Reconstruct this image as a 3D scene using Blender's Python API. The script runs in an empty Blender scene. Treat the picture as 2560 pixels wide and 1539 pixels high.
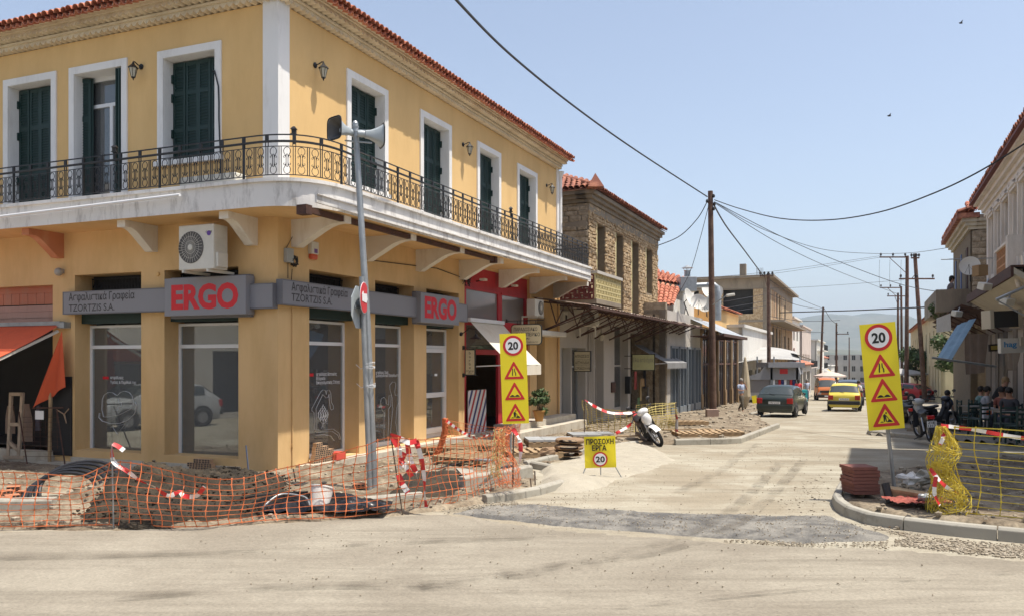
import bpy, bmesh, math, random
from mathutils import Vector, Matrix, noise
R = math.radians
random.seed(7)
SC = bpy.context.scene
COL = SC.collection
# ------------------------------------------------------------------ camera, sky, sun, exposure
FPX, HY, HC = 2062.0, 900.0, 2.15        # focal length and horizon in photo pixels, camera height
cd = bpy.data.cameras.new('camera'); cam = bpy.data.objects.new('camera', cd); COL.objects.link(cam)
cd.sensor_width = 36.0; cd.lens = 36.0 * FPX / 2560.0
cd.shift_y = (HY - 769.5) / 2560.0
cam.location = (0, 0, HC); cam.rotation_euler = (R(90), 0, 0)
cd.clip_start = 0.1; cd.clip_end = 30000
SC.camera = cam
SUN = Vector((0.965, -0.262, 0)).normalized() * math.cos(R(70.3)) + Vector((0, 0, math.sin(R(70.3))))
w = bpy.data.worlds.new('World'); SC.world = w; w.use_nodes = True
nt = w.node_tree; bg = nt.nodes['Background']
sky = nt.nodes.new('ShaderNodeTexSky'); sky.sky_type = 'NISHITA'; sky.sun_disc = False
sky.sun_elevation = R(70.3); sky.sun_rotation = math.atan2(SUN.x, SUN.y)
sky.air_density = 1.0; sky.dust_density = 2.2; sky.ozone_density = 1.5; sky.altitude = 0
hs_ = nt.nodes.new('ShaderNodeHueSaturation'); hs_.inputs['Saturation'].default_value = .80; nt.links.new(sky.outputs[0], hs_.inputs['Color']); nt.links.new(hs_.outputs[0], bg.inputs[0]); bg.inputs[1].default_value = 0.125
sl = bpy.data.lights.new('sun', 'SUN'); so = bpy.data.objects.new('sun', sl); COL.objects.link(so)
sl.energy = 4.0; sl.angle = R(0.53); sl.color = (1.0, 0.93, 0.82)
so.rotation_euler = SUN.to_track_quat('Z', 'Y').to_euler(); so.location = (20, -10, 40)
SC.view_settings.view_transform = 'Standard'; SC.view_settings.look = 'None'
SC.view_settings.exposure = 0.70; SC.view_settings.gamma = 1; SC.view_settings.use_curve_mapping = False
SC.cycles.max_bounces = 6; SC.cycles.transparent_max_bounces = 12
# ------------------------------------------------------------------ helpers
I4 = Matrix.Identity(4)
WM = {}
def T(x, y, z): return Matrix.Translation((x, y, z))
def RZ(a): return Matrix.Rotation(a, 4, 'Z')
def RX(a): return Matrix.Rotation(a, 4, 'X')
def RY(a): return Matrix.Rotation(a, 4, 'Y')
def gz(x, y): return -0.024 * max(0.0, y - 19.0) if y < 300 else -6.744 - 0.004 * (y - 300)
def at(px, py, Y): return Vector(((px - 1280) / FPX * Y, Y, HC + (HY - py) / FPX * Y))
def ong(px, py, z=0.0):                          # where the line of sight through a pixel meets the ground (height z above it)
    s = (py - HY) / FPX
    Y = (HC - z) / s
    if Y > 19: Y = (HC - z - 0.024 * 19) / (s - 0.024)
    return Vector(((px - 1280) / FPX * Y, Y, gz(0, Y) + z))
class Frame:                                     # a vertical facade plane: t along, d outward, z up
    def __init__(s, o, u, n):
        s.o = Vector((o[0], o[1], 0)); s.u = Vector((u[0], u[1], 0)).normalized(); s.n = Vector((n[0], n[1], 0)).normalized()
        s.M = Matrix(((s.u.x, s.n.x, 0, s.o.x), (s.u.y, s.n.y, 0, s.o.y), (0, 0, 1, 0), (0, 0, 0, 1)))
    def p(s, t, d, z): return s.M @ Vector((t, d, z))
    def t(s, px, d=0.0):
        k = (px - 1280) / FPX; o = s.o + s.n * d
        return (k * o.y - o.x) / (s.u.x - k * s.u.y)
    def tz(s, px, py, d=0.0):
        t = s.t(px, d); q = s.p(t, d, 0)
        return t, HC + (HY - py) / FPX * q.y
class MB:
    def __init__(s, M=None):
        s.M = M.copy() if M else I4.copy(); s.v = []; s.f = []; s.mi = []; s.cm = 0
    def add(s, vs, fs, L=None):
        M = s.M @ L if L is not None else s.M
        b = len(s.v); s.v += [M @ Vector(p) for p in vs]
        fl = M.determinant() < 0
        for f in fs:
            g = [b + i for i in f]
            if fl: g.reverse()
            s.f.append(g); s.mi.append(s.cm)
    def box(s, x0, x1, y0, y1, z0, z1, L=None):
        s.add([(x0,y0,z0),(x1,y0,z0),(x1,y1,z0),(x0,y1,z0),(x0,y0,z1),(x1,y0,z1),(x1,y1,z1),(x0,y1,z1)],
              [(3,2,1,0),(4,5,6,7),(0,1,5,4),(1,2,6,5),(2,3,7,6),(3,0,4,7)], L)
    def cbox(s, c, sz, L=None):
        s.box(c[0]-sz[0]/2, c[0]+sz[0]/2, c[1]-sz[1]/2, c[1]+sz[1]/2, c[2]-sz[2]/2, c[2]+sz[2]/2, L)
    def beam(s, p, q, w, h, up=(0,0,1)):
        p = Vector(p); q = Vector(q); d = (q - p).normalized(); u = Vector(up)
        if abs(d.dot(u)) > 0.98: u = Vector((1, 0, 0))
        a = d.cross(u).normalized() * w / 2; b = a.cross(d).normalized() * h / 2
        s.add([p-a-b, p+a-b, p+a+b, p-a+b, q-a-b, q+a-b, q+a+b, q-a+b],
              [(0,1,2,3),(7,6,5,4),(0,4,5,1),(1,5,6,2),(2,6,7,3),(3,7,4,0)])
    def tube(s, pts, r, n=6, closed=False, cap=True, flat=None):
        pts = [Vector(p) for p in pts]; m = len(pts)
        if m < 2: return
        rs = r if isinstance(r, (list, tuple)) else [r] * m
        vs = []; up = None
        for i in range(m):
            if closed: d = pts[(i+1) % m] - pts[i-1]
            else: d = pts[min(i+1, m-1)] - pts[max(i-1, 0)]
            if d.length < 1e-9: d = Vector((0, 0, 1))
            d.normalize()
            if up is None:
                up = Vector((0, 0, 1)) if abs(d.z) < 0.9 else Vector((1, 0, 0))
            a = d.cross(up)
            if a.length < 1e-6: a = d.orthogonal()
            a.normalize(); b = a.cross(d).normalized(); up = b
            for k in range(n):
                an = 2 * math.pi * (k + 0.5) / n
                sx, sy = (1, 1) if flat is None else flat
                vs.append(pts[i] + a * math.cos(an) * rs[i] * sx + b * math.sin(an) * rs[i] * sy)
        fs = []
        for i in range(m if closed else m - 1):
            j = (i + 1) % m
            for k in range(n):
                l = (k + 1) % n
                fs.append((i*n+k, i*n+l, j*n+l, j*n+k))
        if cap and not closed:
            fs.append(tuple(reversed(range(n)))); fs.append(tuple((m-1)*n + k for k in range(n)))
        s.add(vs, [tuple(reversed(f)) for f in fs])
    def prism(s, poly, y0, y1, L=None):           # polygon in x,z pushed along y
        n = len(poly)
        ar = sum(poly[i][0]*poly[(i+1)%n][1] - poly[(i+1)%n][0]*poly[i][1] for i in range(n))
        if ar < 0: poly = list(reversed(poly))
        vs = [(p[0], y0, p[1]) for p in poly] + [(p[0], y1, p[1]) for p in poly]
        fs = [tuple(range(n)), tuple(reversed(range(n, 2*n)))] + [(i, n+i, n+(i+1)%n, (i+1)%n) for i in range(n)]
        s.add(vs, fs, L)
    def slab(s, poly, z0, z1, L=None):            # polygon in x,y pushed along z
        n = len(poly)
        ar = sum(poly[i][0]*poly[(i+1)%n][1] - poly[(i+1)%n][0]*poly[i][1] for i in range(n))
        if ar < 0: poly = list(reversed(poly))
        vs = [(p[0], p[1], z0) for p in poly] + [(p[0], p[1], z1) for p in poly]
        fs = [tuple(reversed(range(n))), tuple(range(n, 2*n))] + [(i, (i+1)%n, n+(i+1)%n, n+i) for i in range(n)]
        s.add(vs, fs, L)
    def lathe(s, prof, n=12, L=None, cap=True):
        vs = []; fs = []; m = len(prof)
        for r, z in prof:
            for k in range(n):
                a = 2*math.pi*k/n; vs.append((r*math.cos(a), r*math.sin(a), z))
        for i in range(m-1):
            for k in range(n):
                l = (k+1) % n; fs.append((i*n+k, i*n+l, (i+1)*n+l, (i+1)*n+k))
        if cap: fs.append(tuple(reversed(range(n)))); fs.append(tuple((m-1)*n+k for k in range(n)))
        s.add(vs, fs, L)
    def grid(s, fn, nu, nv, L=None):
        vs = [fn(i/nu, j/nv) for j in range(nv+1) for i in range(nu+1)]
        fs = [(j*(nu+1)+i, j*(nu+1)+i+1, (j+1)*(nu+1)+i+1, (j+1)*(nu+1)+i) for j in range(nv) for i in range(nu)]
        s.add(vs, fs, L)
    def ball(s, c, r, n=8, m=6, sc=(1,1,1), rough=0, seed=0, L=None):
        c = Vector(c); vs = []
        for j in range(m+1):
            ph = math.pi*j/m
            for k in range(n):
                a = 2*math.pi*k/n
                q = Vector((math.sin(ph)*math.cos(a), math.sin(ph)*math.sin(a), -math.cos(ph)))
                k2 = 1 + (rough*noise.noise(q*1.7 + Vector((seed, seed*2.1, 0))) if rough else 0)
                vs.append(c + Vector((q.x*sc[0], q.y*sc[1], q.z*sc[2]))*r*k2)
        fs = [(j*n+k, j*n+(k+1)%n, (j+1)*n+(k+1)%n, (j+1)*n+k) for j in range(m) for k in range(n)]
        s.add(vs, fs, L)
    def mesh(s, name, mats, inv=None, smooth=False, recalc=False):
        me = bpy.data.meshes.new(name)
        vs = [inv @ p for p in s.v] if inv is not None else s.v
        me.from_pydata([tuple(p) for p in vs], [], s.f)
        for m in (mats if isinstance(mats, (list, tuple)) else [mats]): me.materials.append(m)
        if any(s.mi): me.polygons.foreach_set('material_index', s.mi)
        if recalc:
            bm = bmesh.new(); bm.from_mesh(me); bmesh.ops.recalc_face_normals(bm, faces=bm.faces); bm.to_mesh(me); bm.free()
        if smooth:
            me.polygons.foreach_set('use_smooth', [True]*len(me.polygons))
            try: me.set_sharp_from_angle(angle=R(40))
            except Exception: pass
        me.update()
        return me
    def build(s, name, mats, parent=None, smooth=False, bevel=0, kind=None, recalc=False, **kw):
        inv = WM[parent.name].inverted() if parent else None
        me = s.mesh(name, mats, inv, smooth, recalc)
        o = bpy.data.objects.new(name, me); COL.objects.link(o)
        if parent: o.parent = parent
        WM[o.name] = WM[parent.name] if parent else I4
        if bevel:
            b = o.modifiers.new('bevel', 'BEVEL'); b.width = bevel; b.segments = 2; b.limit_method = 'ANGLE'; b.angle_limit = R(40)
        if kind: o['kind'] = kind
        if kw: tag(o, **kw)
        return o
def tag(o, label=None, cat=None, group=None, kind=None):
    if label: o['label'] = label
    if cat: o['category'] = cat
    if group: o['group'] = group
    if kind: o['kind'] = kind
    return o
def thing(name, label, cat, loc=(0,0,0), rz=0.0, group=None, M=None):
    o = bpy.data.objects.new(name, None); COL.objects.link(o); o.empty_display_size = 0.3
    M = M if M is not None else T(*loc) @ RZ(rz)
    o.matrix_local = M; WM[o.name] = M.copy()
    return tag(o, label, cat, group)
def piece(name, me, parent, M):                  # an object that shares the mesh me, standing at world matrix M
    o = bpy.data.objects.new(name, me); COL.objects.link(o); o.parent = parent
    o.matrix_local = WM[parent.name].inverted() @ M
    WM[o.name] = M.copy()
    return o
def copy_tree(o, M=None, label=None, parent=None):
    c = o.copy(); COL.objects.link(c)
    if parent: c.parent = parent
    if M is not None: c.matrix_local = M; WM[c.name] = M.copy()
    if label: c['label'] = label
    for ch in list(KIDS(o)): copy_tree(ch, None, None, c)
    return c
def KIDS(o): return [x for x in COL.objects if x.parent == o] if False else list(o.children)
def link(nt, a, b): nt.links.new(a, b)
MATS = {}
def mat(name, col, rough=0.8, var=0.1, scale=2.0, bump=0.0, bscale=60.0, metal=0.0, col2=None, mix=(0.45, 0.65), spec=0.5, det=6, obj=False):
    if name in MATS: return MATS[name]
    m = bpy.data.materials.new(name); m.use_nodes = True; n = m.node_tree; b = n.nodes['Principled BSDF']
    b.inputs['Roughness'].default_value = rough; b.inputs['Metallic'].default_value = metal
    b.inputs['Specular IOR Level'].default_value = spec
    g = n.nodes.new('ShaderNodeNewGeometry') if not obj else n.nodes.new('ShaderNodeTexCoord')
    P = g.outputs['Position'] if not obj else g.outputs['Object']
    if var or col2:
        t = n.nodes.new('ShaderNodeTexNoise'); t.inputs['Scale'].default_value = scale; t.inputs['Detail'].default_value = det
        t.inputs['Roughness'].default_value = 0.65
        link(n, P, t.inputs['Vector'])
        r = n.nodes.new('ShaderNodeValToRGB'); link(n, t.outputs['Fac'], r.inputs[0])
        e = r.color_ramp.elements
        if col2: e[0].position, e[1].position = mix; e[0].color = (*col, 1); e[1].color = (*col2, 1)
        else:
            e[0].position, e[1].position = 0.3, 0.7
            e[0].color = (*[c*(1-var) for c in col], 1); e[1].color = (*[min(1, c*(1+var)) for c in col], 1)
        if col2 and var:
            t2 = n.nodes.new('ShaderNodeTexNoise'); t2.inputs['Scale'].default_value = scale*9; t2.inputs['Detail'].default_value = 4
            link(n, P, t2.inputs['Vector'])
            mp = n.nodes.new('ShaderNodeMapRange'); mp.inputs[1].default_value = 0.3; mp.inputs[2].default_value = 0.7
            mp.inputs[3].default_value = 1-var; mp.inputs[4].default_value = 1+var
            link(n, t2.outputs['Fac'], mp.inputs[0])
            vm = n.nodes.new('ShaderNodeVectorMath'); vm.operation = 'SCALE'
            link(n, r.outputs[0], vm.inputs[0]); link(n, mp.outputs[0], vm.inputs['Scale'])
            link(n, vm.outputs[0], b.inputs['Base Color'])
        else: link(n, r.outputs[0], b.inputs['Base Color'])
    else: b.inputs['Base Color'].default_value = (*col, 1)
    if bump:
        t = n.nodes.new('ShaderNodeTexNoise'); t.inputs['Scale'].default_value = bscale; t.inputs['Detail'].default_value = 8
        t.inputs['Roughness'].default_value = 0.7
        link(n, P, t.inputs['Vector'])
        bp = n.nodes.new('ShaderNodeBump'); bp.inputs['Strength'].default_value = 0.8; bp.inputs['Distance'].default_value = bump
        link(n, t.outputs['Fac'], bp.inputs['Height']); link(n, bp.outputs[0], b.inputs['Normal'])
    MATS[name] = m
    return m
def stained(name, col, stain, rough=0.85, scale=2.2, amt=(0.5, 0.72), streak=True, fine=0.12, bump=0.003, bscale=50):
    """painted plaster or concrete with weather stains that run down it"""
    if name in MATS: return MATS[name]
    m = bpy.data.materials.new(name); m.use_nodes = True; n = m.node_tree; b = n.nodes['Principled BSDF']
    b.inputs['Roughness'].default_value = rough
    g = n.nodes.new('ShaderNodeNewGeometry'); P = g.outputs['Position']
    mp = n.nodes.new('ShaderNodeMapping'); mp.inputs['Scale'].default_value = (1, 1, 0.28 if streak else 1); link(n, P, mp.inputs['Vector'])
    t = n.nodes.new('ShaderNodeTexNoise'); t.inputs['Scale'].default_value = scale; t.inputs['Detail'].default_value = 9; t.inputs['Roughness'].default_value = 0.72
    link(n, mp.outputs[0], t.inputs['Vector'])
    r = n.nodes.new('ShaderNodeValToRGB'); link(n, t.outputs['Fac'], r.inputs[0]); e = r.color_ramp.elements
    e[0].position, e[1].position = amt; e[0].color = (*col, 1); e[1].color = (*stain, 1)
    t2 = n.nodes.new('ShaderNodeTexNoise'); t2.inputs['Scale'].default_value = 0.7; t2.inputs['Detail'].default_value = 5; link(n, P, t2.inputs['Vector'])
    m2 = n.nodes.new('ShaderNodeMapRange'); m2.inputs[1].default_value = 0.3; m2.inputs[2].default_value = 0.7
    m2.inputs[3].default_value = 1-fine; m2.inputs[4].default_value = 1+fine; link(n, t2.outputs['Fac'], m2.inputs[0])
    vm = n.nodes.new('ShaderNodeVectorMath'); vm.operation = 'SCALE'
    link(n, r.outputs[0], vm.inputs[0]); link(n, m2.outputs[0], vm.inputs['Scale']); link(n, vm.outputs[0], b.inputs['Base Color'])
    t3 = n.nodes.new('ShaderNodeTexNoise'); t3.inputs['Scale'].default_value = bscale; t3.inputs['Detail'].default_value = 6; link(n, P, t3.inputs['Vector'])
    bp = n.nodes.new('ShaderNodeBump'); bp.inputs['Strength'].default_value = 0.7; bp.inputs['Distance'].default_value = bump
    link(n, t3.outputs['Fac'], bp.inputs['Height']); link(n, bp.outputs[0], b.inputs['Normal'])
    MATS[name] = m
    return m
def glass(name, tint=(0.62, 0.65, 0.64), gl=0.10):
    if name in MATS: return MATS[name]
    m = bpy.data.materials.new(name); m.use_nodes = True; n = m.node_tree; n.nodes.clear()
    o = n.nodes.new('ShaderNodeOutputMaterial'); mx = n.nodes.new('ShaderNodeMixShader')
    tr = n.nodes.new('ShaderNodeBsdfTransparent'); tr.inputs[0].default_value = (*tint, 1)
    gs = n.nodes.new('ShaderNodeBsdfGlossy'); gs.inputs['Roughness'].default_value = 0.01; gs.inputs[0].default_value = (0.95, 0.97, 0.96, 1)
    fr = n.nodes.new('ShaderNodeLayerWeight'); fr.inputs[0].default_value = 0.25
    mr = n.nodes.new('ShaderNodeMapRange'); mr.inputs[3].default_value = gl; mr.inputs[4].default_value = 1.0
    link(n, fr.outputs['Fresnel'], mr.inputs[0]); link(n, mr.outputs[0], mx.inputs[0])
    df = n.nodes.new('ShaderNodeBsdfDiffuse'); df.inputs[0].default_value = (.55,.57,.58,1); md = n.nodes.new('ShaderNodeMixShader'); md.inputs[0].default_value = .16
    link(n, tr.outputs[0], md.inputs[1]); link(n, df.outputs[0], md.inputs[2]); link(n, md.outputs[0], mx.inputs[1]); link(n, gs.outputs[0], mx.inputs[2]); link(n, mx.outputs[0], o.inputs[0])
    MATS[name] = m
    return m
def text(s, size, M, material, name='lettering', parent=None, bold=0.0, ext=0.002, align='LEFT', sx=1.0, space=1.0):
    """flat lettering: local x along the writing, local z up, local -y towards the reader"""
    gk = bold if max(map(ord, s)) > 900 else 0; bold -= gk
    c = bpy.data.curves.new('t', 'FONT'); c.body = s; c.size = size; c.align_x = align; c.offset = bold * size; c.extrude = ext; c.resolution_u = 3
    c.space_character = space
    o = bpy.data.objects.new('t', c); COL.objects.link(o)
    dg = bpy.context.evaluated_depsgraph_get(); dg.update()
    me = bpy.data.meshes.new_from_object(o.evaluated_get(dg)); me.name = name
    bpy.data.objects.remove(o); bpy.data.curves.remove(c)
    if gk:
        vs = [v.co.copy() for v in me.vertices]; fs = [tuple(p.vertices) for p in me.polygons]; V = []; F = []
        for k in range(8): o_ = len(V); d = Vector((math.cos(k*.7854)*gk, math.sin(k*.7854)*gk, k*.0003)); V += [v+d for v in vs]; F += [tuple(i+o_ for i in f) for f in fs]
        me = bpy.data.meshes.new(name); me.from_pydata(V, [], F)
    X = M @ RX(R(90)) @ Matrix.Diagonal((sx, 1, 1, 1))
    inv = WM[parent.name].inverted() if parent else I4
    me.transform(inv @ X); me.materials.clear(); me.materials.append(material)
    ob = bpy.data.objects.new(name, me); COL.objects.link(ob)
    if parent: ob.parent = parent
    WM[ob.name] = WM[parent.name] if parent else I4
    return ob
def reader(fr, t, d, z):
    """matrix for text on a facade frame: x follows reading direction (left to right as seen from outside)"""
    n = fr.n; x = Vector((-n.y, n.x, 0))       # outside viewer's right
    q = fr.p(t, d, z)
    return Matrix(((x.x, -n.x, 0, q.x), (x.y, -n.y, 0, q.y), (0, 0, 1, q.z), (0, 0, 0, 1)))
def wallmb(mb, t0, t1, z0, z1, holes, d0, d1):
    ts = sorted({t0, t1, *[h[0] for h in holes], *[h[1] for h in holes]}); zs = sorted({z0, z1, *[h[2] for h in holes], *[h[3] for h in holes]})
    ts = [t for t in ts if t0 <= t <= t1]; zs = [z for z in zs if z0 <= z <= z1]
    for i in range(len(ts)-1):
        for j in range(len(zs)-1):
            a, b, c, d = ts[i], ts[i+1], zs[j], zs[j+1]
            mt, mz = (a+b)/2, (c+d)/2
            if any(h[0] < mt < h[1] and h[2] < mz < h[3] for h in holes): continue
            mb.add([(a,d1,c),(b,d1,c),(b,d1,d),(a,d1,d)], [(3,2,1,0)])
            mb.add([(a,d0,c),(b,d0,c),(b,d0,d),(a,d0,d)], [(0,1,2,3)])
    for a, b, c, d in holes:
        c0 = max(c, z0); d_ = min(d, z1)
        mb.add([(a,d0,c0),(a,d1,c0),(a,d1,d_),(a,d0,d_)], [(0,1,2,3)])
        mb.add([(b,d0,c0),(b,d1,c0),(b,d1,d_),(b,d0,d_)], [(3,2,1,0)])
        if d <= z1: mb.add([(a,d0,d),(a,d1,d),(b,d1,d),(b,d0,d)], [(0,1,2,3)])
        if c >= z0: mb.add([(a,d0,c),(a,d1,c),(b,d1,c),(b,d0,c)], [(3,2,1,0)])
    for t, sg in ((t0, 1), (t1, -1)):
        f = (0,1,2,3) if sg < 0 else (3,2,1,0)
        mb.add([(t,d0,z0),(t,d1,z0),(t,d1,z1),(t,d0,z1)], [f])
    mb.add([(t0,d0,z1),(t0,d1,z1),(t1,d1,z1),(t1,d0,z1)], [(0,1,2,3)])
def fbm(x, y, z=0.0, o=4):
    v = 0; a = 0.5; f = 1.0
    for _ in range(o):
        v += a * noise.noise(Vector((x*f, y*f, z*f))); a *= 0.5; f *= 2.07
    return v
# ------------------------------------------------------------------ shared materials
M_yel = stained('ochre_plaster', (0.70, 0.465, 0.20), (0.60, 0.38, 0.15), amt=(0.42, 0.8), scale=1.1, fine=0.06, bump=0.002)
M_yel2 = stained('ochre_plaster_lower', (0.68, 0.455, 0.215), (0.56, 0.36, 0.15), amt=(0.42, 0.75), scale=1.6, fine=0.08, bump=0.002)
M_white = stained('white_paint', (0.74, 0.73, 0.71), (0.55, 0.53, 0.50), amt=(0.5, 0.85), scale=2.5, fine=0.04, bump=0.001)
M_slab = stained('weathered_white_slab', (0.70, 0.68, 0.65), (0.28, 0.26, 0.24), amt=(0.50, 0.74), scale=4.5, fine=0.1, bump=0.004)
M_cream = stained('cream_cornice', (0.66, 0.56, 0.40), (0.48, 0.37, 0.24), amt=(0.45, 0.8), scale=2.5, fine=0.08)
M_green = mat('green_shutter_paint', (0.006, 0.028, 0.024), 0.55, 0.15, 3)
M_tile = mat('clay_tile', (0.36, 0.10, 0.055), 0.85, 0.25, 4, 0.004, 50, col2=(0.52, 0.21, 0.12), mix=(0.4, 0.62))
M_tiledk = mat('old_clay_tile', (0.20, 0.07, 0.045), 0.9, 0.3, 3, 0.004, 50, col2=(0.42, 0.17, 0.10), mix=(0.42, 0.68))
M_iron = mat('black_iron', (0.012, 0.012, 0.013), 0.45, 0.2, 6)
M_rust = mat('rusty_iron', (0.07, 0.03, 0.02), 0.8, 0.4, 8, 0.002, 60)
M_alu = mat('white_aluminium', (0.72, 0.73, 0.74), 0.35, 0.03, 3)
M_sign = mat('grey_sign_panel', (0.235, 0.235, 0.255), 0.45, 0.03, 1.5)
M_signd = mat('dark_grey_sign_edge', (0.15, 0.15, 0.165), 0.5, 0.05, 2)
M_red = mat('red_letter', (0.62, 0.012, 0.025), 0.4, 0.03, 3)
M_char = mat('charcoal_letter', (0.045, 0.042, 0.045), 0.5, 0.03, 3)
M_glass = glass('shop_glass')
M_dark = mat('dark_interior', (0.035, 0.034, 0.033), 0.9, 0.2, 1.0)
M_room = mat('room_wall', (0.30, 0.29, 0.28), 0.9, 0.15, 0.7)
M_decal = mat('white_film', (0.75, 0.76, 0.78), 0.6, 0.02, 3)
M_plastic = mat('offwhite_plastic', (0.62, 0.60, 0.53), 0.5, 0.06, 4)
M_galv = mat('galvanised_steel', (0.33, 0.35, 0.36), 0.45, 0.18, 5, metal=0.5)
M_wood = mat('raw_wood', (0.36, 0.25, 0.14), 0.85, 0.3, 6, 0.002, 40)
M_marble = stained('marble_step', (0.50, 0.46, 0.38), (0.36, 0.30, 0.22), amt=(0.45, 0.7), scale=3, streak=False, fine=0.1)
# ------------------------------------------------------------------ the corner building
C0 = (-4.21, 14.83)
FR = Frame(C0, (0.400, 0.9165), (0.9165, -0.400))
FL = Frame(C0, (-0.925, 0.379), (-0.379, -0.925))
BLD = thing('corner_building', 'two storey ochre plastered building with green shutters and iron balcony on the street corner', 'building', (C0[0], C0[1], 0))
ZS0, ZS1 = 4.73, 5.20                 # balcony slab
ZE = 8.95                             # eave
TR, TL = 14.4, 10.5
WT = 0.42                             # wall thickness
# upper windows: (frame, outer left px, outer right px, top py at outer left, bottom z, is_window, open)
def upwin(fr, pa, pb, py, zb=None, drop=0.0, opened=False, mirror=1):
    ta, zt = fr.tz(pa, py); tb = fr.t(pb)
    lo, hi = min(ta, tb), max(ta, tb)
    return dict(fr=fr, lo=lo, hi=hi, zt=zt, zb=zb if zb is not None else ZS1, opened=opened)
UP = [upwin(FR, 865, 968, 173, 5.78), upwin(FR, 1049, 1127, 271), upwin(FR, 1191.6, 1250.6, 350), upwin(FR, 1292, 1341.6, 400.5),
      upwin(FL, 143, 11, 183), upwin(FL, 320, 175, 151, opened=True), upwin(FL, 555, 396, 106, 5.95)]
ztm = sum(u['zt'] for u in UP)/len(UP)
for u in UP: u['zt'] = ztm
BW = 0.145                            # width of the white surround
def hole(u): return (u['lo']+BW, u['hi']-BW, u['zb'], u['zt']-BW)
# ground floor openings: (lo, hi, z0, z1)
def gop(fr, pa, pb, zt, zb): 
    a, b = fr.t(pa), fr.t(pb); return (min(a, b), max(a, b), zb, zt)
GL = [gop(FL, 353, 187, 3.87, 0.34), gop(FL, 596, 411, 3.87, 0.34)]
GR = [gop(FR, 773, 897.6, 3.87, 0.22), gop(FR, 937.7, 1035, 3.87, 0.22), gop(FR, 1066, 1146.7, 3.87, 0.22)]
# the orange shop at the far left, the red barber front, the last narrow opening
SH = gop(FL, 132, -260, 3.70, 0.30)
RB = gop(FR, 1161, 1325, 4.66, 0.15)
NO = gop(FR, 1342, 1362, 3.55, 0.15)
# walls
mb = MB(FR.M); wallmb(mb, 0, TR, ZS1, ZE-0.35, [hole(u) for u in UP if u['fr'] is FR], -WT, 0); mb.build('wall', M_yel, BLD)
mb = MB(FL.M); wallmb(mb, 0, TL, ZS1, ZE-0.35, [hole(u) for u in UP if u['fr'] is FL], -WT, 0); mb.build('wall', M_yel, BLD)
mb = MB(FR.M); wallmb(mb, 0, TR, -0.4, ZS1, GR + [RB, NO], -WT-0.1, 0); mb.build('wall', M_yel2, BLD)
mb = MB(FL.M); wallmb(mb, 0, TL, -0.4, ZS1, GL + [SH], -WT-0.1, 0); mb.build('wall', M_yel2, BLD)
# far end wall and back walls (close the volume)
pE = FR.p(TR, 0, 0); pF = FL.p(TL, 0, 0); back = FR.p(TR, -10, 0); bk2 = FL.p(TL, -9, 0)
mb = MB(); 
for a, b in ((pE, back), (back, bk2), (bk2, pF)): mb.add([(a.x,a.y,-.4),(b.x,b.y,-.4),(b.x,b.y,ZE-.35),(a.x,a.y,ZE-.35)], [(0,1,2,3)])
mb.build('wall', M_yel, BLD)
# floor slab between storeys, ground floor back rooms
mb = MB(); mb.slab([FR.p(0,-.45,0)[:2], FR.p(TR-.05,-.45,0)[:2], FR.p(TR-.05,-9.8,0)[:2], FL.p(TL-.1,-8.8,0)[:2], FL.p(TL-.1,-.45,0)[:2]], 4.85, 5.0)
mb.build('floor_slab', M_room, BLD)
mb = MB(FR.M); mb.box(0.5, 10.0, -4.6, -4.5, 0, 4.84); mb.box(7.9, 7.98, -4.5, -.55, 0, 4.84); mb.box(.3, 14.2, -4.5, -.5, 0.10, 0.20)
mb.M = FL.M; mb.box(0.9, TL-.3, -4.6, -4.5, 0, 4.84); mb.box(5.75, 5.85, -4.5, -.55, 0, 4.84); mb.box(.3, TL-.3, -4.5, -.5, 0.10, 0.198)
mb.build('partition', M_room, BLD)
# corner pilaster
tl = FL.t(657, .04); tr = FR.t(724, .04)
mb = MB(); c = [FL.p(tl, .04, 0), FL.p(0, .04, 0) , FR.p(tr, .04, 0), FR.p(tr, -.05, 0), FL.p(tl, -.05, 0)]
i1 = FR.p(0, .04, 0) + FR.u * -0.04; c[1] = i1
mb.slab([(p.x, p.y) for p in c], ZS1, ZE-0.29); mb.build('pilaster', M_white, BLD)
mb = MB(FR.M); mb.box(TR-.16, TR+.02, 0, .05, ZS1, ZE-.34); mb.build('pilaster', M_white, BLD)
# window surrounds, reveals, shutters
def shutter_leaf(mb, w, z0, z1, L, flip=False):
    """one narrow louvred leaf, local x 0..w, y thickness, z up"""
    th = 0.035; st = 0.055
    mb.box(0, st, 0, th, z0, z1, L); mb.box(w-st, w, 0, th, z0, z1, L)
    h = z1 - z0
    rails = [z0, z0+0.10, z0+h*0.30, z0+h*0.34, z0+h*0.67, z0+h*0.71, z1-0.08, z1] if h > 1.9 else [z0, z0+0.1, z0+h*0.55, z0+h*0.6, z1-.08, z1]
    for i in range(0, len(rails), 2): mb.box(st, w-st, 0, th, rails[i], rails[i+1], L)
    for i in range(1, len(rails)-1, 2):
        a, b = rails[i], rails[i+1]; n = max(1, int((b-a)/0.055))
        for k in range(n):
            z = a + (k+.5)*(b-a)/n
            mb.add([(st, th*.05, z+.022),(w-st, th*.05, z+.022),(w-st, th*.95, z-.022),(st, th*.95, z-.022),
                    (st, th*.05, z+.03),(w-st, th*.05, z+.03),(w-st, th*.95, z-.014),(st, th*.95, z-.014)],
                   [(3,2,1,0),(4,5,6,7),(0,1,5,4),(2,3,7,6)], L)
    mb.box(st, w-st, th*.45, th*.5, z0, z1, L)
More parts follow.
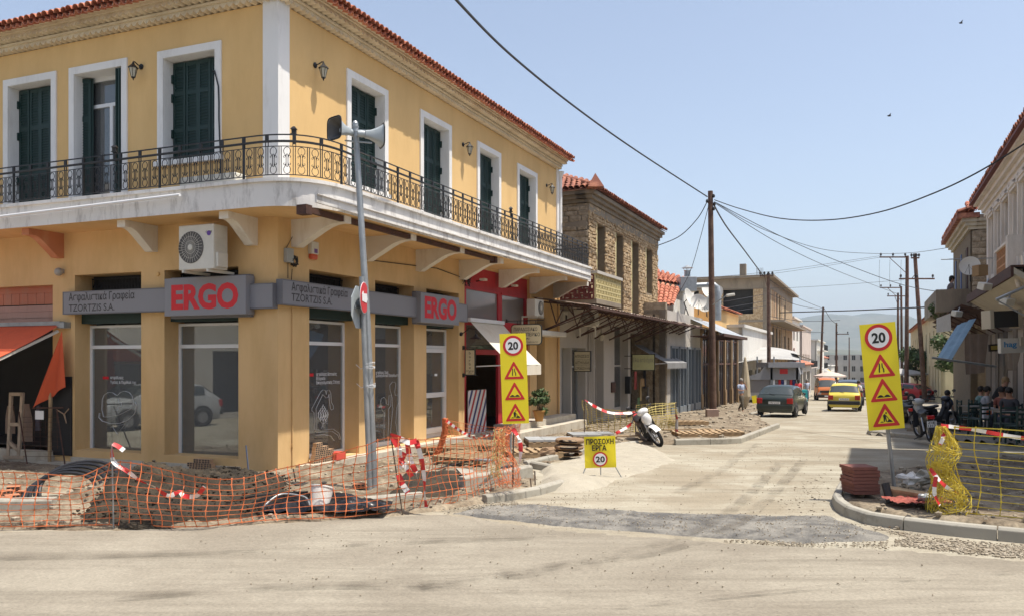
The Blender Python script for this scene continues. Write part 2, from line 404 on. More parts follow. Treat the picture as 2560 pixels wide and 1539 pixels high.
def upper_window(u):
    fr = u['fr']; lo, hi, zt, zb = u['lo'], u['hi'], u['zt'], u['zb']
    mb = MB(fr.M); 
    a, b, c = lo+BW, hi-BW, zt-BW
    zl = zb if zb > ZS1+.1 else zb
    mb.box(lo, a, .0, .035, zl-(.0), zt); mb.box(b, hi, .0, .035, zl, zt); mb.box(a, b, .0, .035, c, zt)
    rv = .004
    mb.box(a, a+rv, -.40, .0, zb, c); mb.box(b-rv, b, -.40, .0, zb, c); mb.box(a, b, -.40, .0, c-rv, c)
    sur = mb.build('window_surround', M_white, BLD)
    if zb > ZS1+.1:
        mb = MB(fr.M); mb.box(lo-.04, hi+.04, -.30, .09, zb-.09, zb); mb.build('sill', M_white, BLD)
    # inner casement
    mb = MB(fr.M); d = -.36
    mb.box(a, a+.07, d, d+.05, zb, c); mb.box(b-.07, b, d, d+.05, zb, c); mb.box(a, b, d-.001, d+.051, c-.08, c); m = (a+b)/2
    mb.box(m-.04, m+.04, d, d+.052, zb, c-.6); mb.box(a, b, d-.002, d+.053, c-.62, c-.55); mb.box(a, b, d-.001, d+.05, zb, zb+.3)
    w_ = mb.build('window', M_alu, BLD)
    mb = MB(fr.M); mb.box(a+.05, b-.05, d+.015, d+.02, zb, c-.05); mb.build('pane', M_glass, w_)
    mb = MB(fr.M); mb.box(a-.2, b+.2, d-.5, d-.45, zb-.1, c+.1); mb.build('curtain', M_room, w_)
    # shutters: four leaves hung on the outer jambs, one side carries hinges
    ds = -.26; n = 4; wl = (b-a-.02)/n
    if not u['opened']:
        for k in range(n):
            mb = MB(fr.M); L = T(a+.01+k*wl, ds + (0.012 if k % 2 else 0), 0)
            shutter_leaf(mb, wl-.006, zb+.03, c-.03, L)
            if k in (0, n-1):
                hx = a+.0 if k == 0 else b-.04
                for zz in (zb+(c-zb)*.25, zb+(c-zb)*.6, c-.42):
                    mb.box(hx-.0, hx+.04, ds+.03, ds+.09, zz, zz+.16)
            mb.build('shutter', M_green, BLD)
    else:
        for side in (0, 1):
            for k in range(2):
                x0 = a+.02 + k*.05 if side == 0 else b-.06 - k*.05
                mb = MB(fr.M)
                if side == 1: L = T(x0-.1, ds, 0) @ RZ(R(20 - 50*k)); x = wl
                else: L = T(x0, ds, 0) @ RZ(R(80 - 6*k))
                shutter_leaf(mb, wl-.01, zb+.03, c-.03, L); mb.build('shutter', M_green, BLD)
for u in UP: upper_window(u)
# balcony slab path
DLp, DRp = 0.90, 1.30
tE = FR.t(1477, DRp)
def offcorner(dl, dr):
    a = FL.p(0, dl, 0); b = FR.p(0, dr, 0); 
    # intersect a + s*uL with b + t*uR
    u, v = FL.u, FR.u; w_ = b - a; den = u.x*(-v.y) + v.x*u.y
    s = (w_.x*(-v.y) + v.x*w_.y)/den
    return a + u*s
def outer_path(inset=0.0, n=14):
    dl, dr = DLp-inset, DRp-inset
    K = offcorner(dl, dr); r = 1.15 - inset
    a = K + FL.u*r; b = K + FR.u*r
    pts = [FL.p(TL-.1, dl, 0), FL.p(7.0, dl, 0), FL.p(5, dl, 0), FL.p(3, dl, 0)]
    for i in range(n+1):
        s = i/n; pts.append(a*(1-s)**2 + K*2*s*(1-s) + b*s*s)
    # straight to the end
    e = FR.p(tE-inset, dr, 0)
    for k in range(1, 8): pts.append(b + (e-b)*k/7)
    pts.append(FR.p(tE-inset, 0, 0) if inset else FR.p(tE, 0, 0))
    return pts
op = outer_path()
def soffpoly(pts): return [(p.x, p.y) for p in pts] + [FR.p(0, 0, 0)[:2]] + [FL.p(TL-.1, 0, 0)[:2]]
mb = MB(); pl = soffpoly(op); mb.slab(pl, ZS0, ZS1-.06)
mb.cm = 0
op2 = [p + Vector(((p.x-C0[0]), (p.y-C0[1]), 0)).normalized()*0.0 for p in op]
slab = mb.build('balcony_slab', [M_slab, M_yel2], BLD)
me = slab.data
for p in me.polygons:
    if abs(p.normal.z) > .9 and p.center.z < ZS0 + .01: p.material_index = 1
def ring(pts, off):
    out = []
    for i, p in enumerate(pts):
        d = (pts[min(i+1, len(pts)-1)] - pts[max(i-1, 0)]).normalized()
        out.append(p + Vector((d.y, -d.x, 0))*off)
    return out
mb = MB()
pp = [p for p in op[:-1]]
A, B_ = ring(pp, .05), ring(pp, -.25)
for i in range(len(pp)-1):
    q = [A[i], A[i+1], B_[i+1], B_[i]]
    mb.slab([(p.x, p.y) for p in q], ZS1-.06, ZS1)
mb.build('slab_nosing', M_slab, BLD)
# marble floor strip and thin drip edge
# corbels
def corbel(fr, px, proj, m=None):
    t = fr.t(px); th = .20
    sgn = 1
    prof = [(0, ZS0), (0, ZS0-.50), (.13, ZS0-.50)]
    for k in range(9):
        s = k/8; x = .13 + (proj-.12-.13)*s
        z = ZS0-.50 + .37*math.sin(s*math.pi/2)**.85 - .025*math.sin(s*2*math.pi)
        prof.append((x, min(z, ZS0-.10)))
    prof += [(proj-.12, ZS0-.08), (proj-.12, ZS0)]
    mb = MB(fr.M @ Matrix(((0,1,0,t),(1,0,0,0),(0,0,1,0),(0,0,0,1))))
    mb.prism(prof, -th if fr is FR else 0, 0 if fr is FR else th)
    mb.build('corbel', m or M_white2, BLD)
M_white2 = stained('cream_white_corbel', (0.70, 0.66, 0.58), (0.50, 0.42, 0.32), amt=(0.5, 0.8), scale=3, fine=.06)
M_orangepaint = stained('orange_stained_paint', (0.50, 0.20, 0.10), (0.55, 0.28, 0.16), scale=3)
for px in (160, 395, 645, -90): corbel(FL, px, DLp, M_orangepaint if px in (160, -90) else None)
for px in (739, 914, 1044, 1150, 1248, 1324, 1382): corbel(FR, px+6, DRp)
# cornice: two scalloped courses under the tiles, along both fronts
def cornice(fr, t0, t1, other):
    pitch = .155; n = int((t1-t0)/pitch)
    mb = MB(fr.M)
    for (d, zb, zt, a) in ((.14, ZE-.35, ZE-.24, .065), (.33, ZE-.195, ZE-.09, .06)):
        seg = 6
        def shape(i): 
            x = t0 + (t1-t0)*i/(n*seg); ph = (i % seg)/seg
            return x, zb + a*(abs(math.sin(ph*math.pi))*-1 + 1)
        pts = [shape(i) for i in range(n*seg+1)]
        for i in range(len(pts)-1):
            (x0, z0), (x1, z1) = pts[i], pts[i+1]
            mb.add([(x0,-.1,z0),(x1,-.1,z1),(x1,d,z1),(x0,d,z0),(x0,d-.02,zt),(x1,d-.02,zt)], [(3,2,1,0),(2,3,4,5)] if False else [(0,1,2,3),(3,2,5,4)])
        mb.box(t0, t1, -.1, d+.03, zt, zt+.04)
    mb.box(t0, t1, -.1, .48, ZE-.049, ZE-.02)
    mb.build('cornice', M_cream, BLD)
cornice(FR, -.2, TR+.05, FL); cornice(FL, -.2, TL, FR)
# roof planes and tiles
roof_mb = MB(FR.M); 
P = lambda fr, t, d, z: fr.p(t, d, z)
K1 = offcorner(.52, .52)
sl_ = math.tan(R(19))
def rp(fr, t, d): q = fr.p(t, d, ZE + (0.52-d)*sl_); return q
rid = 5.2
mb = MB(); kk = Vector((K1.x, K1.y, ZE))
top = C0[0]-.5*rid, 0
apex = FR.p(0, 0, 0) + (FL.u*rid + FR.u*rid); apex.z = ZE + (rid+.5)*sl_
a1 = FR.p(TR+.15, .52, ZE); a2 = FR.p(TR+.15, -rid, apex.z); b1 = FL.p(TL, .52, ZE); b2 = FL.p(TL, -rid, apex.z)
mb.add([kk, a1, a2, apex, b1, b2], [(0,1,2,3),(0,3,5,4)])
a3 = FR.p(TR+.15, -10.2, ZE); b3 = FL.p(TL, -9.2, ZE); mb.add([a2, a3, b3, b2, apex], [(0,1,2,4),(4,2,3)])
roof = mb.build('roof', M_tile, BLD)
def tile_mesh(name, m, r0=.082, r1=.066, L=.42, th=.014, seg=7):
    mb = MB(); vs = []
    for (y, r) in ((0, r0), (L, r1)):
        for rr in (r, r-th):
            for k in range(seg+1):
                a = math.pi*k/seg; vs.append((math.cos(a)*rr, y, math.sin(a)*rr))
    n = seg+1; fs = []
    for k in range(seg):
        fs += [(k, k+1, 2*n+k+1, 2*n+k), (n+k+1, n+k, 3*n+k, 3*n+k+1), (k+1, k, n+k, n+k+1)]
    mb.add(vs, fs); return mb.mesh(name, m, smooth=True, recalc=True)
TM = tile_mesh('tile', M_tile)
TMd = tile_mesh('tile', M_tiledk)
pan_mesh = None
def tile_rows(fr, t0, t1, d0, z0, slope, rows, parent, tm, pitch=.165, cap=300, joined=True, jit=.012):
    """courses of barrel tiles: the first ones single objects, the rest one joined part"""
    n = int((t1-t0)/pitch); cnt = 0; rest = MB()
    pans = MB()
    base_v = [v.co.copy() for v in tm.vertices]; base_f = [tuple(p.vertices) for p in tm.polygons]
    for r in range(rows):
        for k in range(n+1):
            t = t0 + k*pitch + random.uniform(-jit, jit)*.6
            d = d0 - r*.33*math.cos(slope) + random.uniform(-jit, jit); z = z0 + r*.33*math.sin(slope) + .012
            q = fr.p(t, d, z); n_ = fr.n
            # local y points up the slope (inward)
            y = (-n_*math.cos(slope) + Vector((0,0,math.sin(slope)))).normalized(); x = Vector((-n_.y, n_.x, 0)) ; zz = x.cross(y)
            if zz.z < 0: x = -x; zz = -zz
            a = random.uniform(-.03, .03)
            M = Matrix(((x.x, y.x, zz.x, q.x), (x.y, y.y, zz.y, q.y), (x.z, y.z, zz.z, q.z), (0,0,0,1))) @ RZ(a)
            if cnt < cap: piece('tile', tm, parent, M); cnt += 1
            else: rest.add([M @ v for v in base_v], base_f)
            if r == 0:   # the pan tile below, concave up
                pans.add([(M @ RY(math.pi) @ T(-pitch/2, 0, .03)) @ v for v in base_v], base_f)
    mt = tm.materials[0]
    pans.build('pan_tile', mt, parent, smooth=True, kind='stuff')
    if rest.v: rest.build('upper_tiles', mt, parent, smooth=True, kind='stuff')
tile_rows(FR, -.45, TR+.1, .58, ZE-.02, R(19), 2, roof, TM, cap=100)
tile_rows(FL, -.45, TL, .58, ZE-.02, R(19), 2, roof, TM, cap=75)
# railing
rail = thing('railing', None, None); 
COL.objects.unlink(rail); bpy.data.objects.remove(rail)
rp_ = outer_path(.07, 16)
def resample(pts, step):
    out = [pts[0].copy()]; acc = 0; res = [(pts[0].copy(), (pts[1]-pts[0]).normalized())]
    d = step
    for i in range(len(pts)-1):
        a, b = pts[i], pts[i+1]; L = (b-a).length; s = d
        while s <= L:
            res.append((a+(b-a)*(s/L), (b-a).normalized())); s += step
        d = s - L
    return res
mb = MB()
def zline(z, pts): return [Vector((p.x, p.y, z)) for p in pts]
mb.tube(zline(ZS1+.745, rp_), .014, 4); mb.tube(zline(ZS1+.635, rp_), .022, 6); mb.tube(zline(ZS1+.55, rp_), .009, 4); mb.tube(zline(ZS1+.07, rp_), .010, 4)
railing = mb.build('railing', M_iron, BLD)
# one scroll motif
def motif_mesh():
    mb = MB(); r = .0065
    def arc(cx, cz, rr, a0, a1, n=12, k=1.0): return [(cx+rr*math.cos(R(a0+(a1-a0)*i/n)), 0, cz+rr*k*math.sin(R(a0+(a1-a0)*i/n))) for i in range(n+1)]
    for s in (1, -1):
        zc = .31 + s*.155
        pts = [(-.015, 0, .31+s*.05), (-.028, 0, .31+s*.085)] + [(-.058*math.cos(a), 0, zc + s*.07*math.sin(a)) for a in [R(x) for x in range(-20, 201, 22)]] + [(.028, 0, .31+s*.085), (.015, 0, .31+s*.05)]
        mb.tube(pts, r, 4, cap=False)
        for sx in (1, -1):
            sp = [(sx*(.012 + .0), 0, .31+s*.06)]
            for i in range(9):
                a = R(200 - i*38); rr = .024*(1-i*.07)
                sp.append((sx*(.045 + rr*math.cos(a)), 0, .31 + s*(.058) + s*rr*math.sin(a)))
            mb.tube(sp, .0055, 4, cap=False)
    mb.tube([(-.012,0,.21),(-.016,0,.24),(-.016,0,.38),(-.012,0,.41),(0,0,.42),(.012,0,.41),(.016,0,.38),(.016,0,.24),(.012,0,.21),(0,0,.20)], .0065, 4, closed=True)
    mb.tube([(0,0,.42),(0,0,.55)], .001, 3)
    return mb.mesh('scroll_motif', M_iron)
MO = motif_mesh()
bar = MB(); bar.box(-.006, .006, -.006, .006, .07, .55); bar.box(.030, .042, -.006, .006, .07, .55); BAR = bar.mesh('baluster', M_iron)
st = MB(); st.box(-.030, -.018, -.007, .007, .55, .745); st.box(.018, .030, -.007, .007, .55, .745); st.box(-.03, .03, -.012, .012, .64, .75); STU = st.mesh('baluster', M_iron)
po = MB(); po.box(-.016, .016, -.016, .016, -.02, .745); POST = po.mesh('post', M_iron)
PITCH = .235
for i, (p, d) in enumerate(resample(rp_, PITCH)):
    M = T(p.x, p.y, ZS1) @ RZ(math.atan2(d.y, d.x))
    if i % 8 == 4: piece('post', POST, railing, M)
    else: piece('baluster', BAR, railing, M @ T(-.018, 0, 0))
    piece('scroll_motif', MO, railing, M @ T(PITCH/2, 0, 0))
    if i % 2 == 0: piece('stanchion', STU, railing, M)
# ------------------------------------------------------------------ shop windows, signs and fittings of the corner building
def textfit(s, fr, pa, pb, z0, cap, d, m, parent, bold=0.0, name='lettering'):
    """lettering that starts at facade position under pixel column pa and ends under pb (d metres out), baseline z0"""
    ta, tb = fr.t(pa, d), fr.t(pb, d); w = abs(tb-ta)
    o = text(s, 1.0, I4, m, name, None, bold, 0.0)
    xs = [v.co.x for v in o.data.vertices]; k = w/(max(xs)-min(xs)); x0 = min(xs)
    kz = cap/0.72
    M = reader(fr, ta, d, z0) @ Matrix.Diagonal((k, 1, kz, 1)) @ T(-x0, 0, 0)
    inv = WM[parent.name].inverted() if parent else I4
    o.data.transform(inv @ M); 
    if parent: o.parent = parent
    return o
def label_on(s, M, w, cap, m, parent, bold=0.0, align=0):
    o = text(s, 1.0, I4, m, 'lettering', None, bold, 0.0)
    xs = [v.co.x for v in o.data.vertices]; k = w/(max(xs)-min(xs)); x0 = min(xs)
    inv = WM[parent.name].inverted() if parent else I4
    o.data.transform(inv @ M @ Matrix.Diagonal((k, 1, cap/0.72, 1)) @ T(-x0, 0, 0)); 
    if parent: o.parent = parent
    return o
def shopwin(fr, h, zf, ztr, door=False):
    lo, hi, z0, z1 = h; d = -.42; fw = .055
    # dark transom with a wrought grille behind the sign, roller box, aluminium frame, glass
    mb = MB(fr.M); mb.box(lo, hi, d+.02, d+.26, zf+.03, zf+.40); mb.build('roller_box', M_green, BLD)
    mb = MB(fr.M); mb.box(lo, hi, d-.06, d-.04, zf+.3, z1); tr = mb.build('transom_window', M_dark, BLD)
    mb = MB(fr.M); zg = z1 - .04; n = int((hi-lo)/.085)
    for k in range(n+1):
        t = lo + .02 + (hi-lo-.04)*k/n
        mb.box(t-.006, t+.006, d, d+.012, zf+.4, zg)
        if k < n: mb.tube([(t+.005, d+.006, zg-.22), (t+(hi-lo)/n*.5, d+.006, zg-.10), (t+(hi-lo)/n-.005, d+.006, zg-.22)], .006, 4)
    mb.box(lo, hi, d, d+.014, zg-.02, zg); mb.box(lo, hi, d, d+.014, zg-.26, zg-.245); mb.build('grille', M_iron, BLD)
    mb = MB(fr.M)
    mb.box(lo, lo+fw, d, d+.06, z0, zf); mb.box(hi-fw, hi, d, d+.06, z0, zf)
    mb.box(lo+fw, hi-fw, d, d+.06, zf-.05, zf); mb.box(lo+fw, hi-fw, d, d+.06, z0, z0+.09); mb.box(lo+fw, hi-fw, d-.002, d+.062, ztr-.035, ztr+.035)
    if door:
        m = lo + .10
        for (x0, x1, a, b) in ((lo+fw+.01, lo+fw+.11, z0+.1, ztr-.04), (hi-fw-.10, hi-fw-.0, z0+.1, ztr-.04)): mb.box(x0, x1, d+.01, d+.085, a, b)
        mb.box(lo+.16, hi-.15, d+.01, d+.085, ztr-.14, ztr-.04); mb.box(lo+.16, hi-.15, d+.01, d+.085, z0+.1, z0+.24); mb.box(lo+.16, hi-.15, d+.012, d+.09, z0+1.0, z0+1.12)
        w_ = mb.build('door' , M_alu, BLD)
        mb = MB(fr.M); mb.box(lo+.09, lo+.12, d+.09, d+.14, z0+.95, z0+1.1); mb.box(lo+.09, lo+.20, d+.12, d+.14, z0+1.02, z0+1.05); mb.build('handle', M_iron, w_)
    else: w_ = mb.build('shop_window', M_alu, BLD)
    mb = MB(fr.M); mb.box(lo+fw, hi-fw, d+.022, d+.030, z0+.09, ztr-.03); mb.build('pane', M_glass, w_)
    mb = MB(fr.M); mb.box(lo+fw, hi-fw, d+.022, d+.030, ztr+.03, zf-.05); mb.build('pane', M_glass, w_)
    return w_
zfL = FL.tz(353, 811, -.42)[1]; ztL = FL.tz(353, 866, -.42)[1]
GL = [(a, b, .12, d) for a, b, c, d in GL]
zfR = FR.tz(773, 800, -.42)[1]; ztR = FR.tz(773, 857, -.42)[1]
SW = [shopwin(FL, (g[0], g[1], .20, g[3]), zfL, ztL) for g in GL]
SWR = [shopwin(FR, g, zfR, ztR, k == 2) for k, g in enumerate(GR)]
# fill under the left windows is the wall hole bottom; marble thresholds and the long step
mb = MB(FL.M)
mb.box(.35, 5.95, 0, .22, -.2, .10); mb.box(GL[0][0]-.06, GL[0][1]+.06, -.44, .05, .10, .199); mb.box(GL[1][0]-.06, GL[1][1]+.06, -.44, .05, .10, .199)
mb.build('step', M_marble, BLD)
k = .45
mb = MB(FR.M); n = 9
for i in range(n):
    a = .5 + (9.6-.5)*i/n; b = .5 + (9.6-.5)*(i+1)/n - .006
    mb.box(a, b, 0, .27, -.2, .205 - .0)
mb.build('step', M_marble, BLD, bevel=.006)
# printed film on the panes
def ribbon(fr, pts, r, d, par, m=M_decal):
    mb = MB(fr.M); mb.tube([(t, d, z) for t, z in pts], r, 4, cap=False, flat=(1, .25)); return mb.build('film_drawing', m, par)
def pxs(fr, L, d): return [fr.tz(x, y, d) for x, y in L]
dz = -.385
z3 = lambda x, y: (x/3.0914, 900 + y/3.0914)
z6 = lambda x, y: (600 + x/3.0914, 900 + y/3.0914)
heart = [z3(*p) for p in [(800,435),(787,380),(790,300),(805,265),(835,246),(870,248),(905,272),(930,245),(965,235),(1000,248),(1022,275),(1033,320),(1030,350),(1000,380),(920,420),(830,436),(800,435)]]
ribbon(FL, pxs(FL, heart, dz), .008, dz, SW[0])
ribbon(FL, pxs(FL, [z3(*p) for p in [(768,405),(764,440),(790,468),(850,486),(920,486),(990,460),(1040,410),(1060,350),(1045,320)]], dz), .012, dz, SW[0])
ribbon(FL, pxs(FL, [z3(*p) for p in [(880,385),(912,385),(912,355),(938,355),(938,322),(915,320),(915,298),(890,298)]], dz), .006, dz, SW[0])
ribbon(FL, pxs(FL, [z3(*p) for p in [(865,512),(968,490),(905,568),(872,516)]], dz), .005, dz, SW[0])
def redmark(fr, a, b, par):
    (t0, z0), (t1, z1) = fr.tz(*a, dz), fr.tz(*b, dz); mb = MB(fr.M); mb.box(min(t0,t1), max(t0,t1), dz-.002, dz+.002, min(z0,z1), max(z0,z1)); mb.build('red_mark', M_red, par)
redmark(FL, z3(795,124), z3(840,145), SW[0])
for s, a, b, y, c in (('ασφάλειες', 852, 953, 142, .06), ('Υγείας & Περίθαλψης', 852, 1052, 178, .06)):
    textfit(s, FL, z3(a,0)[0], z3(b,0)[0], FL.tz(*z3(a, y), dz)[1], c, dz, M_decal, SW[0], .01)
redmark(FR, z6(537,100), z6(568,122), SWR[0])
for s, a, b, y in (('ασφάλειες Κατοικίας', 590, 748, 118), ('Εξοχικού', 590, 658, 150), ('Επαγγελματικής Στέγης', 590, 772, 183)):
    textfit(s, FR, z6(a,0)[0], z6(b,0)[0], FR.tz(*z6(a, y), dz)[1], .065, dz, M_decal, SWR[0], .01)
for s, a, b, y in (('ασφάλειες Ζωής', 1050, 1147, 104), ('Συνταξιοδοτικά Προγράμματα', 1050, 1228, 128)):
    textfit(s, FR, z6(a,0)[0], z6(b,0)[0], FR.tz(*z6(a, y), dz)[1], .065, dz, M_decal, SWR[1], .01)
house = [(590,540),(575,530),(572,400),(556,390),(556,370),(625,240),(640,226),(660,232),(668,262),(672,230),(690,228),(702,250),(706,320),(722,350),(722,375),(705,382),(698,365),(690,300),(688,260),(680,285),(665,288),(640,262),(588,370),(590,535),(640,535),(720,528),(765,560),(780,610),(768,608),(755,575),(715,548),(600,556),(578,545)]
ribbon(FR, pxs(FR, [z6(*p) for p in house], dz), .006, dz, SWR[0])
ribbon(FR, pxs(FR, [z6(*p) for p in [(585,577),(650,572),(700,582),(728,620)]], dz), .012, dz, SWR[0])
ribbon(FR, pxs(FR, [z6(*p) for p in [(630,525),(640,490),(615,465),(640,490),(650,455),(642,490),(675,465),(645,490),(650,525)]], dz), .006, dz, SWR[0])
mb = MB(FR.M); rr = random.Random(3)
for i in range(9):
    wd = [1, 2, 3, 4, 5, 5, 5, 4, 3][i]
    for j in range(wd):
        t, z = FR.tz(*z6(642 + (j-(wd-1)/2)*18 + (i % 2)*2, 348 + i*14), dz)
        mb.prism([(t-.012, z-.022), (t+.004, z-.022), (t+.014, z+.022), (t-.002, z+.022)], dz-.002, dz+.002)
mb.build('film_drawing', M_decal, SWR[0])
for pts in ([(1115,655),(1112,520),(1115,400),(1098,385),(1086,330),(1092,295),(1112,283),(1128,300),(1130,330),(1148,345),(1152,270),(1168,264),(1166,350),(1150,370),(1148,500),(1140,650)],
            [(1160,650),(1168,500),(1180,380),(1178,290),(1160,230),(1158,190),(1178,165),(1202,170),(1204,190),(1196,240),(1200,270),(1228,265),(1236,300),(1212,360),(1205,480),(1220,610)]):
    ribbon(FR, pxs(FR, [z6(*p) for p in pts], dz), .0055, dz, SWR[1])
mb = MB(FR.M); t, z = FR.tz(1094, 936, dz+.1); mb.box(t-.07, t+.07, -.335, -.333, z-.03, z+.03); mb.build('paper_notice', M_decal, SWR[2])
# desk and swivel chair inside the second window
def office_chair(M):
    t = thing('office_chair', 'dark office chair standing inside the insurance shop behind the right window of the shaded front', 'chair', M=M)
    mb = MB(M); mb.box(-.24,.24,-.24,.24,.45,.53); mb.build('seat', M_iron, t, bevel=.03)
    mb = MB(M); mb.box(-.22,.22,.2,.26,.6,1.05); mb.build('backrest', M_iron, t, bevel=.03)
    mb = MB(M); mb.tube([(0,0,.08),(0,0,.45)], .03, 6); [mb.beam((0,0,.1),(.3*math.cos(a),.3*math.sin(a),.05),.04,.03) for a in [k*1.2566 for k in range(5)]]; mb.build('base', M_iron, t)
q = FL.p(2.0, -1.9, .2); office_chair(T(*q) @ RZ(.6))
dk = thing('office_desk', 'dark desk with papers inside the insurance shop on the shaded front', 'desk', tuple(FL.p(2.2, -2.9, .2)))
mb = MB(FL.M); mb.box(1.3, 3.0, -3.3, -2.6, .92, .96); mb.build('desk_top', M_wood, dk); 
for a in (1.33, 2.95):
    mb = MB(FL.M); mb.box(a-.03, a+.02, -3.28, -2.62, .2, .92); mb.build('side_panel', M_dark, dk)
mb = MB(FL.M); mb.box(1.6, 1.9, -2.95, -2.75, .96, .985); mb.box(2.5, 2.72, -3.0, -2.8, .96, .98); mb.build('papers', M_decal, dk)
# signs
def shop_sign(fr, bar, box, lt, ergo, label):
    """bar: px0, ytop0, ybot0, px1 ; box: px0, px1, ytop, ybot at px0"""
    d = .14
    t0, za = fr.tz(bar[0], bar[1], d); _, zb = fr.tz(bar[0], bar[2], d); t1 = fr.t(bar[3], d)
    th = thing('shop_sign', label, 'shop sign', tuple(fr.p(t0, 0, zb)))
    lo, hi = min(t0, t1), max(t0, t1)
    b0, zc = fr.tz(box[0], box[2], d+.12); _, zd = fr.tz(box[0], box[3], d+.12); b1 = fr.t(box[1], d+.12); bl, bh = min(b0, b1), max(b0, b1)
    for x0, x1 in ((lo, bl), (bh, hi)): mb = MB(fr.M); mb.box(x0+.02, x1-.0, d-.02, d, zb+.02, za-.02); mb.build('panel', M_sign, th)
    mb = MB(fr.M)
    mb.box(lo, hi, .01, d-.02, zb, za)
    for x0, x1 in ((lo, bl), (bh, hi)):
        mb.box(x0, x1, d-.02, d+.006, za-.02, za); mb.box(x0, x1, d-.02, d+.006, zb, zb+.02)
    mb.box(lo, lo+.02, d-.02, d+.006, zb+.02, za-.02); mb.box(hi-.02, hi, d-.02, d+.006, zb+.02, za-.02)
    mb.build('frame', M_signd, th)
    mb = MB(fr.M); mb.box(bl, bh, .02, d+.12, zd, zc); bx = mb.build('letter_box', M_sign, th, bevel=.006)
    mb = MB(fr.M); mb.box(bl+.02, bh-.02, .02, .12, zd-.04, zc+.03); mb.build('backing', M_signd, th)
    return th, bx, d, (za, zb, zc, zd)
s1, b1, d1, z1_ = shop_sign(FL, (157, 729.8, 785.7, 683), (411, 614, 697.4, 790), None, None, 'grey insurance sign with big red letters on the shaded left front below the air conditioner')
textfit('Ασφαλιστικά Γραφεία', FL, 172, 336, FL.tz(172, 752, .145)[1], .15, d1+.002, M_char, s1, .012)
textfit('TZORTZIS S.A.', FL, 172, 286, FL.tz(172, 778.5, .145)[1], .145, d1+.002, M_char, s1, .01)
textfit('ERGO', FL, 428, 595.5, FL.tz(428, 771, .26)[1], .43, d1+.123, M_red, s1, .045)
s2, b2, d2, z2_ = shop_sign(FR, (705, 697, 761, 1169), (1052, 1148, 730, 804.5), None, None, 'grey insurance sign with red letters on the sunny right front, above three shop bays')
textfit('Ασφαλιστικά Γραφεία', FR, 729, 869, FR.tz(729, 726, .145)[1], .15, d2+.002, M_char, s2, .012)
textfit('TZORTZIS S.A.', FR, 729, 830.5, FR.tz(729, 751.5, .145)[1], .145, d2+.002, M_char, s2, .01)
textfit('ERGO', FR, 1062, 1141.5, FR.tz(1062, 790.5, .26)[1], .47, d2+.123, M_red, s2, .045)
# ------------------------------------------------------------------ air conditioners
M_fan = mat('fan_grey', (0.10, 0.095, 0.09), 0.6, 0.1, 8)
def ac_unit(fr, t, z, w, h, dep, off, label, logo=None, flip=False):
    th = thing('air_conditioner', label, 'air conditioner', tuple(fr.p(t, 0, z)), group='outdoor air conditioning units on the facades')
    mb = MB(fr.M); mb.box(t, t+w, off, off+dep, z, z+h); mb.build('casing', M_plastic, th, bevel=.015)
    cx = t + (w*.64 if not flip else w*.36) ; r = min(w*.36, h*.42); D = off+dep; cz = z+h/2
    L = T(cx, D, cz) @ RX(R(-90))
    mb = MB(fr.M); mb.lathe([(r, .002), (r*.98, .012), (r*.9, .014), (r*.9, .004)], 24, L, cap=False); mb.lathe([(r*.9, .003), (0.001, .003)], 24, L, cap=False); fa = mb.build('fan', M_fan, th)
    mb = MB(fr.M)
    for k in range(28):
        a = 2*math.pi*k/28; mb.beam((cx+.05*math.cos(a), D+.022, cz+.05*math.sin(a)), (cx+r*.95*math.cos(a+.25), D+.018, cz+r*.95*math.sin(a+.25)), .004, .004)
    for q in (.4, .68): mb.tube([(cx+r*q*math.cos(a), D+.021, cz+r*q*math.sin(a)) for a in [2*math.pi*i/20 for i in range(20)]], .003, 3, closed=True)
    mb.lathe([(.05, 0), (.05, .03), (0.001, .034)], 12, L, cap=False); mb.build('grille', M_plastic, th)
    mb = MB(fr.M); 
    for tt in (t+w*.12, t+w*.82): mb.box(tt, tt+.04, 0, off+dep+.03, z-.05, z-.001); mb.box(tt, tt+.04, 0.0, .03, z-.35, z-.05)
    mb.build('bracket', M_plastic, th)
    mb = MB(fr.M); s = t if (fr is FL and not flip) else t+w-.12
    side = t-.05 if fr is FL else t+w
    mb.box(side, side+.05, off+.05, off+dep-.05, z+.04, z+.30); mb.build('pipe_cover', M_plastic, th, bevel=.01)
    mb = MB(fr.M); s0 = t-.012 if fr is FL else t+w+.002
    for k in range(5): mb.box(s0, s0+.010, off+.05, off+dep-.04, z+.36+k*.05, z+.375+k*.05)
    mb.build('louvre', M_plastic, th)
    if logo: textfit(logo, fr, *logo_px, z+h*.80, .035, D+.003, M_char, th, .02)
    return th
tA = FL.t(536, .62); logo_px = (514, 530)
ac1 = ac_unit(FL, tA, FL.tz(536, 672, .62)[1], .80, .80, .36, .28, 'large air conditioner under the balcony above the grey sign on the shaded front', 'GREE')
z = FL.tz(520, 583, .64)[1]
mb = MB(FL.M); mb.lathe([(.045, 0), (.045, .004), (.001, .004)], 16, T(FL.t(522, .645), .643, z) @ RX(R(-90)), cap=False); mb.build('emblem', mat('violet_print', (.12, .05, .3), .5, 0), ac1)
tB = FR.t(1331, .35)
ac_unit(FR, tB-.1, FR.tz(1331, 788, .4)[1], .72, .50, .28, .2, 'small off white air conditioner beside the red barber shop front')
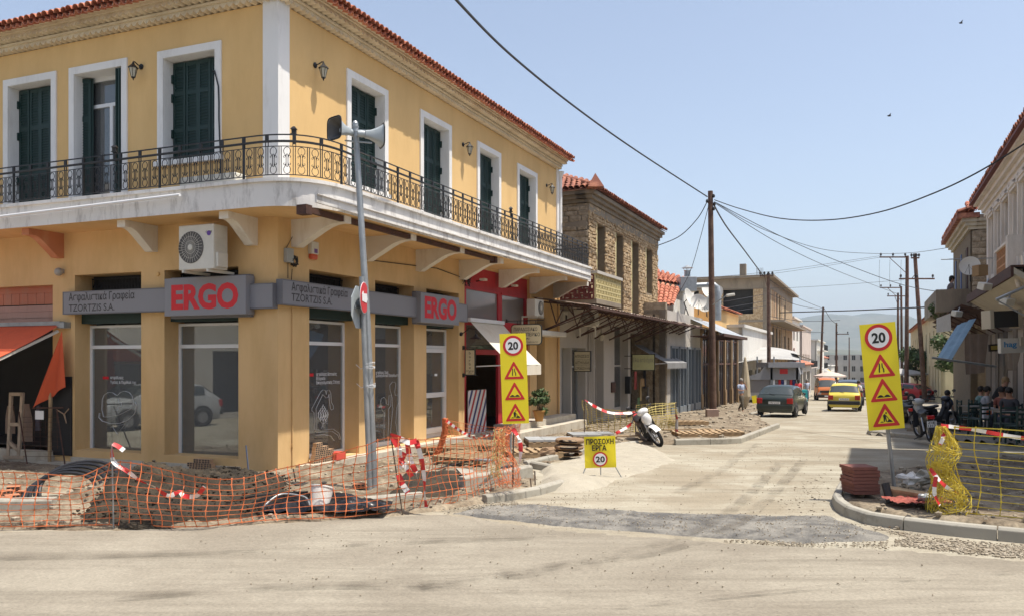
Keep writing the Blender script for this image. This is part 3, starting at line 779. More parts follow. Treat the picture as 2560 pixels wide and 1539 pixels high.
# ------------------------------------------------------------------ wall lanterns
M_lampglass = mat('milky_lamp_glass', (0.45, 0.42, 0.33), 0.3, 0.05, 5)
def lantern(M, label, first=[None]):
    if first[0]:
        return copy_tree(first[0], M, label)
    t = thing('wall_lantern', label, 'wall lantern', M=M, group='wall lanterns on the upper storey')
    mb = MB(M); mb.lathe([(.055, 0), (.055, .02), (.02, .035)], 10, RX(R(-90)) @ T(0, 0, 0)); mb.tube([(0,.02,0),(0,.10,.015),(0,.17,.045),(0,.20,.02)], .012, 6); mb.build('arm', M_iron, t)
    mb = MB(M); mb.lathe([(.035, -.26), (.075, -.09)], 6, T(0,.2,0)); mb.build('lamp_glass', M_lampglass, t)
    mb = MB(M); mb.lathe([(.10, -.09), (.095, -.075), (.03, -.01), (.012, .03), (.001, .06)], 6, T(0,.2,0))
    for k in range(6):
        a = 2*math.pi*k/6; mb.beam((.037*math.cos(a), .2+.037*math.sin(a), -.26), (.078*math.cos(a), .2+.078*math.sin(a), -.09), .008, .008)
    mb.lathe([(.04, -.275), (.04, -.258)], 6, T(0,.2,0)); mb.lathe([(.001, -.33), (.018, -.29), (.006, -.275)], 6, T(0,.2,0), cap=False); mb.build('frame', M_iron, t)
    first[0] = t; return t
def fm(fr, t, z): 
    q = fr.p(t, 0.002, z); x = Vector((-fr.n.y, fr.n.x, 0)) * -1
    return Matrix(((x.x, fr.n.x, 0, q.x), (x.y, fr.n.y, 0, q.y), (0, 0, 1, q.z), (0, 0, 0, 1)))
for fr, px, py, l in ((FR, 787, 164, 'black wall lantern on the sunny front nearest the white corner pilaster'),
                      (FL, 354, 168, 'black wall lantern on the shaded left front between two white window surrounds'),
                      (FR, 1157, 362, 'black wall lantern on the sunny front between the second and third shuttered openings'),
                      (FR, 1366, 464, 'black wall lantern on the sunny front at the far end past the last shutters')):
    t, z = fr.tz(px, py); lantern(fm(fr, t, z), l)
# small lanterns on the railing posts
def post_lamp(p, label, d=[None]):
    M = T(*p)
    if d[0]: return copy_tree(d[0], M, label)
    t = thing('railing_lantern', label, 'lantern', M=M, group='small lanterns on the balcony railing')
    mb = MB(M); mb.box(-.02,.02,-.02,.02,-.15,.02); mb.build('stem', M_iron, t)
    mb = MB(M); mb.box(-.035,.035,-.035,.035,.02,.10); mb.build('lamp_glass', M_dark, t)
    mb = MB(M); mb.lathe([(.075,.10),(.05,.125),(.02,.15)], 4, RZ(R(45))); mb.box(-.05,.05,-.05,.05,.012,.024); mb.build('cap', M_iron, t)
    d[0] = t; return t
for px, fr, dd, l in ((735, FR, DRp-.5, 'small black lantern on the railing at the rounded balcony corner'), (1277, FR, DRp-.07, 'small black lantern on the railing near the last upper shutters'), (287, FL, DLp-.07, 'small black lantern on the railing in front of the open balcony door')):
    q = fr.p(fr.t(px, dd), dd, ZS1+.76); post_lamp(q, l)
# pipe on the slab edge, rusty channel under the slab, gutter strip
mb = MB(); pts = [FL.p(t, DLp+.06+.05, ZS0+.30-.018*(t-1.2)) for t in (1.3, 3, 5, 7, 9.5)]; mb.tube(pts, .028, 8); 
pipe = mb.build('drain_pipe', M_alu, None, smooth=True); tag(pipe, 'thin white plastic pipe fixed along the edge of the balcony slab on the shaded side', 'pipe')
mb = MB(FR.M); a, b = FR.t(770, 1.15), FR.t(1235, 1.15); mb.box(a, b, 1.08, 1.16, ZS0-.11, ZS0-.02); mb.box(a-.14, a+.02, 1.02, 1.22, ZS0-.16, ZS0-.002); mb.box(b-.02, b+.1, 1.04, 1.2, ZS0-.16, ZS0-.002)
tag(mb.build('awning_rail', M_rust), 'rusty brown awning rail fixed under the balcony slab on the sunny side', 'awning rail')
mb = MB(FR.M); a, b = FR.t(793, 1.4), tE-.3; mb.box(a, b, DRp+.05, DRp+.09, ZS0+.02, ZS0+.15); mb.box(a, b, DRp+.04, DRp+.12, ZS0+.15, ZS0+.17)
tag(mb.build('gutter_strip', M_slab), 'pale metal strip along the lower edge of the sunny balcony slab', 'gutter')
# alarm box, junction box and cable bundle
t, z = FR.tz(773, 648, .02)
al = thing('alarm_box', 'off white alarm box with red lower half near the building corner', 'alarm', tuple(FR.p(t, 0, z)))
mb = MB(FR.M); mb.box(t-.02, t+.2, .0, .10, z+.10, z+.34); mb.build('casing', M_plastic, al, bevel=.02)
mb = MB(FR.M); mb.box(t-.01, t+.19, .0, .09, z+.0, z+.11); mb.build('lens', mat('orange_red_plastic', (.55, .09, .03), .4), al, bevel=.03)
mb = MB(FR.M); mb.box(t+.05, t+.15, .101, .103, z+.12, z+.2); mb.build('emblem', mat('violet_sticker', (.16, .08, .25), .5), al)
t, z = FR.tz(711, 656, .02)
mb = MB(FR.M); mb.box(t, t+.17, 0, .10, z, z+.26); jb = mb.build('junction_box', mat('grey_enamel', (.33, .33, .30), .5), None, bevel=.01)
tag(jb, 'grey junction box on the building corner above the sunny sign', 'junction box')
mb = MB(FR.M); rr = random.Random(5)
for k in range(7):
    x, zz = t+.22, z+.04; pts = []
    for i in range(10):
        a = i*.9 + k; pts.append((x+.07*math.cos(a)+rr.uniform(-.03,.03), .05+rr.uniform(0,.05), zz+.08*math.sin(a)+rr.uniform(-.03,.03)))
    mb.tube(pts, .008, 4)
mb.tube([(t+.1,.02,z), (t+.1,.02,z-.28)], .006, 4); mb.tube([(t+.22,.02,z-.1), (t+.2,.02,z-.3)], .006, 4); mb.tube([(t+.05,.02,z+.26), (t+.22,.03,z+.5), (t+.24,.02,z+.85)], .006, 4)
tag(mb.build('cable_bundle', M_iron), 'tangle of black cables beside the grey junction box', 'cables')
mb = MB(FR.M); t, z = FR.tz(1162, 697, .02)
for k in range(8):
    pts = [(t+rr.uniform(-.25,.25), .04+rr.uniform(0,.06), z+rr.uniform(-.2,.2)) for i in range(5)]; mb.tube(pts, .009, 4)
mb.tube([(FR.t(918), .012, FR.tz(918,650)[1]), (t-1.5, .012, z+.12), (t, .03, z)], .010, 4)
tag(mb.build('cable_bundle', M_iron), 'black cable knot on the wall by the top of the red shop front', 'cables')
t = FR.t(731, .02); mb = MB(FR.M); mb.tube([(t, .02, .0), (t, .02, FR.tz(731, 770, .02)[1])], .012, 5); mb.tube([(t, .02, .55), (t, .02, .62)], .022, 6)
tag(mb.build('conduit', M_yel2), 'ochre painted conduit running down the wall beside the building corner', 'conduit')
mb = MB(FL.M); t, z = FL.tz(549, 168, .05); pts = [(t+.3, -.1, z), (t+.12, .05, z-.05), (t+.03, .05, z-.35)] + [(t+.02*math.sin(i), .05, z-.35-.3*i) for i in range(1, 8)]; mb.tube(pts, .014, 5)
tag(mb.build('cable', M_iron), 'black cable running down the white window surround on the shaded front', 'cable')
mb = MB(FL.M); t, z = FL.tz(150, 680, .06); mb.ball((t, .09, z), .085, 10, 8); mb.box(t-.05, t+.05, 0, .06, z-.03, z+.06)
tag(mb.build('wall_lamp', mat('grey_globe', (.35,.33,.30), .4), None, smooth=True), 'round grey wall lamp above the orange awning', 'wall lamp')
mb = MB(FL.M); t, z = FL.tz(394, 685, .02); mb.lathe([(.04, 0), (.04, .03), (.02, .035)], 10, T(t, 0, z) @ RX(R(-90))); tag(mb.build('wall_socket', M_yel), 'small round ochre box on the wall between the two left shop windows', 'junction box')
mb = MB(FL.M); a, b = FL.t(600, .3), FL.t(460, .3); mb.box(a, b, .12, .42, ZS1+.03, ZS1+.30); tag(mb.build('balcony_box', M_plastic, bevel=.03), 'long white unit lying on the balcony floor behind the railing', 'box')
# ------------------------------------------------------------------ the orange shop on the far left
M_pink = stained('pink_orange_wood', (0.46, 0.17, 0.10), (0.40, 0.22, 0.15), scale=3)
lo, hi, z0, z1 = SH
mb = MB(FL.M); zt = FL.tz(132, 760, -.2)[1]
mb.box(lo, hi, -.20, -.14, z1-.14, z1-.001); mb.box(lo, lo+.06, -.2, -.14, z0, z1-.14); mb.build('door_frame', M_pink, BLD)
mb = MB(FL.M); mb.box(lo-.5, hi, -2.3, -2.2, 0, 4.8); mb.box(lo-.02, lo, -2.2, -.55, 0, 4.8); mb.box(lo, hi, -2.2, -.62, z0-.05, z0-.01); mb.build('dark_room', M_dark, BLD)  # near-black walls added so the shop interior looks darker
n = int((hi-lo)/.125)
PLK = MB(); PLK.box(-.0595, .0595, -.012, .012, 0, z1-.14-zt); PK = PLK.mesh('plank', M_pink)
for k in range(n): 
    q = FL.p(lo+.06+(k+.5)*.125, -.17+(.004 if k % 2 else 0), zt); piece('plank', PK, BLD, Matrix(((FL.u.x, FL.n.x, 0, q.x), (FL.u.y, FL.n.y, 0, q.y), (0,0,1,q.z), (0,0,0,1))))
mb = MB(FL.M); 
for k in range(3): mb.box(lo, hi, -.2, -.10+.01*(k%2), zt-.02-.13*(k+1), zt-.025-.13*k)
mb.build('shutter_box', stained('pink_board', (.42,.26,.21), (.30,.17,.13), scale=5), BLD)
mb = MB(FL.M); mb.box(lo-.05, hi, -.6, .12, -.3, .30); mb.build('threshold', M_marble, BLD)
M_awn = stained('orange_canvas', (0.60, 0.10, 0.035), (0.45, 0.07, 0.03), scale=1.5, fine=.1, bump=.001)
aw = thing('orange_awning', 'orange canvas awning with cream arm over the dark shop at the far left', 'awning', tuple(FL.p(lo, 0, 3)))
t0, zA = FL.tz(150, 812, .12)
mb = MB(FL.M); N = 14
def awf(u, v): 
    t = t0 + 4.0*u; d = .12 + 1.5*v; z = zA - (zA-2.12)*v - .03*math.sin(v*3.14)
    return (t, d, z)
mb.grid(awf, 10, 10); mb.build('canvas', M_awn, aw, smooth=True)
mb = MB(FL.M); mb.beam((t0, 1.62, 2.10), (t0+4, 1.62, 2.10), .05, .06); mb.beam((t0+.02, .15, zA-.12), (t0+.05, 1.6, 2.07), .05, .05); mb.build('arm', M_plastic, aw)
mb = MB(FL.M); mb.box(t0-.16, t0+.05, 0, .16, zA-.06, zA+.06); mb.box(t0-.02, t0+4, .03, .15, zA+.0, zA+.08); mb.build('roller', M_galv, aw)
mb = MB(FL.M); A_ = FL.tz(155, 826, .2); B_ = FL.tz(166, 966, .2); C_ = FL.tz(82, 1020, .2); D_ = FL.tz(118, 945, .2)
def drape(u, v):
    top = Vector((A_[0], A_[1])); l = Vector((C_[0], C_[1])); r = Vector((B_[0], B_[1]))
    e = top.lerp(l, v).lerp(top.lerp(r, v), u); return (e.x, .2+.05*math.sin(u*9)*v, e.y)
mb.grid(drape, 12, 12); mb.build('side_drape', M_awn, aw, smooth=True)
# hung clothes, wooden stand and rack in the shop mouth
def zz5(x, y): return (x/2.12, 650 + y/2.12)
def P5(x, y, d): t, z = FL.tz(*zz5(x, y), d); return Vector((t, d, z))
st_ = thing('wooden_stand', 'pale wooden ladder stand in the mouth of the orange awning shop', 'stand', tuple(FL.p(*P5(80, 1040, .1)[:2], .3)))
mb = MB(FL.M)
for a, b in (((60,700),(45,1040)), ((120,700),(100,1040)), ((60,708),(122,708)), ((52,868),(112,868)), ((48,960),(102,1010)), ((20,1042),(130,1042))): mb.beam(P5(*a, .12), P5(*b, .12), .07, .05, (0,1,0))
mb.build('frame', mat('pale_wood', (.42,.33,.24), .8, .2, 6), st_)
M_cloth = mat('beige_cloth', (.30,.22,.17), .95, .15, 6, .004, 20)
for k, (x0, x1, y0, y1, c) in enumerate(((14, 70, 770, 920, M_cloth), (62, 150, 760, 965, M_cloth), (148, 176, 770, 905, mat('grey_cloth', (.16,.15,.18), .95, .15, 6)))):
    mb = MB(FL.M); a, b = P5(x0, y0, -.05), P5(x1, y1, -.05)
    mb.grid(lambda u, v: (a.x+(b.x-a.x)*((u-.5)*(.55+.45*min(1, v*2.5))+.5), -.12-.06*k+.03*math.sin(u*14), a.z+(b.z-a.z)*v), 14, 6)
    tag(mb.build('hanging_garment', c, None, smooth=True), ['beige jacket hanging at the far left edge of the awning shop', 'beige coat hanging behind the pale wooden stand', 'grey shirt hanging beside the wooden stand'][k], 'garment')
rk = thing('metal_rack', 'thin metal display rack with a paper notice leaning at the shop mouth', 'rack', tuple(FL.p(P5(280,1080,.3).x, .3, 0.1)))
mb = MB(FL.M)
for a, b in (((170,782),(335,780)), ((300,790),(345,1085)), ((100,800),(150,1120))): mb.tube([P5(*a, .3), P5(*b, .45)], .014, 5)
for k in range(9): mb.tube([P5(120, 830+k*26, .25), P5(318, 830+k*26, .25)], .004, 4)
for k in range(5): mb.tube([P5(180+k*30, 790, .27), P5(185+k*30, 1000, .27)], .004, 4)
mb.build('frame', M_rust, rk)
mb = MB(FL.M); a, b = P5(187, 795, .33), P5(232, 843, .33); mb.box(min(a.x,b.x), max(a.x,b.x), .33, .334, min(a.z,b.z), max(a.z,b.z)); mb.build('paper_notice', M_decal, rk)
mb = MB(FL.M); mb.beam(P5(268, 700, .15), P5(262, 1085, .2), .06, .04, (0,1,0)); tag(mb.build('wooden_post', M_wood), 'rough wooden post leaning beside the metal rack at the orange shop', 'post')
mb = MB(FL.M); a, b = P5(280, 615, .01), P5(382, 1035, .01); mb.box(min(a.x,b.x), max(a.x,b.x), .004, .03, b.z, a.z); tag(mb.build('black_board', mat('black_board', (.012,.012,.014), .7, .2, 3)), 'tall black board fixed on the ochre pillar left of the first shop window', 'board')
mb = MB(FL.M); mb.tube([P5(300,790,.06), P5(340,815,.06), P5(365,785,.06)], .012, 5); mb.tube([P5(340,815,.06), P5(352,862,.06)], [.02,.008], 5); tag(mb.build('antler_hook', mat('bone', (.4,.27,.17), .6)), 'small pale antler hook on the black board', 'hook')
# ------------------------------------------------------------------ red barber shop front
M_redw = stained('dark_red_woodwork', (0.44, 0.02, 0.032), (0.30, 0.012, 0.02), scale=2, rough=.5, fine=.12, bump=.001)
lo, hi, z0, z1 = RB
bs = thing('barber_shop_front', 'dark red wooden barber shop front with two grey glass panels above', 'shop front', tuple(FR.p(lo, 0, z0)))
mb = MB(FR.M); d = -.10; mid = FR.t(1250, d); zA = FR.tz(1175, 723, d)[1]; zB = FR.tz(1175, 796, d)[1]
mb.box(lo, hi, d-.06, d, zA, z1-.002)
for a, b in ((lo, lo+.26), (mid-.16, mid+.1), (hi-.22, hi)): mb.box(a, b, d-.06, d+.02, z0, zA)
mb.box(lo+.26, mid-.16, d-.06, d+.01, zB-.16, zB); mb.box(mid+.1, hi-.22, d-.06, d+.01, zB-.16, zB)
zc = FR.tz(1180, 872, d)[1]; mb.box(lo+.26, mid-.16, d-.06, d+.01, zc-.14, zc)
zh = z1-.4
mb.box(lo+.1, mid-.05, d, d+.03, zA+.0, zA+.06); mb.box(mid+.05, hi-.1, d, d+.03, zA, zA+.06)
mb.build('frame', M_redw, bs)
M_greyp = mat('grey_tinted_glass', (.20, .19, .19), .12, .04, 2, spec=.7)
for a, b in ((lo+.26, mid-.16), (mid+.1, hi-.22)):
    mb = MB(FR.M); mb.box(a, b, d-.05, d-.03, zB, zA); mb.build('glass_panel', M_greyp, bs)
mb = MB(FR.M); mb.box(lo+.2, mid-.1, d-.05, d-.03, zc, zB-.15); mb.build('pane', M_glass, bs)
mb = MB(FR.M); mb.box(lo+.2, hi-.2, -2.6, -2.5, z0, z1-.05); mb.build('back_wall', stained('interior_stone', (.10,.08,.06), (.02,.02,.02), scale=9, streak=False, amt=(.45,.55)), bs)
mb = MB(FR.M); mb.box(mid-.1, hi-.22, d-.07, d-.03, z0, zB-.16); dr = mb.build('door', M_redw, bs)
mb = MB(FR.M); mb.box(mid+.2, hi-.5, d-.03, d-.02, z0+.9, zB-.4); mb.build('pane', M_dark, dr)
for px, py in ((1207, 701), (1285, 716)):
    t, z = FR.tz(px, py, .1); f = thing('flood_lamp', 'small pale flood lamp on the red front, ' + ('the left one' if px < 1250 else 'the right one, nearer the corbel'), 'lamp', tuple(FR.p(t, 0, z)))
    mb = MB(FR.M); mb.tube([(t, d, z-.02), (t, .1, z)], .015, 5); mb.build('arm', M_iron, f); mb = MB(FR.M); mb.box(t-.09, t+.09, .04, .2, z-.01, z+.05); mb.build('head', M_plastic, f, bevel=.01)
# striped board
sb = thing('striped_board', 'board painted with slanting red, white and blue barber stripes in the red doorway', 'board', tuple(FR.p(lo+.3, .02, z0)))
a, za = FR.tz(1172, 975, .03); b = FR.t(1216, .03); zb = z0+.0; H = za-zb; W = b-a
mb = MB(FR.M); mb.box(a, b, .0, .025, zb, za); mb.build('board', M_decal, sb)
M_blue = mat('navy_stripe', (.02, .03, .16), .5); M_rst = mat('red_stripe', (.45, .03, .04), .5)
for k in range(-6, 8):
    x0 = a + k*W*.235; sh = W*.62; ww = W*.10
    poly = [(x0, zb), (x0+ww, zb), (x0+ww+sh, za), (x0+sh, za)]
    # clip to board
    cl = []
    for i in range(40):
        pass
    def clip(poly, xb, keep_less):
        out = []
        for i in range(len(poly)):
            p, q = poly[i], poly[(i+1) % len(poly)]
            ip = p[0] <= xb if keep_less else p[0] >= xb; iq = q[0] <= xb if keep_less else q[0] >= xb
            if ip: out.append(p)
            if ip != iq: s = (xb-p[0])/(q[0]-p[0]); out.append((xb, p[1]+(q[1]-p[1])*s))
        return out
    poly = clip(poly, b, True); poly = clip(poly, a, False) if len(poly) > 2 else []
    if len(poly) > 2:
        mb = MB(FR.M); mb.prism(poly, .0252, .0275); mb.build('stripe', M_rst if k % 2 else M_blue, sb)
# cream awning
M_canv = stained('cream_canvas', (.66, .61, .50), (.55, .48, .36), scale=2, fine=.06, bump=.001)
ca = thing('cream_awning', 'cream canvas awning with short valance over the barber shop', 'awning', tuple(FR.p(lo, 0, 3)))
a, zA = FR.tz(1176, 803, .08); b = FR.t(1272, .08); dO = 1.25; zO = FR.tz(1352, 910, dO)[1]; tO = FR.t(1352, dO)
b = tO
mb = MB(FR.M); mb.grid(lambda u, v: (a+(b-a)*u, .08+(dO-.08)*v, zA-(zA-zO)*v-.02*math.sin(v*3.1)), 10, 8); mb.build('canvas', M_canv, ca, smooth=True)
mb = MB(FR.M); mb.grid(lambda u, v: (a+(b-a)*u, dO+.01*math.sin(u*20), zO-.28*v), 20, 2); mb.build('valance', M_canv, ca, smooth=True)
mb = MB(FR.M); mb.box(a-.08, b+.02, .0, .13, zA, zA+.1); mb.build('cassette', M_alu, ca)
for x in (a+.02, b-.02): mb = MB(FR.M); mb.beam((x, .1, zO-.05), (x, dO, zO), .03, .03); mb.build('arm', M_alu, ca)
# lamp above the awning side, hanging signs
t, z = FR.tz(1155, 834, .05); gl = thing('gooseneck_lamp', 'black gooseneck lamp beside the cream awning', 'lamp', tuple(FR.p(t, 0, z)))
mb = MB(FR.M); mb.lathe([(.05,0),(.05,.05)], 8, T(t,0,z) @ RX(R(-90))); mb.tube([(t,.05,z),(t,.25,z+.14),(t,.42,z+.12),(t,.45,z-.0)], .012, 6); mb.build('arm', M_iron, gl)
mb = MB(FR.M); mb.lathe([(.03,.0),(.04,-.06),(.17,-.13)], 12, T(t,.45,z), cap=False); mb.build('lamp_shade', M_iron, gl)
M_cream2 = mat('cream_sign', (.58, .50, .32), .6, .05, 3)
def hang_sign(tpx, d0, d1, y0, y1, label, scal, name='hanging_sign'):
    t = FR.t(tpx, 0); zt = FR.tz(tpx, y0)[1]; zb = FR.tz(tpx, y1)[1]
    h = thing(name, label, 'sign', tuple(FR.p(t, 0, zb)))
    o = FR.p(t, d0, 0); M = Matrix(((FR.n.x, FR.u.x, 0, o.x), (FR.n.y, FR.u.y, 0, o.y), (0, 0, 1, 0), (0, 0, 0, 1)))
    w = d1-d0; H = zt-zb
    if scal:
        def sc(e): 
            r = .10-e; out = []
            for cx, cz, a0 in ((w-.12+e*0, zb+.12, -90), (w-.12, zt-.12, 0), (.12, zt-.12, 90), (.12, zb+.12, 180)):
                for k in range(5):
                    a = R(a0+k*22.5); out.append((cx+(.12-e)*math.cos(a)*(1.0), cz+(.12-e)*math.sin(a)))
            return out
    else:
        def sc(e): return [(e, zb+e), (w-e, zb+e), (w-e, zt-e), (e, zt-e)]
    mb = MB(M); mb.prism(sc(0), -.02, .02); mb.build('frame', M_iron, h)
    mb = MB(M); mb.prism(sc(.025), -.024, .024); mb.build('panel', M_cream2, h)
    for z in ((zt+.04, zb-.0) if not scal else (zt+.10,)):
        mb = MB(M); mb.tube([(-d0, 0, z), (w+.05, 0, z)], .012, 5); mb.box(-d0, -d0+.03, -.05, .05, z-.05, z+.05)
        if not scal: mb.build('bracket', M_iron, h)
    if scal: mb.tube([(.2,0,zt),(.2,0,zt+.1)], .008, 4); mb.tube([(w-.2,0,zt),(w-.2,0,zt+.1)], .008, 4); mb.build('bracket', M_iron, h)
    return h, M, w, zt, zb
h, M, w, zt, zb = hang_sign(1158, .06, .36, 872, 937, 'narrow upright cream barber sign in a black frame hung left of the red front', False)
for k, ch in enumerate('barber'): label_on(ch, M @ T(w/2-.03, -.026, zt-.13-k*.095), .055, .075, M_char, h)
label_on('shop', M @ T(.04, -.026, zb+.10), w-.08, .05, mat('brown_print', (.10,.06,.03), .6), h)
def moustache(M, cx, z, s, par):
    mb = MB(M)
    for g in (1, -1): mb.tube([(cx, -.026, z), (cx+g*s*.35, -.026, z+s*.14), (cx+g*s*.7, -.026, z-.02*s), (cx+g*s, -.026, z+s*.12)], [s*.12, s*.13, s*.07, .002], 4, flat=(1, 1))
    mb.build('moustache', M_char, par)
moustache(M, w/2, zb+.06, .07, h)
h, M, w, zt, zb = hang_sign(1266, .15, 1.12, 810, 862, 'cream scalloped hanging sign with Greek lettering and a moustache beyond the awning', True, 'hanging_sign')
label_on('ΠΑΡΑΔΟΣΙΑΚΟ', M @ T(.10, -.026, zt-.20), w-.24, .10, M_char, h, .01)
label_on('ΜΠΑΡΜΠΕΡΙΚΟ', M @ T(.06, -.026, zt-.35), w-.12, .10, M_char, h, .01)
label_on('ΙΔΟΣ ΣΑΡΛΑΟΣ', M @ T(.30, -.026, zb+.06), w-.42, .05, M_char, h)
moustache(M, w/2, zt-.43, .12, h)
# canopy light and narrow doorway beyond
mb = MB(FR.M); t, z = FR.tz(1392, 842, .0); mb.box(FR.t(1345,.5), FR.t(1400, .5)+.3, 0.0, .62, z-.02, z+.14); lb = mb.build('light_canopy', M_plastic, None, bevel=.02)
tag(lb, 'flat white light canopy projecting at the end of the ochre building', 'canopy')
lo, hi, z0, z1 = NO
mb = MB(FR.M); mb.box(lo, hi, -.3, -.28, z0, z1); nd = mb.build('narrow_door', M_dark, BLD)
mb = MB(FR.M); rr = random.Random(9)
for k in range(22):
    z = z0+.15+k*.15; mb.box(lo+.02, hi-.02, -.27, -.255, z, z+.012)
    mb.box(lo+rr.uniform(.05,.25), lo+.3, -.272, -.25, z-.08, z+.07)
mb.build('grille', M_iron, nd)
mb = MB(FR.M); t = FR.t(1393); mb.tube([(t, .06, .2), (t, .06, 4.6)], .035, 6); tag(mb.build('downpipe', M_yel2, None, smooth=True), 'thin ochre downpipe at the far end of the corner building', 'downpipe')
mb = MB(FR.M); mb.tube([(TR+.06, .09, ZS1+.02), (TR+.06, .09, ZE-.55)], .05, 8); mb.lathe([(.05, 0), (.12, .16), (.12, .2)], 8, T(TR+.06, .09, ZE-.6)); tag(mb.build('rainwater_pipe', M_white, None, smooth=True), 'white rainwater pipe with a flared head at the end of the upper storey', 'downpipe')
# entrance steps with tiles in front of barber and doorway
es = thing('entrance_steps', 'cream tiled entrance steps in front of the last doorway of the ochre building', 'steps', tuple(FR.p(10.6, .5, -.2)))
for i, (dd, z0, z1) in enumerate(((.55, .16, .34), (.95, -.05, .155))):
    a, b = FR.t(1278, dd), TR+.3; n = 8
    for k in range(n):
        x = a + (b-a)*k/n; mb = MB(FR.M); mb.box(x, x+(b-a)/n-.008, .0 if i == 0 else .55, dd, z0-.2, z1); mb.build('tread_tile', M_marble, es, bevel=.004)
# ------------------------------------------------------------------ ground, road, dirt
def road_mat(name, a, b, c, sc=1.0, tracks=True, bump=.006):
    m = bpy.data.materials.new(name); m.use_nodes = True; n = m.node_tree; bs_ = n.nodes['Principled BSDF']; bs_.inputs['Roughness'].default_value = .93; bs_.inputs['Specular IOR Level'].default_value = .25
    g = n.nodes.new('ShaderNodeNewGeometry'); P = g.outputs['Position']
    def nz(scale, det, vec=P, rough=.65, dist=0):
        t = n.nodes.new('ShaderNodeTexNoise'); t.inputs['Scale'].default_value = scale; t.inputs['Detail'].default_value = det; t.inputs['Roughness'].default_value = rough; t.inputs['Distortion'].default_value = dist
        link(n, vec, t.inputs['Vector']); return t.outputs['Fac']
    def ramp(f, p0, p1, c0=(0,0,0), c1=(1,1,1)):
        r = n.nodes.new('ShaderNodeValToRGB'); link(n, f, r.inputs[0]); e = r.color_ramp.elements; e[0].position, e[1].position = p0, p1; e[0].color = (*c0, 1); e[1].color = (*c1, 1); return r.outputs[0]
    def mixc(f, x, y):
        k = n.nodes.new('ShaderNodeMix'); k.data_type = 'RGBA'; link(n, f, k.inputs[0]); link(n, x, k.inputs[6]); link(n, y, k.inputs[7]); return k.outputs[2]
    c0 = ramp(nz(.5*sc, 9, P, .7, .6), .40, .60, a, b)
    # tyre drags: noise stretched along two directions of travel
    out = c0
    if tracks:
        for ang, sx in ((R(8), .10), (R(-62), .12)):
            mp = n.nodes.new('ShaderNodeMapping'); mp.inputs['Rotation'].default_value = (0, 0, ang); mp.inputs['Scale'].default_value = (sx, 1.6, 1); link(n, P, mp.inputs['Vector'])
            f = ramp(nz(1.4, 6, mp.outputs[0], .7, .4), .50, .74)
            cc = n.nodes.new('ShaderNodeRGB'); cc.outputs[0].default_value = (*c, 1)
            out = mixc(f, out, cc.outputs[0])
    f = n.nodes.new('ShaderNodeMapRange'); link(n, nz(38, 5), f.inputs[0]); f.inputs[1].default_value = .3; f.inputs[2].default_value = .7; f.inputs[3].default_value = .78; f.inputs[4].default_value = 1.17
    vm = n.nodes.new('ShaderNodeVectorMath'); vm.operation = 'SCALE'; link(n, out, vm.inputs[0]); link(n, f.outputs[0], vm.inputs['Scale'])
    # specks of grit
    vo = n.nodes.new('ShaderNodeTexVoronoi'); vo.inputs['Scale'].default_value = 9; link(n, P, vo.inputs['Vector'])
    sp = ramp(vo.outputs['Distance'], .05, .10, (.35,.32,.28), (1,1,1))
    k = n.nodes.new('ShaderNodeMix'); k.data_type = 'RGBA'; k.blend_type = 'MULTIPLY'; k.inputs[0].default_value = .5; link(n, vm.outputs[0], k.inputs[6]); link(n, sp, k.inputs[7])
    link(n, k.outputs[2], bs_.inputs['Base Color'])
    bp = n.nodes.new('ShaderNodeBump'); bp.inputs['Strength'].default_value = .8; bp.inputs['Distance'].default_value = bump; link(n, nz(22, 10, P, .75), bp.inputs['Height']); link(n, bp.outputs[0], bs_.inputs['Normal'])
    return m
M_dust = road_mat('dusty_road', (.29,.25,.185), (.40,.37,.295), (.22,.19,.14), 1.0, True, .012)
M_conc = road_mat('worn_concrete_road', (.235,.207,.163), (.30,.27,.215), (.19,.167,.13), .8, True, .003)
M_asph = road_mat('fresh_dusty_asphalt', (.12,.116,.11), (.27,.255,.225), (.25,.23,.19), 3.5, False, .03)
M_earth = mat('dark_damp_earth', (.020,.015,.009), .95, .35, 2.5, .02, 30, col2=(.060,.044,.026), mix=(.42,.68))
M_rub = mat('pale_rubble_earth', (.13,.095,.06), .95, .3, 1.8, .02, 30, col2=(.29,.24,.17), mix=(.38,.62))
M_sand = mat('pale_sand', (.38,.345,.275), .95, .12, 3, .02, 40)
M_gravel = mat('beige_gravel', (.20,.16,.11), .9, .3, 6, .006, 60, col2=(.42,.37,.29), mix=(.35,.65))
M_kerb = stained('concrete_kerb', (.34,.32,.27), (.18,.16,.125), scale=3, streak=False, fine=.12)
# the far ground
ys = [-40, -10, 2, 60, 120, 300, 1000, 3000, 9000]; xs = [-9000, -2500, -300, -60, -20, 20, 60, 300, 2500, 9000]
mb = MB(); mb.add([(x, y, gz(x, y)-.06) for y in ys for x in xs], [(j*len(xs)+i, j*len(xs)+i+1, (j+1)*len(xs)+i+1, (j+1)*len(xs)+i) for j in range(len(ys)-1) for i in range(len(xs)-1)])
M_far = mat('dry_land', (.16,.15,.09), .95, .3, .01, col2=(.10,.12,.06), mix=(.4,.6)); tag(mb.build('ground', M_far), kind='structure')
mb = MB(); mb.grid(lambda u, v: ((-26+60*u), 1+v*58, gz(0, 1+v*58) + .018*fbm((-26+60*u)*.5, (1+v*58)*.5) + (.012*fbm((-26+60*u)*2, (1+v*58)*2) if v < .5 else 0)), 220, 260)
tag(mb.build('road', M_dust, smooth=True), kind='structure')
mb = MB(); mb.grid(lambda u, v: (-40+u*400, 58.9+v*250, gz(0, 58.9+v*250)-.01), 20, 30); tag(mb.build('far_road', M_dust), kind='structure')
mb = MB(); mb.grid(lambda u, v: (-60+u*120, -39+v*40.1, -.01), 4, 4); tag(mb.build('near_road', M_conc), kind='structure')
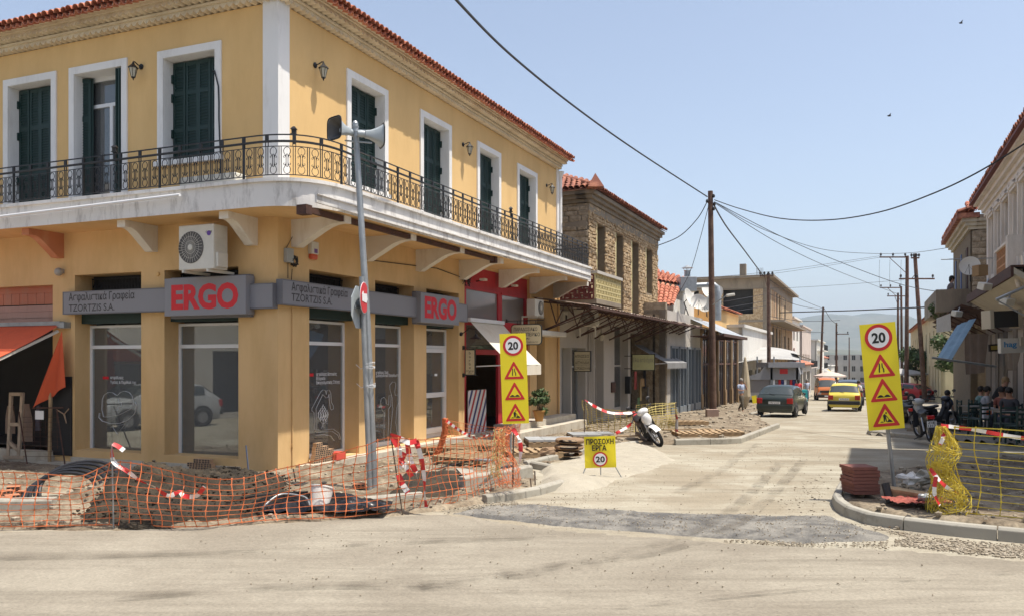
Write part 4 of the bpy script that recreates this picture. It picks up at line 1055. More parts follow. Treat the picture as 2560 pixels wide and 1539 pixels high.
def pip(x, y, poly):
    c = False; n = len(poly)
    for i in range(n):
        x0, y0 = poly[i]; x1, y1 = poly[i-1]
        if (y0 > y) != (y1 > y) and x < (x1-x0)*(y-y0)/(y1-y0)+x0: c = not c
    return c
def dedge(x, y, poly):
    d = 1e9; n = len(poly)
    for i in range(n):
        x0, y0 = poly[i]; x1, y1 = poly[i-1]; dx, dy = x1-x0, y1-y0; L = dx*dx+dy*dy
        s = max(0, min(1, ((x-x0)*dx+(y-y0)*dy)/L)) if L else 0
        d = min(d, (x-x0-s*dx)**2+(y-y0-s*dy)**2)
    return math.sqrt(d)
def g2(L): return [tuple(ong(*p)[:2]) if not isinstance(p, Vector) else (p.x, p.y) for p in L]
def hfield(name, poly, res, hfn, m, edge=.3, kind='structure', label=None, cat=None, wob=.12):
    x0, x1 = min(p[0] for p in poly), max(p[0] for p in poly); y0, y1 = min(p[1] for p in poly), max(p[1] for p in poly)
    nx, ny = int((x1-x0)/res)+2, int((y1-y0)/res)+2
    vs = {}; V = []; F = []
    ins = {}
    for j in range(ny+1):
        for i in range(nx+1):
            x, y = x0+(i-.5)*res, y0+(j-.5)*res
            d = dedge(x, y, poly); s = d if pip(x, y, poly) else -d
            s += wob*fbm(x*1.7, y*1.7, 3.3, 3)
            if s < -edge*.4: continue
            k = max(0, min(1, (s+edge*.3)/edge)); k = k*k*(3-2*k)
            z = gz(x, y) - .04 + k*(.04 + hfn(x, y)); vs[(i, j)] = len(V); V.append((x + .25*res*noise.noise((x*9,y*9,1)), y + .25*res*noise.noise((x*9,y*9,7)), z))
    for j in range(ny):
        for i in range(nx):
            q = [(i,j),(i+1,j),(i+1,j+1),(i,j+1)]
            if all(a in vs for a in q): F.append(tuple(vs[a] for a in q))
    mb = MB(); mb.v = [Vector(v) for v in V]; mb.f = F; mb.mi = [0]*len(F)
    o = mb.build(name, m, smooth=False)
    o.data.polygons.foreach_set('use_smooth', [True]*len(F))
    return tag(o, label, cat, None, kind)
def mound(c, r, h, sy=1.0):
    return lambda x, y: h*math.exp(-(((x-c[0])/r)**2 + ((y-c[1])/(r*sy))**2))
# foreground slab and asphalt strip
fg = g2([(-200,1330),(350,1322),(700,1306),(1000,1288),(1120,1283),(1400,1322),(1600,1338),(1800,1352),(2000,1364),(2240,1372),(2400,1386),(2700,1412)]) + [(14, 1.05), (-12, 1.05)]
hfield('crossing_road', fg, .12, lambda x, y: .012 + .010*fbm(x*.6, y*.6), M_conc, .1, wob=.08)
st1 = g2([(1120,1284),(1225,1262),(1350,1262),(1600,1280),(1800,1287),(2085,1289),(2130,1308),(2235,1340),(2225,1352),(2000,1358),(1800,1346),(1600,1332),(1400,1318),(1250,1302)])
hfield('asphalt_strip', st1, .05, lambda x, y: .030 + .030*fbm(x*1.5, y*1.5) + .02*fbm(x*9, y*9, 0, 3), M_asph, .16, wob=.14)
M_trk = mat('tyre_track_dirt', (.12,.10,.075), .95, .2, 3)
nn_ = M_trk.node_tree; tx = nn_.nodes.new('ShaderNodeTexNoise'); tx.inputs['Scale'].default_value = 2.5; tx.inputs['Detail'].default_value = 9; link(nn_, nn_.nodes.new('ShaderNodeNewGeometry').outputs['Position'], tx.inputs['Vector'])
mr_ = nn_.nodes.new('ShaderNodeMapRange'); mr_.inputs[1].default_value = .42; mr_.inputs[2].default_value = .7; mr_.inputs[4].default_value = .40; link(nn_, tx.outputs['Fac'], mr_.inputs[0]); link(nn_, mr_.outputs[0], nn_.nodes['Principled BSDF'].inputs['Alpha'])
for k, L in enumerate(([(1500,1530),(1900,1490),(2300,1452),(2650,1430)], [(1250,1440),(1500,1400),(1720,1340),(1850,1260),(1950,1160)], [(1050,1470),(1450,1420),(1780,1345),(1920,1250),(2010,1150)], [(-50,1400),(500,1385),(1000,1360),(1400,1345)], [(1700,1230),(1800,1180),(1850,1140),(1900,1110)], [(300,1500),(800,1470),(1300,1480)])):
    P_ = [ong(*p) for p in L]; mb = MB(); C_ = [P_[0].lerp(P_[0], 0)]; m_ = 60
    def cv(u): s = min(max(u, 0), .9999)*(len(P_)-1); i = int(s); f = s-i; p0, p1, p2, p3 = P_[max(i-1,0)], P_[i], P_[i+1], P_[min(i+2,len(P_)-1)]; return .5*((2*p1)+(p2-p0)*f+(2*p0-5*p1+4*p2-p3)*f*f+(3*p1-p0-3*p2+p3)*f**3)
    def tf(u, v): c = cv(u); d = (cv(u+.02)-cv(u-.02)).normalized(); q = c+Vector((-d.y, d.x, 0))*(v-.5)*(.07 if k == 0 else .19); return (q.x, q.y, gz(q.x, q.y)+.042)
    mb.grid(tf, m_, 1); tag(mb.build('tyre_track', M_trk), kind='structure')
# the excavated corner
lotA = g2([(-200,1330),(0,1324),(300,1326),(540,1318),(760,1306),(1000,1290),(1110,1276),(1230,1256),(1330,1236),(1345,1190),(1330,1166)]) + [tuple(FR.p(14,.9,0)[:2]), tuple(FR.p(10.7,.3,0)[:2]), tuple(FR.p(.3,.1,0)[:2]), tuple(FL.p(.2,.1,0)[:2]), tuple(FL.p(9.5,.1,0)[:2])]
mA = [mound(ong(470,1265), 1.1, .30, .45), mound(ong(300,1270), .8, .24, .5), mound(ong(620,1240), 1.0, .20, .6), mound(ong(760,1190), .9, .16), mound(ong(150,1290), .5, .12), mound(ong(1010,1200), .9, .10), mound(ong(560,1215), .8, .14)]
pit = [mound(ong(880,1255), .5, -.10, .5), mound(ong(200,1235), .9, -.12, .5)]
def hA(x, y): return .06 + sum(f(x, y) for f in mA+pit)*(1+.7*fbm(x*2, y*2, 0, 2)) + .06*fbm(x*3, y*3, 0, 3) + .05*abs(fbm(x*11, y*11, 5, 3))
hfield('dug_earth', lotA, .05, hA, M_rub, .28, wob=.15)
lotD = g2([(150,1322),(330,1324),(540,1316),(700,1300),(760,1270),(740,1225),(560,1205),(380,1212),(250,1260)])
hfield('dark_earth_heap', lotD, .035, lambda x, y: hA(x, y) + .06 + .12*abs(fbm(x*5, y*5, 2, 3)) + .12*abs(fbm(x*14, y*14, 6, 2)), M_earth, .35, kind='stuff', wob=.3)
lotE = g2([(1000,1200),(1160,1190),(1180,1235),(1080,1262),(960,1250)])
hfield('dark_earth_patch', lotE, .035, lambda x, y: hA(x, y) + .05 + .06*abs(fbm(x*7, y*7, 2, 3)), M_earth, .35, kind='stuff', wob=.3)
# pavement strip along the street on the left, under construction
lotB = g2([(1318,1172),(1450,1136),(1600,1112),(1690,1111),(1850,1108),(1940,1070),(1900,1050),(1905,1036),(1990,1012),(2020,996)]) + [tuple(FR.p(60, -.5, 0)[:2]), tuple(FR.p(14.6, -.5, 0)[:2]), tuple(FR.p(13, .9, 0)[:2])]
hfield('dug_pavement', lotB, .12, lambda x, y: .10 + .07*fbm(x*1.2, y*1.2) + .05*abs(fbm(x*5, y*5, 5, 3)), M_rub, .25, wob=.1)
# sand tipped over the kerb
pS = g2([(1345,1180),(1400,1150),(1470,1130),(1560,1108),(1640,1122),(1700,1150),(1640,1175),(1560,1200),(1480,1228),(1400,1232),(1350,1212)])
mS = [mound(ong(1425,1210), .65, .17, .7), mound(ong(1390,1180), .6, .12), mound(ong(1545,1118), 1.0, .10, 1.2), mound(ong(1620,1128), .8, .05, 1)]
hfield('sand_pile', pS, .05, lambda x, y: .02 + sum(f(x, y) for f in mS) + .03*fbm(x*4, y*4, 0, 3) + .035*abs(fbm(x*12, y*12, 3, 3)), M_sand, .4, kind='stuff', label='pale sand tipped over the unfinished kerb beside the yellow warning board', cat='sand', wob=.2)
# right corner lot and right pavement
lotC = g2([(2090,1262),(2135,1282),(2225,1300),(2345,1312),(2600,1332),(2900,1350)]) + [(13.5,12.2), (12.2,17.5)] + g2([(2500,1150),(2300,1175),(2170,1190),(2100,1215)])
hfield('dug_corner', lotC, .06, lambda x, y: .10 + .05*fbm(x*2, y*2) + .05*abs(fbm(x*7, y*7, 5, 3)), M_rub, .15, wob=.05)
def DD(D, Y): return ((D+.4*Y)/.9165, Y)
lotR = g2([(2166,1086),(2290,1097),(2360,1101)]) + [DD(4.0,20.2), DD(4.6,60), DD(1.2,60), DD(.6,40), DD(.0,26)]
hfield('right_pavement', lotR, .15, lambda x, y: .10 + .03*fbm(x*1.2, y*1.2), M_conc, .15, wob=.02)
# scattered stones
def rockmesh(mb, p, r, rr):
    mb.ball(p, r, 5, 3, (1, rr.uniform(.6, 1.1), rr.uniform(.45, .8)), .5, rr.random()*50, None)
def scatter(name, poly, n, rmin, rmax, m, hfn, seed=1, pw=2.5, label=None, cat=None):
    rr = random.Random(seed); mb = MB(); x0, x1 = min(p[0] for p in poly), max(p[0] for p in poly); y0, y1 = min(p[1] for p in poly), max(p[1] for p in poly); c = 0
    while c < n:
        x, y = rr.uniform(x0, x1), rr.uniform(y0, y1)
        if not pip(x, y, poly): c += .2; continue
        if rr.random() > min(1, dedge(x, y, poly)/.22*(.6+1.6*max(0, .3+noise.noise((x*1.3, y*1.3, seed))))): c += .3; continue
        c += 1; r = rmin+(rmax-rmin)*rr.random()**pw; rockmesh(mb, (x, y, gz(x, y)+hfn(x, y)+r*.2), r, rr)
    return tag(mb.build(name, m), label, cat, None, 'stuff')
scatter('rubble', lotA, 2600, .008, .06, M_gravel, hA, 1, 3)
scatter('earth_clods', lotD, 1600, .006, .04, M_earth, lambda x, y: hA(x, y)+.09, 2, 2.2)
scatter('gravel', g2([(2120,1300),(2240,1342),(2225,1362),(2400,1384),(2650,1406),(2650,1368),(2340,1342)]), 3800, .006, .028, M_gravel, lambda x, y: .0, 3, 2)
scatter('gravel', g2([(1350,1248),(1420,1232),(1560,1200),(1600,1225),(1450,1262),(1340,1262)]), 260, .004, .015, M_gravel, lambda x, y: .0, 4, 2.5)
scatter('gravel', g2([(1990,1200),(2080,1170),(2080,1290),(1900,1288),(1960,1240)]), 500, .005, .025, M_gravel, lambda x, y: .0, 5, 3)
scatter('gravel', g2([(1080,1278),(1250,1256),(1380,1262),(1390,1275),(1230,1272),(1110,1290)]), 500, .005, .022, M_gravel, lambda x, y: .03, 6, 2.5)
scatter('rubble', lotB, 2200, .015, .10, M_gravel, lambda x, y: .12, 7, 3)
scatter('rubble', lotC, 900, .01, .06, M_gravel, lambda x, y: .12, 8, 3)
scatter('loose_grit', g2([(400,1350),(1100,1290),(1300,1200),(1650,1130),(2000,1100),(2150,1130),(2060,1250),(2100,1300),(2500,1500),(600,1500)]), 2400, .003, .014, M_gravel, lambda x, y: .022, 9, 3)
# edge of the crossing: crumbs along the asphalt strip
scatter('gravel', st1, 1500, .004, .014, M_gravel, lambda x, y: .04, 11, 2)
scatter('gravel', g2([(1800,1345),(2000,1356),(2230,1352),(2240,1376),(2000,1370),(1800,1358)]), 900, .004, .018, M_gravel, lambda x, y: .015, 10, 2)
# ------------------------------------------------------------------ kerbs
def kerb(name, label, pts, h=.15, w=.14, ln=1.0, lift=0, side=1, z0=0):
    P_ = [Vector((p[0], p[1], 0)) for p in pts]
    th = thing(name, label, 'kerb', (P_[0].x, P_[0].y, gz(0, P_[0].y)))
    tot = sum((P_[i+1]-P_[i]).length for i in range(len(P_)-1)); n = max(1, round(tot/ln))
    def pt(s):
        for i in range(len(P_)-1):
            L = (P_[i+1]-P_[i]).length
            if s <= L or i == len(P_)-2: return P_[i]+(P_[i+1]-P_[i])*(s/L), (P_[i+1]-P_[i]).normalized()
            s -= L
    for k in range(n):
        a, da = pt(tot*k/n+.006); b, db = pt(tot*(k+1)/n-.006); mid, dm = pt(tot*(k+.5)/n)
        mb = MB(); seq = [(a, da), (mid, dm), (b, db)]; vs = []
        for p, d in seq:
            nn = Vector((-d.y, d.x, 0))*side; q = p+nn*w; g = gz(0, p.y)+z0
            vs += [(p.x, p.y, g-.2), (p.x+nn.x*.02, p.y+nn.y*.02, g+h-.03), (p.x+nn.x*.05, p.y+nn.y*.05, g+h), (q.x, q.y, g+h), (q.x, q.y, g-.2)]
        fs = [(4,3,2,1,0), (10,11,12,13,14)]
        for i in (0, 5): fs += [(i+j, i+j+1, i+j+6, i+j+5) for j in range(4)]
        mb.add(vs, fs); mb.build('kerbstone', M_kerb, th, bevel=.008, recalc=True)
    return th
kerb('kerb', 'low concrete kerb with a broken end next to the dark asphalt strip on the left', g2([(1219,1259),(1343,1240),(1435,1212)]), .13)
kerb('kerb', 'short concrete kerb piece set crosswise in the pale sand', g2([(1392,1182),(1322,1168)]), .13, side=-1)
kerb('kerb', 'concrete kerb running back from the crosswise piece towards the parked white moped', g2([(1322,1168),(1450,1137),(1600,1113)]), .13, side=1)
kerb('kerb', 'new concrete kerb of the pavement corner in front of the wooden utility pole', g2([(1690,1112),(1853,1108),(1951,1068)]), .16, side=1)
kerb('kerb', 'far concrete kerb behind the parked dark car', g2([(1880,1040),(1915,1031),(1985,1013),(2030,990)]), .16, side=1)
kerb('kerb', 'curved concrete kerb round the right street corner in the foreground', g2([(2105,1212),(2088,1235),(2076,1262),(2092,1282),(2122,1298),(2170,1312),(2219,1320),(2337,1335),(2560,1358),(2760,1378)]), .16, side=1)
kerb('kerb', 'concrete kerb behind the right yellow sign where the mopeds are parked', g2([(2195,1040),(2172,1070),(2166,1085),(2289,1097),(2370,1104)]), .14, side=1)
kerb('kerb', 'long pale kerb block lying loose on the dirt near the net corner', [tuple(ong(1165,1232)[:2]), tuple(ong(1335,1198)[:2])], .16, .16, 2.6, z0=.10)
kerb('kerb', 'long pale concrete block lying behind the orange net at the left edge', [tuple(ong(-120,1300)[:2]), tuple(ong(128,1296)[:2])], .15, .2, 3, z0=.12)
kerb('kerb', 'narrow pale concrete strip at the foot of the orange net beside the leaning grey pole', [tuple(ong(915,1268)[:2]), tuple(ong(1060,1254)[:2])], .10, .12, 3, z0=.05)
# ------------------------------------------------------------------ nets, tape, stakes
M_onet = mat('orange_net', (.68, .20, .075), .7, .35, 3)
M_ynet = mat('yellow_net', (.60, .47, .05), .6, .12, 5)
M_olive = mat('olive_yellow_net', (.62, .52, .20), .7, .15, 5)
M_tr = mat('tape_red', (.58, .03, .03), .4, .05, 5); M_tw = mat('tape_white', (.75, .73, .70), .4, .05, 5)
M_stake = mat('rebar_stake', (.10, .07, .05), .8, .3, 12)
def catm(P, u):
    n = len(P)-1; s = min(max(u, 0), .99999)*n; i = int(s); f = s-i
    p0, p1, p2, p3 = P[max(i-1, 0)], P[i], P[i+1], P[min(i+2, n)]
    return .5*((2*p1)+(p2-p0)*f+(2*p0-5*p1+4*p2-p3)*f*f+(3*p1-p0-3*p2+p3)*f**3)
def net(name, label, keys, m, cell=(.15, .075), r=.0042, bulge=.08, lift=.02, group=None, seed=1, zg=.05, stakes=(), drops=None):
    """keys: (px, ybottom, ytop[, lean depth]) on the photograph, turned into ground points and heights"""
    B = []; TT = []
    for k in keys:
        b = ong(k[0], k[1], 0); b.z = gz(0, b.y)+zg
        t = at(k[0]+(k[3] if len(k) > 3 else 0), k[2], b.y); B.append(b); TT.append(t)
    th = thing(name, label, 'safety net', tuple(B[0]), group=group)
    L = sum((B[i+1]-B[i]).length for i in range(len(B)-1)); nu = max(2, int(L/cell[0])); hm = sum((t-b).length for t, b in zip(TT, B))/len(B); nv = max(2, int(hm/cell[1]))
    # arc length table
    smp = [catm(B, i/400) for i in range(401)]; acc = [0]
    for i in range(400): acc.append(acc[-1]+(smp[i+1]-smp[i]).length)
    def us(s):
        s *= acc[-1]; lo = 0
        import bisect
        i = min(399, max(0, bisect.bisect_left(acc, s)-1)); d = acc[i+1]-acc[i]
        return (i+((s-acc[i])/d if d else 0))/400
    def pt(s, v):
        u = us(s); b, t = catm(B, u), catm(TT, u); p = b.lerp(t, v)
        d = (catm(B, min(1, u+.01))-catm(B, max(0, u-.01))).normalized(); nn = Vector((d.y, -d.x, 0))
        k = noise.noise((s*L*.8, v*1.5, seed*3.1))*bulge*1.6 + noise.noise((s*L*3, v*3, seed))*bulge*.5
        p = p + nn*k*(1-.3*v) + d*(.05*noise.noise((s*L*1.3, v*2.2, seed+9))) + Vector((0, 0, -.05*math.sin(math.pi*v)*abs(noise.noise((s*L*.7, 1, seed)))*2))
        return p
    mb = MB()
    G = [[pt(i/nu, j/nv) for j in range(nv+1)] for i in range(nu+1)]
    for i in range(nu+1): mb.tube(G[i], [r*1.25 if j % 1 == 0 else r for j in range(nv+1)], 3, cap=False)
    for j in range(nv+1): mb.tube([G[i][j] for i in range(nu+1)], r*(1.5 if j in (0, nv) else 1.0), 3, cap=False)
    # knots where strands cross
    for i in range(nu+1):
        for j in range(nv+1):
            p = G[i][j]; d = (G[min(i+1,nu)][j]-G[max(i-1,0)][j]).normalized(); u = (G[i][min(j+1,nv)]-G[i][max(j-1,0)]).normalized(); s = r*3.6
            mb.add([p+d*s, p+u*s, p-d*s, p-u*s], [(0,1,2,3)])
    mb.build('mesh', m, th)
    return th, pt, L
k1 = [(-60,1325,1180),(0,1322,1178),(110,1322,1183),(200,1322,1190),(277,1322,1155),(370,1325,1165),(510,1325,1193),(600,1316,1195),(700,1306,1172),(780,1302,1155),(880,1297,1120),(915,1294,1112),(965,1290,1093),(1040,1283,1098),(1066,1278,1098),(1130,1262,1095),(1200,1243,1096),(1282,1216,1073)]
n1, pt1, L1 = net('safety_net', 'long orange plastic net sagging along the dug up corner in the left foreground', k1, M_onet, (.145, .085), .0052, .15)
n2, _, _ = net('safety_net', 'orange net in front of the red shop front, slung from an orange bundle', [(1110,1118,1046),(1165,1112,1058),(1225,1108,1066),(1262,1112,1064),(1300,1128,1052)], M_onet, (.13, .085), .0045, .07, seed=4)
n3, _, _ = net('safety_net', 'olive yellow net round the pavement behind the white moped', [(1462,1082,1000),(1500,1085,1018),(1560,1088,1026),(1592,1090,1026),(1640,1086,1014),(1688,1084,1008)], M_olive, (.20, .065), .0085, .12, seed=6)
n3b, _, _ = net('safety_net', 'loose olive yellow net hanging behind the white moped, pulled down on its right', [(1592,1076,1012),(1630,1078,1008),(1692,1078,1006)], M_olive, (.22, .07), .0085, .25, seed=8)
n4, pt4, _ = net('safety_net', 'bright yellow net with wide meshes along the kerb in the right foreground', [(2388,1300,1066),(2450,1308,1068),(2520,1314,1072),(2600,1322,1078),(2760,1335,1086)], M_ynet, (.235, .092), .0058, .16, seed=2, zg=.12)
n5, _, _ = net('safety_net', 'orange net across the far end of the right pavement under the pale yellow building', [(2235,1002,964),(2290,1004,966),(2340,1003,965),(2395,1002,964)], M_onet, (.3, .12), .012, .1, seed=3)
def crumple(name, label, axis, rad, m, n, r=.005, seed=1, cat='net bundle', squash=1):
    rr = random.Random(seed); mb = MB(); A_ = [Vector(a) for a in axis]
    for k in range(n):
        u = rr.random(); pts = []; a = rr.uniform(0, 6.28); R0 = rr.uniform(.5, 1.0)
        for i in range(12):
            u = min(1, max(0, u+rr.uniform(-.06, .06))); a += rr.uniform(.2, 1.0)
            c = catm(A_, u); q = rad(u)*R0 if callable(rad) else rad*R0
            pts.append(c+Vector((math.cos(a)*q, math.sin(a)*q*squash, rr.uniform(-.02, .02))))
        mb.tube(pts, r, 3, cap=False)
    for k in range(int(n*.5)):
        a = rr.uniform(0, 6.28); q0 = rr.uniform(.4, 1.0); pts = []
        for i in range(14):
            u = i/13; c = catm(A_, u); q = (rad(u) if callable(rad) else rad)*q0; a += rr.uniform(-.25, .3)
            pts.append(c+Vector((math.cos(a)*q, math.sin(a)*q*squash, 0)))
        mb.tube(pts, r, 3, cap=False)
    return tag(mb.build(name, m), label, cat)
Yb = ong(2370, 1300).y
crumple('net_bundle', 'gathered bundle of bright yellow netting tied at the near end of the right fence', [at(2362,1302,Yb), at(2372,1230,Yb), at(2350,1170,Yb), at(2362,1120,Yb), at(2352,1066,Yb)], lambda u: .25-.16*abs(u-.2)+.05*math.sin(u*11), M_ynet, 85, .0042, 3)
Yo = 12.6
crumple('net_bundle', 'ragged bundle of orange and yellow netting at the corner stake of the left fence', [at(1274,1215,Yo), at(1268,1160,Yo), at(1256,1110,Yo), at(1262,1064,Yo)], lambda u: .17+.05*math.sin(u*7), M_onet, 26, .0035, 5)
crumple('net_bundle', 'ochre shreds of old net hanging beside the corner stake', [at(1236,1190,Yo+.6), at(1246,1130,Yo+.6), at(1250,1070,Yo+.6)], .12, M_olive, 22, .0035, 6)
crumple('net_bundle', 'rolled orange net standing upright in front of the third shop bay', [at(1090,1140,17.5), at(1102,1110,17.5), at(1112,1075,17.5), at(1113,1045,17.5)], lambda u: .07+.06*max(0,.3-u), M_onet, 70, .006, 7)
def tape(label, pts, w=.07, seg=.11, seed=1, tw=1.6, name='barrier_tape'):
    rr = random.Random(seed); P_ = [Vector(p) for p in pts]; L = sum((P_[i+1]-P_[i]).length for i in range(len(P_)-1)); n = max(6, int(L/.022)); mb = MB(); ph = rr.uniform(0, 6)
    row = []
    for i in range(n+1):
        u = i/n; c = catm(P_, u); d = (catm(P_, min(1, u+.01))-catm(P_, max(0, u-.01))).normalized()
        s = d.orthogonal().normalized() if abs(d.z) > .95 else d.cross(Vector((0,0,1))).normalized(); b = s.cross(d)
        a = math.pi/2 + tw*noise.noise((u*L*2.2, ph, 0))*1.4
        e = (s*math.cos(a)+b*math.sin(a))*w/2*(1-.35*abs(noise.noise((u*L*4, 1, ph)))); row.append((c+e, c-e))
    sk = .45
    for i in range(n):
        mb.cm = int((i/n*L)/seg) % 2
        mb.add([row[i][0], row[i+1][0], row[i+1][1], row[i][1]], [(0,1,2,3)])
    return tag(mb.build(name, [M_tr, M_tw]), label, 'tape')
def stake(label, a, b, Y, r=.012, m=None, name='stake'):
    mb = MB(); mb.tube([at(*a, Y), at(*b, Y)], r, 6); return tag(mb.build(name, m or M_stake), label, 'stake')
Y0 = ong(282, 1322).y
stake('thin grey steel stake with tape at its top in front of the first shop window', (284,1322), (280,1108), Y0, .010, M_galv)
tape('red and white tape twisting down from the grey stake over the left net', [at(280,1110,Y0), at(284,1152,Y0), at(318,1176,Y0), at(350,1200,Y0), at(385,1215,Y0), at(420,1238,Y0), at(448,1228,Y0), at(460,1238,Y0), at(490,1238,Y0), at(512,1215,Y0)], .06, .12, 1)
tape('short end of tape blowing from the top of the grey stake', [at(282,1108,Y0), at(295,1114,Y0), at(310,1125,Y0)], .06, .1, 2)
stake('thin dark stake with tape wound round it left of the concrete beam', (1007,1288), (977,1088), ong(1007,1286).y, .009)
Yt = ong(1007,1286).y
for k, P_ in enumerate(([(975,1088),(1000,1095),(1022,1105),(1042,1100)], [(980,1090),(997,1120),(1002,1150),(1015,1165),(1030,1190)], [(1040,1100),(1052,1140),(1060,1190),(1062,1235),(1066,1268)], [(1018,1105),(1026,1150),(1040,1180),(1046,1215)], [(1012,1130),(1003,1150),(998,1170)], [(996,1185),(1004,1205),(1010,1215),(1020,1230)])):
    tape(['tape between the two leaning stakes', 'tape hanging from the left leaning stake', 'long red and white tape down to the foot of the net', 'thin strand of tape between the other two', 'small knot of white tape', 'wide loose tape end low on the left'][k] + ' near the concrete beam', [at(*p, Yt) for p in P_], .085, .13, 10+k, 1.2)
stake('dark stake at the outer corner of the orange net', (1282,1216), (1284,1068), 12.7, .012)
stake('dark thin stake inside the orange net corner', (1245,1175), (1243,1095), 14.2, .010)
stake('short dark stake standing in the pale sand by the kerb', (1338,1212), (1337,1176), ong(1338,1212).y, .012)
stake('short dark stake beside the net next to the kerb end', (1328,1216), (1326,1195), 12.9, .010)
stake('blue grey rebar stake standing before the wide ochre pillar', (623,1195), (615,1112), 14.0, .013, mat('blue_steel', (.12,.15,.22), .5))
stake('slanting dark stake in the earth below the conduit', (741,1212), (733,1170), 13.6, .012)
tape('red tape hanging along the ragged net bundle', [at(1282,1070,12.55), at(1296,1092,12.55), at(1302,1120,12.55), at(1298,1160,12.55)], .07, .14, 21)
tape('tape strung from the orange bundle across the red shop front', [at(1116,1050,17.2), at(1150,1075,16.8), at(1185,1092,16), at(1225,1086,15), at(1262,1072,14)], .06, .14, 22)
tape('red and white tape sagging along the olive net', [at(1462,998,22.5), at(1490,1016,22.6), at(1530,1031,22.7), at(1590,1030,22.8)], .09, .18, 23)
tape('slanting red tape down to the pavers left of the moped', [at(1590,1030,22.6), at(1575,1060,22.4), at(1540,1082,22.3)], .09, .18, 24)
tape('red tape on the right end stake of the olive net', [at(1690,1035,23), at(1692,1050,23), at(1691,1078,23)], .09, .2, 25)
for x, y0, y1 in ((1461,1080,998),(1589,1090,1010),(1690,1082,1006)): stake('thin stake of the olive net, ' + {1461:'the left one', 1589:'the middle one', 1690:'the right one'}[x], (x, y0), (x, y1), 22.7, .014)
tape('taut red and white tape along the top of the right yellow net', [at(2352,1062,Yb), at(2430,1072,Yb), at(2560,1094,Yb), at(2700,1105,Yb)], .055, .2, 31, .4)
tape('red tape wound round the yellow net bundle', [at(2325,1170,Yb-.1), at(2345,1195,Yb-.2), at(2365,1215,Yb-.2), at(2395,1235,Yb-.1)], .06, .12, 32)
tape('red tape end trailing down the yellow bundle to the kerb', [at(2340,1190,Yb-.2), at(2336,1230,Yb-.2), at(2350,1262,Yb-.2)], .06, .12, 33)
tape('red tape on the upper part of the yellow bundle', [at(2355,1062,Yb-.15), at(2358,1090,Yb-.2), at(2350,1110,Yb-.2)], .06, .12, 34)
# ------------------------------------------------------------------ poles and signs
M_wt = mat('white_sign_face', (.78,.78,.78), .4, .02, 3); M_yf = mat('fluorescent_yellow', (.80, .66, .02), .45, .03, 2); M_sr = mat('sign_red', (.55, .02, .025), .4, .03, 3); M_bk = mat('sign_black', (.012,.012,.012), .5, .05, 3)
M_horn = mat('grey_horn', (.36,.40,.42), .45, .06, 4)
Yp = 13.4
pl = thing('loudspeaker_pole', 'leaning galvanised pole on the dug up corner', 'pole', tuple(at(935,1215,Yp)))
mb = MB(); mb.tube([at(936,1240,Yp), at(918,800,Yp), at(888,308,Yp)], [.062,.055,.046], 12); mb.tube([at(888,309,Yp), at(888,303,Yp)], [.05,.03], 10); mb.build('pole', M_galv, pl, smooth=True)
sp_ = thing('sign_pole', 'shorter grey sign pole wired to the taller leaning pole', 'pole', tuple(at(923,1215,Yp-.12)))
mb = MB(); mb.tube([at(925,1238,Yp-.1), at(915,960,Yp-.1), at(904,692,Yp-.1)], .042, 10); mb.build('pole', M_galv, sp_, smooth=True)
rr = random.Random(2)
for y0 in (912, 962):
    mb = MB()
    for k in range(5): 
        c = at(922+ (y0-912)*.03, y0+rr.uniform(-6,6), Yp-.05); mb.tube([c+Vector((.10*math.cos(a), .10*math.sin(a), .02*math.sin(a*2+k))) for a in [2*math.pi*i/14 for i in range(14)]], .004, 3, closed=True)
    mb.tube([c, c+Vector((-.12,-.06,-.03)), c+Vector((-.2,-.05,.04))], .004, 3); mb.build('wire_tie', M_alu, sp_)
# signs seen from the side: no-entry disc with sticker, and a blue-grey back
def disc(M, r, m, name, parent, th=.006, n=28, off=0.0):
    mb = MB(M); mb.lathe([(r, -th/2), (r, th/2)], n, T(0, off, 0) @ RX(R(90))); return mb.build(name, m, parent)
c = at(911, 744, Yp-.2); Ms = T(*c) @ RZ(R(85))
sg = thing('road_sign', 'round red sign with a white sticker seen almost edge on, on the shorter grey pole', 'road sign', M=Ms)
disc(Ms, .24, M_sr, 'disc', sg); disc(Ms, .24, M_galv, 'disc_back', sg, off=.012); disc(Ms, .25, M_wt, 'rim', sg, th=.004, off=.004)
mb = MB(Ms); mb.prism([(-.16,-.06),(.10,-.08),(.16,-.02),(.12,.07),(-.05,.06),(-.10,.10),(-.17,.05)], -.010, -.007); mb.build('sticker', M_wt, sg)
c = at(897, 768, Yp-.15); Ms = T(*c) @ RZ(R(260))
sg = thing('road_sign', 'octagonal road sign seen from its grey back on the shorter pole', 'road sign', M=Ms)
mb = MB(Ms); mb.prism([(.36*math.cos(R(22.5+45*k)), .36*math.sin(R(22.5+45*k))) for k in range(8)], -.004, .004); mb.build('plate', M_horn, sg)
mb = MB(Ms); mb.box(-.2,.2,.006,.03,-.03,.03); mb.box(-.02,.02,.006,.04,-.1,.1); mb.build('clamp', M_galv, sg)
